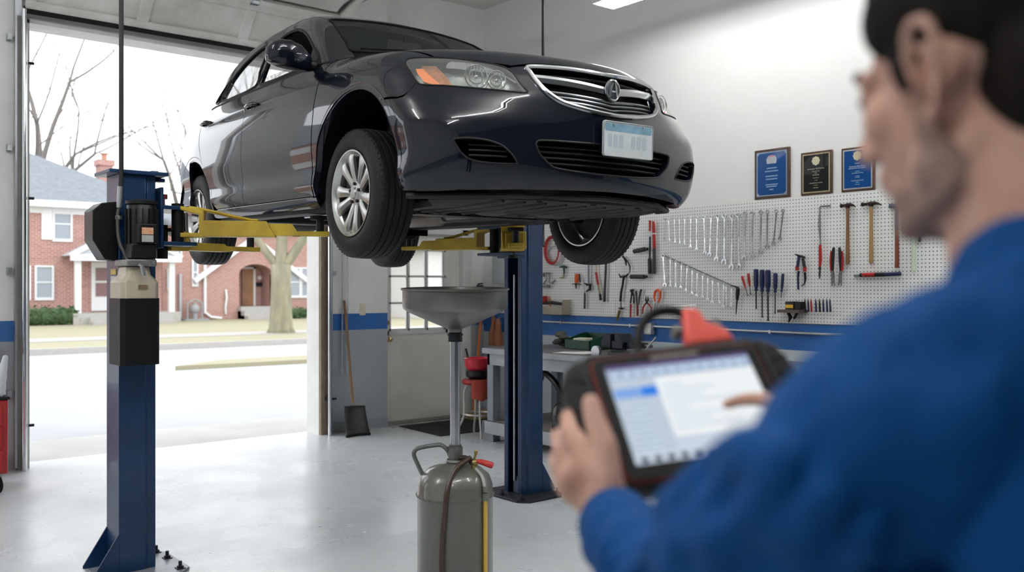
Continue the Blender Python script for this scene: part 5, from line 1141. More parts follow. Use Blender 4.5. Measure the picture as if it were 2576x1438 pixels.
hammer(950,175,952,728,190,'larger pale wooden claw hammer hanging nearest the mechanic\'s chin',dkh,mat('pale_hickory',(.42,.25,.09),.4,noise=.3,nscale=14,stretch=(6,6,1)),r=.0158)
o=MB().tube([p(1197,410),p(1197,770)],[.0135,.0155],12).build('hammer',mat('mahogany_handle',(.22,.05,.025),.4,noise=.3),loc=tuple(p(1197,770))); MB().tube([p(1197,200),p(1197,415)],.0135,12).cyl(p(1130,180),p(1265,180),.018).build('hammer_head',mat('blue_steel',(.03,.08,.16),.4,metal=.5),o); tag(o,'red-brown handled hammer with blue neck behind the collar of the mechanic','hammer','hammers on the pegboard')
o=MB().tube([p(1352,470),p(1352,800)],.014,10).build('tape_wrapped_tool',mat('pale_green_handle',(.55,.65,.5),.4),loc=tuple(p(1352,800))); MB().tube([p(1354,345),p(1354,440)],.017,10).cyl(p(1320,450),p(1392,450),.011).build('yellow_head',mat('tool_yellow',(.75,.45,.02),.4),o); tag(o,'yellow headed tool with pale handle, farthest right under the chin','hand tool')
tag(MB().tube([p(1415,360),p(1412,520)],.010,10).build('punch',dark_m,loc=tuple(p(1412,520))),'dark steel punch beside the yellow headed tool','punch')
# pliers
def pliers(jx,jy,hl_,hr_,lab,mh,mj,grp='pliers on the pegboard',r=.0085,P_=p,up=True):
    """joint at j, handle end points hl_/hr_ and jaws opposite"""
    j=P_(jx,jy); a=P_(*hl_); b_=P_(*hr_)
    o=MB().tube([j+(a-j)*.12,j+(a-j)*.4+YH*-.006,a],[r*.7,r,r*.8],8).build('pliers',mh,loc=tuple(j)); MB().tube([j+(b_-j)*.12,j+(b_-j)*.4+YH*.006,b_],[r*.7,r,r*.8],8).build('handle',mh,o)
    up=-((a+b_)/2-j).normalized(); m=MB().cyl(j+XO*-.008,j+XO*.010,r*1.5,n=12).tube([j,j+up*.02+YH*-.008,j+up*.045+YH*-.003],[r*1.1,r*.9,r*.35],8).tube([j,j+up*.02+YH*.008,j+up*.045+YH*.003],[r*1.1,r*.9,r*.35],8)
    m.build('jaws',mj,o); hook(o,j+up*.02); tag(o,lab,'pliers',grp); return o
o=MB().tube([p(265,660),p(250,760)],.012,10).tube([p(262,800),p(255,860),p(258,975)],[.010,.009,.009],10).build('long_nose_pliers',blh,loc=tuple(p(265,660)))
MB().tube([p(300,680),p(320,770)],.012,10).tube([p(320,810),p(325,870),p(318,920),p(285,942)],[.010,.010,.006,.003],8).tube([p(225,640),p(262,655),p(320,670)],[.004,.010,.009],8).build('second_grip',blk2,o)
MB().cyl(p(246,755),p(246,795),.014,n=10).cyl(p(320,765),p(320,805),.014,n=10).build('red_joint',redh,o); tag(o,'navy and black pliers with red joints hanging near the pegboard seam','pliers','pliers on the pegboard')
for (x0,lab) in ((590,'red and black crimping pliers hanging left of its twin'),(655,'red and black crimping pliers hanging beside the darker hammer')):
    s_=1 if x0<620 else -1
    o=MB().tube([p(x0+s_*6,575),p(x0-s_*0,620),p(x0-s_*4,720),p(x0-s_*8,800)],[.009,.013,.012,.010],10).build('crimping_pliers',blk2,loc=tuple(p(x0,575)))
    MB().tube([p(x0-s_*22,610,.03),p(x0-s_*26,700,.03),p(x0-s_*22,800,.03)],[.005,.009,.007],8).build('red_grip',redh,o)
    MB().tube([p(x0-s_*8,800),p(x0-s_*2,850),p(x0-s_*14,940)],[.013,.014,.004],8).tube([p(x0,860),p(x0+s_*16,940)],[.010,.004],8).build('jaws',steel2,o); tag(o,lab,'pliers','pliers on the pegboard')
# torch on pegs
o=MB().cyl(p(850,838),p(1080,832),.0165,n=16).build('flashlight',blk2,loc=tuple(p(795,835))); MB().cyl(p(795,840),p(850,838),.0155,n=16).build('silver_cap',steel,o); MB().cyl(p(872,838),p(990,834),.0172,n=16).build('red_sleeve',redh,o); MB().cyl(p(1080,832),p(1230,825),.015,n=12).build('navy_tail',blh,o); hook(o,p(900,850),.05); tag(o,'red and black torch lying level on pegs under the hammers','flashlight')
# tool tray with yellow/black box
o=MB().box(WX-.12,WX,p(330,1170).y,p(120,1170).y,p(200,1195).z,p(200,1165).z).build('tool_tray',mat('brown_tray',(.09,.07,.06),.5),loc=tuple(p(200,1170,0))); MB().tube([p(160,1190,.06),p(185,1240,.06),p(165,1290,.06)],[.012,.016,.003],8).tube([p(250,1190,.06),p(225,1240,.06),p(215,1260,.06)],[.012,.012,.003],8).build('hanging_bit',blk2,o); tag(o,'dark tool tray low on the pegboard beside the mechanic\'s shoulder','tool tray')
y0_,y1_=p(160,1100,.05).y,p(240,1100,.05).y
o=MB().box(WX-.09,WX-.02,y1_,y0_,p(200,1165).z+.002,p(200,1088).z).build('parts_box',blk2,loc=tuple(p(200,1165,.05))); MB().box(WX-.093,WX-.09,y1_+.004,y0_-.004,p(200,1150).z,p(200,1118).z).build('yellow_label',mat('tool_yellow',(.75,.45,.02),.4),o); tag(o,'small black box with yellow label standing on the dark tool tray','box')
y0_,y1_=p(250,1100,.05).y,p(305,1100,.05).y
tag(MB().box(WX-.09,WX-.02,y1_,y0_,p(200,1165).z+.002,p(200,1090).z).build('parts_box',dark_m,loc=tuple(p(280,1165,.05))),'plain black box beside the yellow labelled box on the tray','box')
for k,x in enumerate((322,352,380,425,460,495,530,560)):
    mm=(blk2,blh,redh,blh,blk2,blh,blh,blh)[k]; tag(MB().tube([p(x+4,1190,.05),p(x,1100,.05),p(x-2,1060,.05)],[.008,.007,.002],8).build('small_driver',mm,loc=tuple(p(x,1190,.05))),('black small driver next to the box|dark blue small driver, second from the boxes|red small driver, the only red one on the tray|blue small driver just right of the red one|black small driver in the middle of the row|blue small driver, third from the end of the tray row|blue small driver, last but one of the tray row|blue small driver, last of the tray row').split('|')[k],'screwdriver','small drivers standing along the tool tray')
# ------- left half of the pegboard -------
def cropC(X,Y): return 1360+X/5.135,560+Y/5.135
p=lambda X,Y,d=.03: pw(*cropC(X,Y),d)
m=MB()
for k,(dx_,rx,ry) in enumerate(((0,88,170),(8,80,160),(-6,92,178))):
    m.tube([p(145+dx_+rx*cos(a),355+ry*sin(a),.03+.012*k) for a in [2*pi*q/30 for q in range(30)]],.0085,8,closed=True)
o=m.build('hose_coil',mat('red_hose',(.42,.03,.03),.4),loc=tuple(p(145,200))); tag(o,'coil of red air hose hanging on the pegboard beside the blue post','hose'); hook(o,p(145,185),.06)
m=MB()
for k in range(3): m.tube([p(190+4*k+120*cos(a)*.9,420+125*sin(a)+4*k,.012) for a in [2*pi*q/30 for q in range(30)]],.004,6,closed=True)
tag(m.build('cable_coil',mat('clear_cable',(.5,.52,.52),.3),loc=tuple(p(190,300))),'pale thin cable coil hanging behind the red hose','cable')
o=MB().tube([p(245,572),p(290,565),p(335,575)],[.008,.016,.012],10).tube([p(300,580),p(305,640),p(300,650)],[.012,.010,.012],10).build('air_gun',mat('dark_green_body',(.02,.07,.05),.4),loc=tuple(p(290,565))); MB().tube([p(300,650),p(295,705),p(245,712)],[.009,.009,.004],8).build('brass_nozzle',mat('brass_old',(.42,.32,.12),.3,metal=.9,noise=.4,nscale=40),o); tag(o,'small dark green air gun with brass nozzle under the red hose','air gun')
o=MB().tube([p(60,640),p(80,720),p(40,790),p(15,780)],.008,8).tube([p(0,655),p(95,650)],.006,8).cyl(p(30,700),p(30,660),.018).build('c_clamp',steel2,loc=tuple(p(60,640))); tag(o,'steel clamp hanging nearest the blue lift post','clamp','clamps')
o=MB().tube([p(120,650),p(110,770),p(150,785),p(188,740)],.008,8).tube([p(100,650),p(130,655)],.008,8).build('c_clamp',steel2,loc=tuple(p(120,650))); tag(o,'hook-ended steel clamp hanging below the red hose','clamp','clamps')
tag(MB().cyl(p(5,825,.04),p(120,822,.04),.012,n=12).cyl(p(90,822,.04),p(118,822,.04),.016,n=12).build('extension_bar',steel2,loc=tuple(p(60,825))),'short steel extension bar lying level above the parts shelf','extension bar')
# wall shelf bin
ys=sorted((p(10,1150,.1).y,p(300,1150,.1).y)); z0,z1=p(150,1190,.08).z,p(150,1075,.08).z
o=MB().box(WX-.12,WX,ys[0],ys[1],z0,z0+.008).box(WX-.12,WX-.114,ys[0],ys[1],z0,z1).box(WX-.12,WX,ys[0],ys[0]+.006,z0,z1+.07).box(WX-.12,WX,ys[1]-.006,ys[1],z0,z1).build('parts_bin',mat('tan_metal_bin',(.40,.36,.29),.5,noise=.25),loc=tuple(p(150,1190,0)),bevel=.002); tag(o,'tan metal bin fixed at the foot of the pegboard by the blue post','bin')
tag(MB().tube([p(30,1040,.06),p(150,1030,.06),p(285,1050,.06)],[.016,.02,.014],10).build('caulking_gun',blk2,loc=tuple(p(150,1030,.06))),'black long tool lying across the tan bin','hand tool')
tag(MB().box(WX-.09,WX-.03,p(60,970,.06).y,p(15,970,.06).y,p(40,1025,.06).z,p(40,945,.06).z).build('small_carton',redh,loc=tuple(p(40,1025,.06))),'small dark red carton in the tan bin','carton')
tag(MB().tube([p(118,1180,.07),p(120,1090,.07)],.014,10).tube([p(122,1090,.07),p(122,950,.07)],[.009,.005],8).build('orange_bottle',mat('amber_bottle',(.45,.13,.02),.3),loc=tuple(p(118,1180,.07))),'slim amber bottle standing in the tan bin','bottle')
# orange tool
o=MB().tube([p(465,660),p(465,700),p(462,775)],[.018,.022,.019],12).build('orange_lamp',orh,loc=tuple(p(465,650))); MB().tube([p(405,795),p(455,785),p(520,800)],.005,6).tube([p(455,780),p(460,850)],[.012,.006],8).tube([p(500,660),p(512,770)],.008,8).build('black_clip',blk2,o); tag(o,'orange work lamp with black clip hanging on the pegboard','work lamp'); hook(o,p(465,655))
o=MB().tube([p(620,440),p(620,780)],.011,12).build('pipe_wrench',mat('blue_grey_bar',(.25,.27,.32),.35,metal=.6),loc=tuple(p(620,520))); MB().tube([p(570,780),p(600,800),p(640,800),p(635,860),p(590,885)],[.006,.013,.016,.015,.008],8).build('wrench_jaw',blk2,o); tag(o,'blue-grey bar wrench with black jaw hanging below the tyre','wrench'); hook(o,p(620,450))
tag(MB().tube([p(570,900),p(572,930),p(568,1110)],[.006,.011,.011],10).tube([p(560,720,.012),p(568,900)],.002,6).build('short_file',grey2,loc=tuple(p(570,900))),'short dark file hanging below the bar wrench','file')
o=MB().tube([p(715,640),p(742,800)],.0135,12).build('hammer',redh,loc=tuple(p(715,500))); MB().tube([p(712,440),p(718,640)],.011,10).build('pale_neck',mat('pale_neck',(.55,.45,.38),.5),o); MB().tube([p(742,800),p(768,920)],[.010,.011],10).build('wood_grip',mat('olive_wood',(.30,.25,.15),.5),o); MB().tube([p(766,920),p(775,1000)],[.013,.015],10).build('black_butt',blk2,o); tag(o,'red sleeved hammer handle slanting below the tyre','hammer','hammers on the pegboard')
tag(MB().tube([p(845,400),p(842,600),p(830,850),p(824,1020)],[.011,.012,.013,.015],12).build('pry_bar',mat('dark_blue_bar',(.03,.035,.045),.4),loc=tuple(p(845,500))),'long black pry bar hanging beside the red sleeved hammer','pry bar')
o=MB().tube([p(1010,655),p(1030,700),p(1100,690),p(1140,650)],[.004,.011,.012,.004],8).tube([p(1075,690),p(1060,800),p(1040,900),p(1030,1015)],[.013,.010,.012,.013],10).build('slide_hammer',blk2,loc=tuple(p(1075,690))); MB().tube([p(1035,1015),p(1040,1100)],.005,8).tube([p(1000,1100),p(1045,1110),p(1085,1100)],[.003,.012,.003],8).build('lower_rod',dkh,o); MB().tube([p(1020,1130),p(1000,1200),p(990,1265)],[.016,.014,.008],10).build('brass_end',mat('brass_old',(.42,.32,.12),.3,metal=.9,noise=.4,nscale=40),o); tag(o,'black long puller with brass end hanging down past the pegboard edge','puller'); hook(o,p(1080,690))
o=MB().tube([p(1060,430),p(1100,480),p(1105,550)],[.010,.013,.006],8).tube([p(1120,490),p(1155,570),p(1150,650)],[.006,.007,.004],8).build('strap_wrench',blk2,loc=tuple(p(1100,480))); tag(o,'black strap wrench hanging just right of the far tyre','wrench')
for (x0,y0,x1,y1,lab) in ((1205,370,1370,340,'upper black rubber roller sticking out beside the far tyre'),(1165,697,1360,697,'lower black rubber roller below the other one')):
    o=MB().cyl(p(x0,y0,.05),p(x1-20,y1,.05),.0215,n=18).build('rubber_roller',grey2,loc=tuple(p(x0,y0,.05)),bevel=.003); MB().cyl(p(x1-25,y1,.05),p(x1+12,y1-2,.05),.014,n=12).build('end_cap',blk2,o); hook(o,p((x0+x1)/2,y0+20,0),.05); tag(o,lab,'roller','rubber rollers on the pegboard')
o=MB().tube([p(1410,440),p(1408,480),p(1412,660)],[.008,.019,.019],12).build('bolt_cutter',blk2,loc=tuple(p(1410,440))); MB().tube([p(1413,180),p(1410,440)],.009,10).build('shaft',dark_m,o); MB().tube([p(1412,-30),p(1410,110)],[.012,.009],10).build('red_neck',redh,o); tag(o,'black handled bar with short red neck beside the long red one','cutter','long handled tools by the tyre')
o=MB().tube([p(1455,-20),p(1460,60),p(1462,130)],[.012,.017,.016],12).tube([p(1462,150),p(1470,330)],.016,12).build('breaker_bar',redh,loc=tuple(p(1458,0))); MB().tube([p(1470,330),p(1466,660)],[.015,.019],12).build('black_grip',grey2,o); tag(o,'long red and grey bar hanging at the edge of the upper wrench row','breaker bar','long handled tools by the tyre')
# pliers trio
o=MB().tube([p(1165,1050),p(1160,1220)],[.011,.009],8).build('pliers',redh,loc=tuple(p(1180,880))); MB().tube([p(1160,1040),p(1175,940),p(1185,880)],[.008,.008,.012],8).tube([p(1205,1040),p(1205,960),p(1190,900)],[.009,.006,.010],8).tube([p(1165,880),p(1195,870)],.014,8).build('jaws',blk2,o); tag(o,'red handled pliers with black jaws, first of the three low on the pegboard','pliers','pliers on the pegboard')
o=MB().tube([p(1250,1060),p(1252,1205)],[.012,.012],8).build('pliers',mat('maroon_grip',(.18,.04,.03),.5),loc=tuple(p(1260,880))); MB().tube([p(1235,880),p(1245,1060)],[.009,.008],8).tube([p(1300,860),p(1275,960),p(1268,1060)],[.012,.009,.006],8).build('jaws',grey2,o); tag(o,'maroon handled pliers, middle of the three low on the pegboard','pliers','pliers on the pegboard')
o=MB().tube([p(1350,1050),p(1325,1090),p(1315,1175)],[.007,.009,.007],8).tube([p(1395,1050),p(1430,1100),p(1435,1170)],[.007,.009,.007],8).build('pliers',redh,loc=tuple(p(1370,1000))); MB().tube([p(1362,945),p(1358,1000),p(1392,1055)],[.003,.010,.007],8).tube([p(1385,945),p(1388,1000),p(1350,1055)],[.003,.010,.007],8).build('jaws',blk2,o); tag(o,'short open pliers with splayed red handles on the pegboard','pliers','pliers on the pegboard')
o=MB().tube([p(1480,1020),p(1468,960),p(1478,890),p(1510,860),p(1545,890),p(1545,960),p(1520,1030)],[.008,.011,.013,.011,.013,.011,.008],10).build('locking_pliers',orh,loc=tuple(p(1505,870))); MB().tube([p(1485,1030),p(1478,1090),p(1470,1130)],[.007,.006,.003],8).tube([p(1515,1030),p(1500,1090),p(1505,1130)],[.007,.006,.003],8).build('steel_jaws',steel,o); tag(o,'bright orange looped pliers hanging under the slanting wrenches','pliers','pliers on the pegboard')
o=wrench_mb(p(1590,865),p(1565,1080),.011).build('combination_wrench',steel2,loc=tuple(p(1590,865))); tag(o,'single dull wrench hanging beside the orange pliers','wrench')
# ------- plaques -------
walnut=mat('walnut_plaque',(.09,.045,.028),.4,coat=.3,noise=.3,nscale=12,stretch=(1,6,1))
def cropD(X,Y): return 1860+X/6.44,350+Y/6.44
def plaque(x0,y0,x1,y1,m_face,m_edge,ins,lab,tilt=0,seal=None,sealz=.78,lines=(),tm=None,corners=False):
    a=at(*cropD(x0,y1),0,XR-.02); b_=at(*cropD(x0,y0),0,XR-.02); c_=at(*cropD(x1,y1),0,XR-.02)
    W_=a.y-c_.y; H_=b_.z-a.z; Z0=zt+.001
    base=V((XR-.012,(a.y+c_.y)/2,Z0)); T=lambda y,z,d: base+YH*y+ZH*z+XO*d
    o=MB().prism([(-W_/2,0),(W_/2,0),(W_/2,H_),(-W_/2,H_)],lambda y,z,d:T(y,z,d),-.01,.012).build('award_plaque',walnut,loc=tuple(base),bevel=.004)
    i=ins
    MB().prism([(-W_/2+i,i),(W_/2-i,i),(W_/2-i,H_-i),(-W_/2+i,H_-i)],lambda y,z,d:T(y,z,d),.012,.0135).build('border_plate',m_edge,o)
    j=i+.010
    if corners:
        k=.022; poly=[(-W_/2+j+k,j),(W_/2-j-k,j),(W_/2-j,j+k),(W_/2-j,H_-j-k),(W_/2-j-k,H_-j),(-W_/2+j+k,H_-j),(-W_/2+j,H_-j-k),(-W_/2+j,j+k)]
    else: poly=[(-W_/2+j,j),(W_/2-j,j),(W_/2-j,H_-j),(-W_/2+j,H_-j)]
    MB().prism(poly,lambda y,z,d:T(y,z,d),.0135,.0145).build('face_plate',m_face,o)
    if seal:
        m=MB(); pts=[(.035*(1+.07*cos(8*a_))*cos(a_),H_*sealz+.035*(1+.07*cos(8*a_))*sin(a_)) for a_ in [2*pi*q/48 for q in range(48)]]
        m.prism(pts,lambda y,z,d:T(y,z,d),.0145,.0165); m.build('seal',seal,o)
    rot=Matrix(((0,0,-1),(-1,0,0),(0,1,0))).to_4x4()  # text x->-Y, y->Z, normal -> -X
    for z,s,tx in lines:
        text('engraved_line',tx,tm,o,Matrix.Translation(T(0,H_*z,.0147))@rot,s)
    tag(o,lab,'plaque','award plaques standing on the pegboard'); return o,W_,H_,T
navy=mat('plaque_blue',(.005,.06,.22),.25,coat=.6); gold=mat('plaque_gold',(.72,.62,.38),.35,metal=.6,noise=.3,nscale=60); gold2=mat('seal_gold',(.80,.76,.50),.45,noise=.4,nscale=140); blackp2=mat('plaque_black',(.008,.01,.01),.3,coat=.5); whitet=mat('engraved_white',(.75,.80,.85),.5); pale=mat('soft_blue_text',(.25,.36,.52),.6)
o,W1,H1,T1=plaque(250,210,815,1000,navy,mat('pale_blue_metal',(.35,.45,.55),.3,metal=.6),.022,'plain blue plaque with pale edge, leftmost on top of the pegboard',corners=True)
MB().prism([(-.045,H1*.70),(.045,H1*.70),(.05,H1*.80),(.03,H1*.86),(-.03,H1*.86),(-.05,H1*.80)],lambda y,z,d:T1(y,z,d),.0145,.0155).build('faded_emblem',mat('faded_emblem',(.55,.58,.62),.6,noise=.4,nscale=30),o); MB().prism([(-.03,H1*.84),(.03,H1*.84),(.02,H1*.87),(-.02,H1*.87)],lambda y,z,d:T1(y,z,d),.0155,.0158).build('faded_emblem_top',mat('faded_red',(.5,.2,.25),.6),o)
m=MB()
for z,w_ in ((.60,.05),(.54,.065),(.44,.06),(.38,.055),(.27,.06),(.23,.05),(.17,.02)): m.prism([(-w_,H1*z),(w_,H1*z),(w_,H1*z+.009),(-w_,H1*z+.009)],lambda y,z_,d:T1(y,z_,d),.0145,.0148)
m.build('faded_lines',pale,o)
plaque(1000,250,1500,940,blackp2,gold,.016,'black plaque with gold border and seal, the middle of three',seal=gold2,sealz=.78,tm=gold2,lines=((.60,.014,'Automotive TECH Service'),(.54,.010,'Shop of the Year'),(.50,.008,'Award'),(.455,.014,'Excellence'),(.39,.010,'Presented to'),(.33,.008,'Certified'),(.27,.012,'Commitment to Quality'),(.22,.009,'in service'),(.16,.011,'Best Shop')))
plaque(1655,165,2190,870,navy,mat('plaque_silver',(.72,.74,.76),.3,metal=.6),.016,'blue plaque with white border and pale seal, nearest the mechanic\'s face',seal=gold2,sealz=.80,tm=whitet,lines=((.63,.010,'Certificate'),(.56,.015,'Technician Blue Ribbon'),(.52,.012,'Automotive Service Excellence'),(.45,.008,'awarded to'),(.41,.010,'Outstanding Workshop'),(.34,.009,'for quality'),(.31,.008,'and service'),(.24,.010,'Presented by the Council'),(.20,.008,'of repair'),(.15,.008,'with thanks')))
# ------- conduit + outlet + wall bits -------
o=MB().cyl((XR-.02,7.9,1.115),(XR-.02,1.5,1.115),.011,n=12).build('wall_conduit',mat('conduit_grey',(.55,.57,.58),.35,metal=.6),loc=(XR-.02,5,1.115)); 
m=MB()
for y in (7.2,6.2,4.6,3.4): m.box(XR-.034,XR,y,y+.02,1.10,1.13)
m.build('conduit_strap',galv,o); tag(o,'thin metal conduit running along the blue wall stripe','conduit')
c=at(1632,826,0,XR-.03); o=MB().box(XR-.055,XR,c.y-.05,c.y+.045,c.z-.055,c.z+.055).build('outlet_box',mat('outlet_steel',(.5,.5,.49),.4,metal=.5),loc=tuple(c),bevel=.004); m=MB()
for dy in (-.024,.022):
    for dz in (-.025,.025): m.prism([(cos(a)*.015+dy,sin(a)*.017+dz) for a in [2*pi*k/14 for k in range(14)]],lambda y,z,d:V((XR-.055-d,c.y-.002+y,c.z+z)),0,.003)
m.build('socket',mat('socket_ivory',(.75,.74,.68),.4),o); tag(o,'four-socket steel outlet box on the conduit','outlet')
# light switch
c=at(912,778,1,YG-.003); o=MB().box(c.x-.035,c.x+.035,YG-.006,YG,c.z-.06,c.z+.06).build('light_switch',mat('switch_ivory',(.72,.68,.52),.4),loc=tuple(c),bevel=.003); MB().box(c.x-.005,c.x+.005,YG-.016,YG-.006,c.z-.012,c.z+.012).build('toggle',mat('switch_ivory',(.72,.68,.52),.4),o); tag(o,'ivory light switch on the blue stripe beside the white door','light switch')
# grey panel on the right wall
a=at(1243,638,0,XR-.05); b_=at(1270,708,0,XR-.05); o=MB().box(XR-.08,XR,b_.y-.1,a.y,1.52,1.86).build('electrical_cabinet',mat('panel_grey',(.45,.48,.5),.4,metal=.2),loc=(XR,a.y,1.5),bevel=.004); MB().box(XR-.086,XR-.08,b_.y-.08,a.y-.02,1.54,1.84).build('panel_door',mat('panel_grey',(.45,.48,.5),.4,metal=.2),o); tag(o,'grey electrical panel on the wall behind the right lift post','electrical panel')
# fire extinguisher
ex=6.50; ey=YG+.06
o=MB().lathe([(0,1.13),(.055,1.13),(.062,1.15),(.062,1.40),(.045,1.45),(.022,1.47),(.022,1.49),(0,1.49)],(ex,ey,0),(0,0,1),28).build('fire_extinguisher',mat('extinguisher_red',(.50,.015,.015),.3,coat=.5),loc=(ex,ey,1.13)); MB().box(ex-.02,ex+.02,ey-.06,ey+.02,1.49,1.51).tube([(ex,ey-.07,1.53),(ex,ey+.02,1.52)],.008,8).tube([(ex-.02,ey,1.49),(ex-.08,ey,1.47),(ex-.085,ey,1.3)],.010,8).build('valve_and_hose',blk2,o); MB().box(ex-.03,ex+.03,ey+.05,YG+.15,1.3,1.34).build('wall_bracket',galv,o); tag(o,'red fire extinguisher on the wall right of the white door','fire extinguisher')
# ------- workbench -------
BX0,BX1,BY0,BY1,BH=5.5,6.42,2.9,7.05,.90
bt=mat('bench_grey_paint',(.42,.44,.47),.5,noise=.3,nscale=4,col2=(.30,.31,.33)); btop=mat('bench_top_worn',(.22,.215,.21),.40,metal=.3,noise=.5,nscale=3,col2=(.12,.11,.10))
wb=empty('workbench',((BX0+BX1)/2,(BY0+BY1)/2,0),label='long grey workbench under the pegboard with a lower shelf',cat='workbench')
MB().box(BX0-.04,BX1,BY0,BY1+.03,BH-.035,BH).build('bench_top',btop,wb,bevel=.003); MB().box(BX0-.042,BX0-.038,BY0,BY1+.03,BH-.05,BH+.002).box(BX0,BX0+.04,BY0,BY1,BH-.16,BH-.036).box(BX0,BX1,BY1-.04,BY1,BH-.16,BH-.036).build('apron',bt,wb,bevel=.003)
for y in (BY1-.09,5.2,BY0+.02):
    for x in (BX0,BX1-.09): MB().box(x,x+.09,y,y+.09,0,BH-.16).build('leg',mat('leg_grey',(.30,.33,.37),.5,noise=.35,nscale=6),wb,bevel=.004)
MB().box(BX0-.03,BX1,BY0,BY1+.02,.16,.20).build('lower_shelf',mat('shelf_rust',(.27,.20,.15),.7,noise=.6,nscale=7,col2=(.36,.36,.37)),wb,bevel=.003); MB().box(BX0-.035,BX0,BY0,BY1+.02,.08,.20).box(BX0-.035,BX1,BY1,BY1+.03,.08,.20).build('shelf_rail',bt,wb,bevel=.003)
# green bin with bits
c=at(1400,868,2,BH); gb=mat('green_plastic',(.004,.045,.022),.4)
def bin_(cx,cy,w_,d_,h_,m_,nm,lab,cat,z=BH):
    M=MB(); M.box(cx-w_/2,cx+w_/2,cy-d_/2,cy+d_/2,z,z+.006).box(cx-w_/2,cx-w_/2+.006,cy-d_/2,cy+d_/2,z,z+h_*.6).box(cx+w_/2-.006,cx+w_/2,cy-d_/2,cy+d_/2,z,z+h_)
    M.prism([(-w_/2,0),(w_/2,0),(w_/2,h_),(w_/2-.05,h_),(-w_/2,h_*.6)],lambda a,b,t:V((cx+a,cy+t,z+b)),-d_/2,-d_/2+.006).prism([(-w_/2,0),(w_/2,0),(w_/2,h_),(w_/2-.05,h_),(-w_/2,h_*.6)],lambda a,b,t:V((cx+a,cy+t,z+b)),d_/2-.006,d_/2)
    o=M.build(nm,m_,loc=(cx,cy,z)); tag(o,lab,cat); return o
bin_(6.15,6.32,.30,.34,.15,gb,'parts_bin','open dark green plastic bin at the back of the bench','bin')
tag(MB().obox((6.12,6.36,BH+.06),(.16,.14,.09),Matrix.Rotation(.4,3,'Z')).build('cream_block',mat('cream_paper',(.62,.60,.48),.6),loc=(6.12,6.36,BH),bevel=.01),'cream coloured packet lying in the green bin','packet')
m=MB()
for k in range(7): m.ell((6.1+.03*cos(k*2.1),6.63+.05*sin(k*1.3),BH+.03+.018*k),(.05,.07,.022),nu=10,nv=6)
tag(m.build('dark_rag',mat('oily_rag',(.10,.10,.085),.8,noise=.4),loc=(6.1,6.63,BH)),'heap of oily dark rag left of the green bin','rag')
# papers
for k,(x,y,a,lab) in enumerate(((5.66,6.02,.3,'white sheet of paper lying on the bench front, left one'),(5.74,5.93,-.25,'white sheet of paper partly tucked toward the vise'))):
    tag(MB().obox((x,y,BH+.0035+.001*k),(.215,.28,.001),Matrix.Rotation(a,3,'Z')).build('paper_sheet',mat('paper_white',(.82,.82,.78),.7),loc=(x,y,BH)),lab,'paper','papers on the bench')
# vise
vm=mat('vise_blue_black',(.006,.011,.024),.4,metal=.3,noise=.3,nscale=12); vx,vy=5.80,5.58
vz=BH
ve=empty('bench_vise',(vx,vy,vz),label='dark blue bench vise bolted to the workbench',cat='vise')
MB().cyl((vx,vy,vz),(vx,vy,vz+.03),.10,n=24).cyl((vx,vy,vz+.03),(vx,vy,vz+.06),.07,n=24).box(vx-.07,vx+.07,vy-.09,vy+.12,vz+.06,vz+.13).prism([(.02,.06),(.14,.06),(.14,.12),(.10,.19),(.02,.19)],lambda b,z,x:V((vx+x,vy+b,vz+z)),-.08,.08).build('vise_body',vm,ve,bevel=.008)
MB().box(vx-.045,vx+.045,vy-.30,vy-.02,vz+.07,vz+.12).prism([(-.12,.06),(-.03,.06),(-.02,.19),(-.07,.19),(-.12,.12)],lambda b,z,x:V((vx+x,vy+b,vz+z)),-.08,.08).build('sliding_jaw',vm,ve,bevel=.006); MB().cyl((vx,vy-.30,vz+.095),(vx,vy-.38,vz+.095),.014).cyl((vx-.10,vy-.37,vz+.04),(vx+.06,vy-.37,vz+.17),.007).build('screw_handle',steel2,ve)
MB().lathe([(0,0),(.05,0),(.05,.03),(0,.03)],(vx-.11,vy+.15,vz+.03),(-1,0,0),20).build('clamp_ring',galv,ve)
# machine on the lower shelf with looped hose
mx,my=5.72,6.27
o=MB().ell((mx-.1,my-.15,.33),(.10,.09,.13)).cyl((mx-.1,my-.15,.2),(mx-.1,my-.15,.34),.075).cyl((mx-.20,my-.2,.255),(mx+.02,my-.1,.255),.05).ell((mx-.2,my-.35,.27),(.06,.06,.06)).cyl((mx-.2,my-.35,.2),(mx-.2,my-.35,.36),.03).build('old_carburettor',mat('cast_dark',(.14,.14,.13),.35,metal=.8,noise=.6,nscale=18,col2=(.03,.03,.03)),loc=(mx,my,.2)); tag(o,'oily cast metal engine part on the lower bench shelf','engine part')
m=MB().tube([tuple(x) for x in catm([(5.75,6.95,.60),(5.72,6.75,.70),(5.72,6.5,.70),(5.72,6.3,.60),(5.75,6.2,.42),(5.8,6.18,.25)],6)],.030,10); m.tube([tuple(x) for x in catm([(5.8,6.95,.22),(5.78,6.9,.45),(5.76,6.75,.60),(5.74,6.55,.64)],6)],.05,10)
tag(m.build('exhaust_hose',mat('black_hose_gloss',(.006,.006,.007),.3),loc=(5.75,6.9,.2)),'thick black hose bent in an arch on the lower bench shelf','hose')
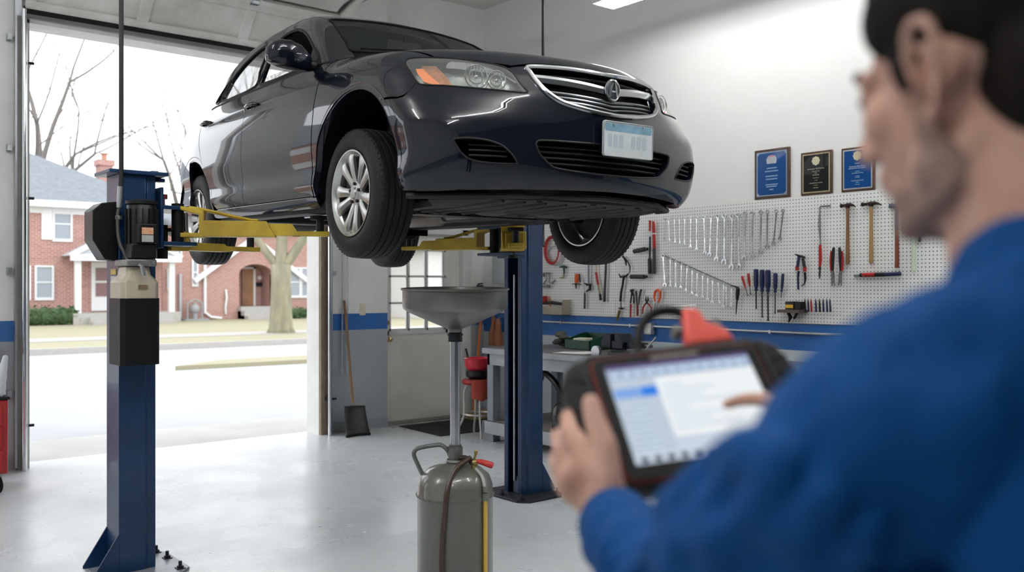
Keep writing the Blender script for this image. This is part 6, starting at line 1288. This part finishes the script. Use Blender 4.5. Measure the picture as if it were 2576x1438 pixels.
# leather things hanging at the bench end
tn=mat('brown_leather',(.36,.13,.055),.55,noise=.35,nscale=18)
c=at(1246,866,2,BH+.0)
for k,(x0,lab,h_,r0,r1) in enumerate(((1244,'tall pointed brown leather roll hanging in the corner left of the blue post',.36,.055,.022),(1256,'brown turned wooden handle hanging beside the pointed leather roll',.31,.055,.035))):
    q=at(x0-3,868,0,6.56); tag(MB().lathe([(0,0),(r0,0),(r0*.95,h_*.4),(r1,h_*.62),(r1*1.1,h_*.8),(r1*.4,h_),(0,h_)],(q.x,q.y,.82),(0,0,1),16).cyl((q.x,q.y,.82+h_),(q.x+.08,q.y,.84+h_),.004,n=6).build('leather_roll' if k==0 else 'wooden_handle',tn,loc=(q.x,q.y,.82)),lab,'roll' if k==0 else 'handle')
# orange pole, dark broom handle, stool, bucket, bowl, cloth
q=at(1205,985,2,.02); q=V((6.45,8.1,0)); a=at(1203,820,0,6.50); b_=at(1207,985,0,6.45)
tag(MB().tube([V((6.38,a.y-.05,.01)),V((6.56,a.y+.0,1.30))],.016,10).build('orange_pole',mat('orange_paint',(.65,.16,.02),.4),loc=(6.38,a.y,0)),'orange pole leaning in the corner behind the oil drain','pole')
a=at(1172,876,1,8.5); b_=at(1190,1000,1,8.35); o=MB().tube([V((b_.x+.06,8.25,.01)),a],.0125,10).build('broom',blk2,loc=(b_.x+.06,8.25,0)); MB().box(b_.x-.12,b_.x+.24,8.2,8.3,.005,.1).build('broom_head',mat('broom_yellow',(.4,.3,.1),.8),o); tag(o,'black handled broom leaning in the corner beside the white door','broom')
st=empty('stool',(5.62,7.36,0),label='low white tubular stool with bowed legs at the bench end',cat='stool'); cx_,cy_=5.62,7.36; chw=mat('worn_white_tube',(.62,.60,.56),.35,metal=.3)
MB().lathe([(0,.52),(.15,.52),(.165,.54),(.15,.565),(0,.565)],(cx_,cy_,0),(0,0,1),28).build('seat',redh,st)
for k in range(4):
    a=pi/4+k*pi/2+.3; u=V((cos(a),sin(a),0)); c0=V((cx_,cy_,0)); MB().tube([tuple(x) for x in catm([c0+u*.02+V((0,0,.51)),c0+u*.10+V((0,0,.50)),c0+u*.135+V((0,0,.43)),c0+u*.14+V((0,0,.20)),c0+u*.21+V((0,0,.06)),c0+u*.215+V((0,0,.0))],4)],.011,8).build('leg',chw,st)
MB().tube([V((cx_+.145*cos(a),cy_+.145*sin(a),.22)) for a in [2*pi*k/28 for k in range(28)]],.010,8,closed=True).build('foot_ring',chw,st)
m=MB(); vs=[];n=18
for j,(rr_,zz) in enumerate(((.0,.568),(.12,.569),(.17,.565),(.185,.50),(.19,.42),(.195,.38))):
    for k in range(n):
        a=-.2+pi*1.25+ (pi*1.1)*k/(n-1); vs.append((cx_+rr_*cos(a)*(1+.04*sin(5*a+j)),cy_+rr_*sin(a)*(1+.04*sin(5*a+j)),zz+(.012*sin(7*a) if j>4 else 0)))
m.add(vs,[(j*n+k,j*n+k+1,j*n+n+k+1,j*n+n+k) for j in range(5) for k in range(n-1)]); o=m.build('red_cloth',mat('red_cloth',(.38,.06,.035),.8),loc=(cx_,cy_,.57)); q_=o.modifiers.new('s','SOLIDIFY'); q_.thickness=.004; tag(o,'dull red cloth draped over the low white stool','cloth')
tag(MB().lathe([(0,.572),(.085,.572),(.115,.60),(.12,.655),(.112,.655),(.105,.60),(0,.585)],(cx_,cy_,0),(0,0,1),28).lathe([(.119,.65),(.124,.655),(.119,.66)],(cx_,cy_,0)).build('black_bowl',blk2,loc=(cx_,cy_,.572)),'black bowl stacked on the red cloth of the stool','bowl')
tag(MB().lathe([(0,.59),(.09,.64),(.125,.70),(.13,.775),(.12,.775),(.115,.70),(0,.66)],(cx_,cy_,0),(0,0,1),28).lathe([(.128,.768),(.137,.775),(.128,.782),(.12,.775)],(cx_,cy_,0),close=True).build('red_bucket',mat('bucket_red',(.55,.02,.04),.35),loc=(cx_,cy_,.66)),'bright red pan topping the stack on the stool','pan')
# floor mat
q=[at(975,1075,2,0),at(1132,1052,2,0),at(1246,1078,2,0),at(1062,1104,2,0)]
q=[(5.33,8.36),(6.50,8.36),(6.50,7.55),(5.30,7.55)]
mo=MB().prism(q,lambda a,b,t:V((a,b,t)),.0,.009).build('floor_mat',mat('mat_charcoal',(.02,.02,.022),.9,noise=.3,nscale=30,bump=.4,bscale=120),loc=(5.9,8,0)); tag(mo,'dark grey rubber-backed mat on the floor before the white door','mat')
# push shovel
a=at(866,755,1,8.40); hb=at(888,1015,1,8.22); o=MB().tube([a,hb],.0135,10).build('snow_shovel',mat('broom_wood',(.33,.19,.10),.6,noise=.3,nscale=15),loc=tuple(hb))
p0=at(866,1022,1,8.24); p1=at(918,1020,1,8.24); p2=at(926,1092,1,8.12); p3=at(866,1100,1,8.12); m=MB()
N_=8; vs=[]
for i in range(N_+1):
    for j in range(7):
        f=i/N_; g_=j/6; P_=(p0*(1-g_)+p1*g_)*(1-f)+(p3*(1-g_)+p2*g_)*f; P_=P_+V((0,.03*sin(pi*g_)*(1),0))+V((0,-.045*f*f,0)); P_.z=max(P_.z,.012); vs.append(P_)
m.add(vs,[(i*7+j,i*7+j+1,i*7+8+j,i*7+7+j) for i in range(N_) for j in range(6)]); b2=m.build('blade',mat('scuffed_black',(.014,.014,.013),.5,noise=.5,nscale=20,col2=(.045,.045,.042)),o); s_=b2.modifiers.new('s','SOLIDIFY'); s_.thickness=.008
MB().tube([V(x) for x in (vs[N_*7],vs[N_*7+3],vs[N_*7+6])],.014,8).build('blade_edge',rubber,o); tag(o,'black bladed push shovel with wooden handle leaning by the door track','shovel')
# ------- red tool cart at the left edge -------
rc=empty('tool_cart',(1.1,7.70,0),label='red steel tool cart on casters cut by the left edge of the view',cat='tool cart'); cr_=mat('cart_red',(.42,.012,.012),.3,coat=.5,noise=.12)
MB().box(.62,1.43,7.46,7.95,.145,.68).build('body',cr_,rc,bevel=.008)
m=[]
for k in range(3):
    z=.17+.165*k; d_=MB().box(.66,1.39,7.445,7.46,z,z+.15).build('drawer',cr_,rc,bevel=.003); MB().box(.72,1.33,7.43,7.445,z+.12,z+.135).build('handle',galv,d_)
MB().box(.61,1.44,7.45,7.96,.68,.70).build('top_tray',blk2,rc)
for (x,y) in ((1.37,7.52),(.68,7.52),(1.37,7.9),(.68,7.9)):
    MB().lathe([(0,-.018),(.05,-.018),(.062,-.012),(.062,.012),(.05,.018),(0,.018)],(x,y,.062),(1,.3,0),26).build('caster',rubber,rc); MB().box(x-.03,x+.03,y-.03,y+.03,.13,.145).box(x-.028,x-.022,y-.02,y+.02,.06,.14).box(x+.022,x+.028,y-.02,y+.02,.06,.14).build('caster_fork',galv,rc)
m=MB()
for q in range(4):
    m.tube([(1.37+.022*(1-k/16)*cos(q*1.57+k*.45)+.004*k,7.52+.022*(1-k/16)*sin(q*1.57+k*.45),.702+.021*k) for k in range(15)],[.034-.0013*k for k in range(15)],8)
m.ell((1.37,7.52,.72),(.06,.055,.02)); tag(blob('white_rag',m,mat('rag_white',(.65,.66,.70),.8),vox=.008,loc=(1.36,7.5,.70)),'crumpled white rag heaped on the red tool cart','rag')
# bracket over the cart (wall-mounted shelf arm)
o=MB().box(1.0,1.50,8.18,8.43,1.05,1.07).prism([(8.43,1.05),(8.2,1.05),(8.43,.85)],lambda y,z,x:V((x,y,z)),1.485,1.50).build('wall_shelf',mat('pale_wood_shelf',(.45,.38,.30),.6),loc=(1.25,8.3,1.05)); tag(o,'small wooden shelf on the wall above the red tool cart','shelf')
o=MB().cyl((1.46,8.15,.96),(1.46,8.3,.96),.028,n=16).tube([(1.46,8.15,.98),(1.47,8.13,1.03),(1.47,8.2,1.10)],.008,8).build('pipe_elbow',mat('dark_red_iron',(.2,.03,.03),.4,metal=.3),loc=(1.46,8.2,.96)); tag(o,'dark red pipe fitting below the small wall shelf','pipe fitting')
# ---------------- mechanic and diagnostic tablet ----------------
def CW(r,z,h): return V((r*cT+z*sT,-r*sT+z*cT,h))          # camera-ground frame -> place
def CP(x,y,z): return atd(x,y,z)
skin=mat('skin',(.56,.33,.25),.5,noise=.18,nscale=22,col2=(.50,.27,.20)); nt,b=nodes(skin); b.inputs['Subsurface Weight'].default_value=.12; b.inputs['Subsurface Radius'].default_value=(.01,.004,.002)
hairm=mat('dark_brown_hair',(.010,.0065,.0045),.75,spec=.2,noise=.5,nscale=60,stretch=(1,1,.2),bump=.6,bscale=140); stub_shade=mat('stubble_jaw_shade',(.36,.225,.175),.7,noise=.4,nscale=160)
jak=mat('blue_work_jacket',(.0015,.052,.19),.75,spec=.15,noise=.18,nscale=5,bump=.25,bscale=160); nt,b=nodes(jak)
ph=R(-31); hd=(sin(ph),cos(ph)); rt_=(cos(ph),-sin(ph))
HCx,HCz,HCh=.379,.739,1.665
fwd=CW(hd[0],hd[1],0); rgt=CW(rt_[0],rt_[1],0); up=V((0,0,1))
pt=R(-9); f2=(fwd*cos(pt)+up*sin(pt)).normalized(); u2=rgt.cross(f2).normalized()
Hc=CW(HCx,HCz,HCh)
HM=Matrix((rgt,f2,u2)).transposed()           # head axes
H=lambda x,y,z: Hc+HM@V((x,y,z))
ph2=R(-27); fb_=CW(sin(ph2),cos(ph2),0); rb_=CW(cos(ph2),-sin(ph2),0); BM=Matrix((rb_,fb_,up)).transposed()
B0=CW(.405,.675,0); B=lambda x,y,z: B0+BM@V((x,y,0))+up*z
m=MB()
# head
m.ell(H(0,-.012,.035),(.076,.097,.090),HM,24,16).ell(H(0,.030,-.025),(.063,.062,.085),HM,20,12).ell(H(0,.040,-.078),(.050,.048,.034),HM).ell(H(0,.074,-.100),(.021,.018,.016),HM)
for s in (-1,1):
    m.ell(H(s*.040,.058,-.020),(.024,.026,.026),HM).ell(H(s*.052,.005,-.070),(.017,.034,.024),HM).capsule(H(s*.055,.0,-.085),H(s*.022,.066,-.104),.014,.014)
    m.ell(H(s*.032,.079,.006),(.0138,.0135,.0115),HM).capsule(H(s*.012,.086,.018),H(s*.045,.074,.020),.011,.009)
    # ear: helix, antihelix, lobe, concha
    e=lambda y,z,o=0: H(s*(.079+o),y*.9+.001,z-.008)
    pts=[e(.006,-.003,.000),e(.008,.016,.006),e(.000,.031,.014),e(-.014,.037,.021),e(-.028,.031,.026),e(-.034,.014,.026),e(-.030,-.006,.021),e(-.020,-.022,.013),e(-.010,-.032,.007),e(-.002,-.026,.003)]
    m.tube([tuple(x) for x in catm(pts,4)],.0052,8); m.tube([tuple(x) for x in catm([e(-.004,.020,.008),e(-.018,.016,.012),e(-.020,.0,.010),e(-.012,-.016,.006)],4)],.0045,8)
    m.ell(e(-.014,.003,-.005),(.0045,.017,.028),HM).ell(e(-.007,-.030,.004),(.005,.009,.010),HM).ell(e(.006,-.004,.003),(.005,.004,.008),HM)
m.capsule(H(0,.088,.010),H(0,.112,-.028),.009,.0135).ell(H(.011,.100,-.032),(.009,.011,.008),HM).ell(H(-.011,.100,-.032),(.009,.011,.008),HM)
m.ell(H(0,.090,-.055),(.022,.011,.006),HM).ell(H(0,.088,-.066),(.019,.011,.006),HM).ell(H(0,.083,-.060),(.03,.018,.02),HM)
# neck and torso
m.capsule(H(0,-.030,-.040),B(0,-.005,1.50),.060,.064).capsule(H(0,.0,-.075),B(0,.03,1.47),.045,.050)
for s in (-1,1): m.capsule(H(s*.055,-.02,-.06),B(s*.02,.05,1.46),.013,.012)
m.ell(B(0,0,1.34),(.16,.10,.16),BM).ell(B(0,0,1.12),(.14,.095,.2),BM).ell(B(0,0,.95),(.155,.10,.12),BM)
for s in (-1,1): m.capsule(B(s*.05,0,1.47),B(s*.16,0,1.41),.05,.05).capsule(B(s*.09,0,.93),B(s*.10,.01,.50),.075,.052).capsule(B(s*.10,.01,.50),B(s*.11,-.02,.09),.048,.035).capsule(B(s*.11,-.03,.05),B(s*.115,.13,.04),.035,.03)
# arms (camera-ground frame): left elbow / wrist, right elbow / wrist
Ls=B(-.175,.0,1.405); Le=CW(.165,.79,1.215); Lw=CP(1540,1312,1.075)
Rs=B(.175,.0,1.405); Re=CW(.52,1.0,1.20); Rw2=CP(2085,1115,1.05)
m.capsule(Ls,Le,.048,.038).capsule(Le,Lw,.040,.027).capsule(Rs,Re,.048,.038).capsule(Re,Rw2,.040,.027)
# left hand round the tablet grip
def finger(pts,rr):
    for i in range(len(pts)-1): m.capsule(pts[i],pts[i+1],rr[i],rr[i+1],10)
mc=[CP(1436,1092,1.150),CP(1415,1132,1.160),CP(1407,1175,1.158),CP(1418,1216,1.145)]
for k,p_ in enumerate(mc): m.capsule(Lw,p_,.020,.0135,10)
m.ell((mc[1]+mc[2]+Lw*1.2)/3.2,(.034,.020,.030),Matrix.Identity(3)).capsule(Lw,CP(1520,1200,1.095),.026,.022).capsule(CP(1500,1190,1.10),mc[0],.019,.014)
finger([CP(1528,1225,1.085),CP(1522,1125,1.105),CP(1497,1060,1.125),CP(1486,1012,1.140)],[.020,.0165,.0140,.0120])
bk_=[((1428,1048,1.200),(1475,1020,1.255),(1535,1020,1.262)),((1403,1095,1.205),(1455,1080,1.250),(1520,1082,1.252)),((1398,1150,1.200),(1452,1140,1.235),(1515,1140,1.235)),((1412,1200,1.180),(1470,1195,1.208),(1525,1198,1.210))]
for q,(a_,b2_,c2_) in zip(mc,bk_): finger([q,CP(*a_),CP(*b2_),CP(*c2_)],[.0125,.0105,.0095,.0085])
# right hand, index finger touching the screen
rm=[CP(1985,1035,1.14),CP(2010,1060,1.135),CP(2030,1085,1.125),CP(2045,1110,1.11)]
for p_ in rm: m.capsule(Rw2,p_,.019,.0125,10)
finger([rm[0],CP(1925,1003,1.178),CP(1868,1005,1.200),CP(1829,1016,1.214)],[.0118,.0102,.0090,.0078])
for k,p_ in enumerate(rm[1:]):
    a_=p_+fb_*.035+up*-.006; b2_=a_+up*-.03-fb_*.006; c2_=b2_-fb_*.025; finger([p_,a_,b2_,c2_],[.0115,.0105,.0095,.0085])
finger([CP(2060,1130,1.07),CP(2010,1120,1.09),CP(1965,1095,1.11),CP(1945,1075,1.12)],[.017,.015,.012,.010])
per=blob('person',m,skin,vox=.0042,smooth=5,loc=tuple(B(0,0,0)))
tag(per,'dark-haired man in blue work jacket, seen from behind, looking down at a tablet','person'); RM[per.name]=Matrix.Translation(B(0,0,0))
# hair
h=MB().ell(H(0,-.020,.048),(.0805,.098,.090),HM,24,16).ell(H(0,-.058,-.018),(.070,.058,.088),HM,20,12).ell(H(0,.014,.088),(.062,.074,.046),HM,20,12)
for s in (-1,1): h.ell(H(s*.067,.024,.052),(.013,.034,.036),HM).ell(H(s*.071,.020,.014),(.0085,.014,.028),HM)
blob('hair',h,hairm,per,vox=.004,smooth=4)
for s in (-1,1): MB().tube([H(s*.012,.096,.026),H(s*.030,.094,.032),H(s*.050,.078,.027)],[.003,.005,.002],8,flat=1).build('eyebrow',hairm,per)
eb=mat('eye_white',(.7,.68,.65),.2); 
for s in (-1,1):
    o=MB().ell(H(s*.032,.078,.004),(.012,.012,.012),HM).build('eye',eb,per); MB().ell(H(s*.032,.0875,-.001),(.0055,.003,.0055),HM).build('iris',mat('iris_dark',(.05,.03,.02),.1),o); MB().tube([H(s*.020,.088,.004),H(s*.032,.0925,.006),H(s*.046,.083,.003)],.0022,6).build('eyelash',hairm,o)
h=MB().ell(H(0,.041,-.082),(.0500,.0485,.033),HM,20,12).ell(H(0,.075,-.101),(.0216,.0186,.0165),HM)
for s in (-1,1): h.ell(H(s*.0525,.005,-.071),(.0175,.034,.024),HM).capsule(H(s*.0555,.0,-.086),H(s*.022,.067,-.105),.0147,.0147).ell(H(s*.060,.015,-.045),(.008,.012,.03),HM)
blob('stubble_jaw_shade',h,stub_shade,per,vox=.004,smooth=3)  # brownish jaw shell: some stubble, mostly the jaw's shadow put into colour
# jacket
j=MB()
j.ell(B(0,-.005,1.35),(.178,.135,.165),BM,24,16).ell(B(0,-.03,1.38),(.17,.11,.13),BM,24,16).ell(B(0,0,1.14),(.185,.135,.26),BM,24,16).capsule(B(-.09,0,.95),B(.09,0,.95),.115,.115)
for s in (-1,1):
    j.capsule(B(s*.05,-.03,1.475),B(s*.175,-.012,1.42),.062,.070).capsule(B(s*.03,-.045,1.50),B(s*.13,-.03,1.435),.045,.062)
j.capsule(Ls,Le,.078,.064).capsule(Ls,Ls+(Le-Ls)*.5,.080,.070).capsule(Rs,Re,.074,.060)
Lc=Le+(Lw-Le)*.90; Rc=Re+(Rw2-Re)*.84
j.capsule(Le,Lc,.062,.043).capsule(Re,Rc,.058,.040)
# folds
rnd=random.Random(5)
def fold(a,b_,r): 
    mid=(a+b_)/2+V((rnd.uniform(-1,1),rnd.uniform(-1,1),rnd.uniform(-1,1)))*.006; j.tube([tuple(x) for x in catm([a,mid,b_],5)],[r*.3]+[r*1.9]*9+[r*.3],8)
ad=(Le-Ls).normalized(); ca=V((cT*0-sT,-cT,0)); ca=(-fwd*.4-rgt*.9).normalized()
for t_,l_ in ((.25,.09),(.42,.10),(.58,.09),(.75,.10),(.88,.08)):
    c=Ls+(Le-Ls)*t_; rr=.077-.012*t_; n_=(ca-ad*ca.dot(ad)).normalized(); q=ad.cross(n_); fold(c+(n_*.92+q*.55)*rr+ad*.02,c+(n_*.8-q*.62)*rr-ad*.03,.0065)
fd_=(Lc-Le).normalized()
for t_ in (.15,.35,.55,.75):
    c=Le+(Lc-Le)*t_; rr=.061-.018*t_; n_=(ca-fd_*ca.dot(fd_)).normalized(); q=fd_.cross(n_); fold(c+(n_*.85+q*.6)*rr,c+(n_*.85-q*.6)*rr-fd_*.03,.006)
for a_,b2_ in ((B(-.15,-.10,1.40),B(-.10,-.125,1.25)),(B(-.19,-.06,1.36),B(-.15,-.10,1.22)),(B(-.05,-.135,1.42),B(-.04,-.14,1.28)),(B(-.20,-.02,1.33),B(-.18,-.06,1.2))): fold(a_,b2_,.009)
for phi,ta,tb_,rr_ in ((-62,-.02,.95,.011),(-40,.0,1.0,.013),(-17,.02,.9,.014),(4,-.02,1.02,.013),(27,.0,.9,.015),(50,.02,1.0,.013),(74,.05,.85,.013)):
    pth=[]
    for k in range(12):
        t_=ta+(tb_-ta)*k/11; c=Ls+(Le-Ls)*t_; n_=(ca-ad*ca.dot(ad)).normalized(); q=ad.cross(n_); a_=R(phi*(.45+.6*k/11)+6*sin(k*.9+phi)); pth.append(c+(n_*cos(a_)+q*sin(a_))*(.086-.014*t_))
    j.tube(pth,[rr_*1.5*(.35+.65*sin(pi*(k+.6)/12.5)) for k in range(12)],10)
for a_,b2_,c2_,r_ in ((B(-.12,-.075,1.475),B(-.150,-.115,1.38),B(-.135,-.135,1.22),.022),(B(-.10,-.11,1.44),B(-.095,-.142,1.32),B(-.08,-.15,1.18),.016),(B(-.03,-.125,1.45),B(-.02,-.15,1.33),B(-.03,-.15,1.16),.016),(B(.05,-.12,1.46),B(.07,-.15,1.33),B(.06,-.15,1.16),.016),(B(-.15,-.07,1.42),B(-.175,-.085,1.33),B(-.165,-.10,1.2),.018)):
    j.tube([tuple(x) for x in catm([a_,b2_,c2_],7)],[r_*1.35*(.4+.6*sin(pi*(k+.5)/15.5)) for k in range(15)],10)
jo=blob('work_jacket',j,jak,per,vox=.0055,smooth=3)
tx=bpy.data.textures.new('cloth_waves','CLOUDS'); tx.noise_scale=.11; dm=jo.modifiers.new('d','DISPLACE'); dm.texture=tx; dm.strength=.034; dm.mid_level=.5; dm.texture_coords='GLOBAL'
# collar
c=MB(); n=28; vs=[]
nc=B(0,-.012,1.50)
for j_,(rx,ry,dz,dy) in enumerate(((.098,.088,-.035,0),(.084,.076,.018,0),(.078,.070,.048,.002),(.083,.075,.052,.002),(.098,.090,.020,0),(.108,.098,-.012,0))):
    for k in range(n):
        a=R(118)+R(304)*k/(n-1); vs.append(nc+BM@V((rx*cos(a),ry*sin(a)+dy,0))+up*(dz-.028*max(0,sin(a))))
c.add(vs,[(j_*n+k,j_*n+k+1,j_*n+n+k+1,j_*n+n+k) for j_ in range(5) for k in range(n-1)])
co=c.build('collar',jak,jo); s_=co.modifiers.new('s','SOLIDIFY'); s_.thickness=.005; s_=co.modifiers.new('u','SUBSURF'); s_.render_levels=1
for nm,a_,b2_,r_ in (('cuff',Lc,Lw,.041),('cuff',Rc,Rw2,.038)):
    d_=(b2_-a_).normalized(); MB().lathe([(r_,-.03),(r_+.004,-.028),(r_+.003,.018),(r_-.002,.020),(r_-.006,.0),(r_-.006,-.03)],a_,d_,28,close=True).build(nm,jak,jo)
t=MB().capsule(B(-.07,0,.93),B(.07,0,.93),.112,.112)
for s in (-1,1): t.capsule(B(s*.09,0,.92),B(s*.10,.01,.50),.098,.078).capsule(B(s*.10,.01,.50),B(s*.11,-.02,.11),.076,.062)
blob('trousers',t,mat('navy_trousers',(.012,.018,.035),.8),per,vox=.009,smooth=4)
for s in (-1,1):
    MB().capsule(B(s*.11,-.045,.055),B(s*.118,.16,.045),.052,.045).box(0,0,0,0,0,0).build('work_boot',blk2,per)
# ---- tablet ----
Xa=CW(.971,.223,.089); Ya=CW(-.21,.612,.762); Na=CW(.115,-.759,.641); Tc=CW(.241,1.219,1.338)
Xa.normalize(); Ya=(Ya-Xa*Ya.dot(Xa)).normalized(); Na=Xa.cross(Ya).normalized()
TM=Matrix((Xa,Ya,Na)).transposed().to_4x4(); TM.translation=Tc
tab=empty('diagnostic_tablet',M=TM,label='rugged black tablet with red edge and lit screen in the hands of the man',cat='tablet')
rubm=mat('tablet_rubber',(.008,.0085,.0085),.6,spec=.3); redf=mat('tablet_red_edge',(.20,.016,.010),.45)
Wt,Ht=.245,.188
def rp(w_,h_,r_,n=4):
    pts=[]
    for cx_,cz_,a0 in ((w_/2-r_,h_/2-r_,0),(-w_/2+r_,h_/2-r_,90),(-w_/2+r_,-h_/2+r_,180),(w_/2-r_,-h_/2+r_,270)): pts+=[(cx_+r_*cos(R(a0+90*k/n)),cz_+r_*sin(R(a0+90*k/n))) for k in range(n+1)]
    return pts
bd=MB().prism(rp(Wt+.02,Ht+.022,.018),lambda a,b_,t:V((a,b_,t)),-.030,-.002).build('tablet_body',rubm,tab,local=True,bevel=.004)
MB().prism(rp(Wt,Ht,.014),lambda a,b_,t:V((a,b_,t)),-.0025,.001).build('red_frame',redf,tab,local=True,bevel=.001)
MB().prism(rp(Wt-.005,Ht-.005,.012),lambda a,b_,t:V((a,b_,t)),.0,.0025).build('bezel',mat('bezel_black',(.006,.006,.006),.25,coat=.4),tab,local=True)
for s in (-1,1):
    g_=MB().prism([(s*(Wt/2+.004),-Ht/2-.008),(s*(Wt/2+.030),-Ht/2+.012),(s*(Wt/2+.042),-Ht/2+.05),(s*(Wt/2+.036),0),(s*(Wt/2+.044),Ht/2-.05),(s*(Wt/2+.034),Ht/2-.008),(s*(Wt/2+.004),Ht/2+.008)],lambda a,b_,t:V((a,b_,t)),-.038,.004)
    go=g_.build('side_grip',rubm,tab,local=True,bevel=.008,seg=3); r_=MB()
    for k in range(6): y=-.06+.024*k; r_.tube([V((s*(Wt/2+.012),y,.004)),V((s*(Wt/2+.036),y+.004,.002)),V((s*(Wt/2+.041),y+.004,-.02))],.003,6)
    r_.build('grip_rib',rubm,go,local=True)
def scr(name,x0,x1,y0,y1,z,col,es): MB().box(x0,x1,y0,y1,z-.0002,z).build(name,mat('screen_'+name,tuple(x*.12 for x in col),.2,emit=col,es=es*.5),so,local=True)
sw,sh_=.208,.150; sy=.004
so=MB().box(-sw/2,sw/2,sy-sh_/2,sy+sh_/2,.0024,.0028).build('screen',mat('screen_panel',(.09,.10,.11),.15,emit=(.72,.82,.95),es=.42),tab,local=True)
X0,Y1=-sw/2,sy+sh_/2
scr('title_bar',X0,X0+sw,Y1-.007,Y1,.0031,(.18,.12,.32),.5); scr('tool_bar',X0,X0+sw,Y1-.024,Y1-.007,.0031,(.50,.62,.82),.8)
scr('content',X0+.064,X0+sw,Y1-.118,Y1-.026,.0031,(.90,.94,.96),1.0); scr('side_list',X0,X0+.062,Y1-.135,Y1-.026,.0031,(.66,.77,.90),.8); scr('selected_row',X0+.002,X0+.062,Y1-.053,Y1-.038,.0034,(.25,.45,.92),.9); scr('selected_tab',X0+.040,X0+.062,Y1-.053,Y1-.038,.0037,(.03,.25,.92),.9)
r_=MB(); 
for k in range(9): y=Y1-.066-.0085*k; r_.box(X0+.008,X0+.05-.004*(k%3),y,y+.0025,.0031,.0034)
for k in range(8): y=Y1-.040-.0095*k; r_.box(X0+.070,X0+.10+.012*(k%4)+.03*(k%2),y,y+.0022,.0031,.0034)
for k in range(12): r_.box(X0+.006+.0165*k,X0+.015+.0165*k,Y1-.020,Y1-.013,.0031,.0034)
r_.build('text_rows',mat('screen_rows',(.45,.55,.68),.3,emit=(.45,.55,.68),es=.3),so,local=True)
r_=MB()
for k in range(11): r_.box(X0+.008+.018*k,X0+.018+.018*k,Y1-sh_+.002,Y1-sh_+.009,.0028,.0034)
r_.build('bottom_icons',mat('screen_icons',(.04,.06,.10),.3),so,local=True)
for k in range(9): pass
MB().box(-.035,.035,Ht/2-.0115,Ht/2-.006,.0025,.0029).build('maker_plate',mat('maker_plate',(.30,.27,.23),.4,noise=.5,nscale=200),tab,local=True)
MB().box(.055,.09,-Ht/2+.004,-Ht/2+.012,.0025,.0035).build('power_button',mat('button_red',(.5,.03,.03),.4),tab,local=True)
# connector with cable
cor=mat('coral_connector',(.78,.10,.07),.5)
L=lambda a,b_,t: TM@V((a+.026,b_,t))
co=empty('cable_connector',M=TM@Matrix.Translation((.026,0,0)),label='coral red plug standing on the top edge of the tablet',cat='plug')
MB().prism([(.005,Ht/2+.011),(.078,Ht/2+.011),(.070,Ht/2+.034),(.046,Ht/2+.050),(.043,Ht/2+.074),(.018,Ht/2+.078),(.013,Ht/2+.048),(.006,Ht/2+.032)],lambda a,b_,t:V((a,b_,t)),-.028,-.004).build('plug_body',cor,co,local=True,bevel=.006,seg=3)
MB().cyl((-.006,Ht/2+.042,-.016),(.004,Ht/2+.040,-.016),.010,n=14).build('thumb_screw',mat('screw_olive',(.14,.13,.11),.5),co,local=True); MB().cyl((.064,Ht/2+.052,-.016),(.060,Ht/2+.040,-.016),.008,n=14).build('thumb_screw',mat('screw_olive',(.14,.13,.11),.5),co,local=True)
pts=[L(.024,Ht/2+.070,-.016),L(.006,Ht/2+.082,-.017),L(-.024,Ht/2+.080,-.018),L(-.052,Ht/2+.055,-.02),L(-.064,Ht/2+.014,-.024),L(-.05,Ht/2-.02,-.045),L(-.04,-.02,-.06)]
tag(MB().tube([tuple(x) for x in catm(pts,7)],.0075,10).build('tablet_cable',rubber,loc=tuple(pts[0])),'black cable looping from the coral plug down behind the tablet','cable')
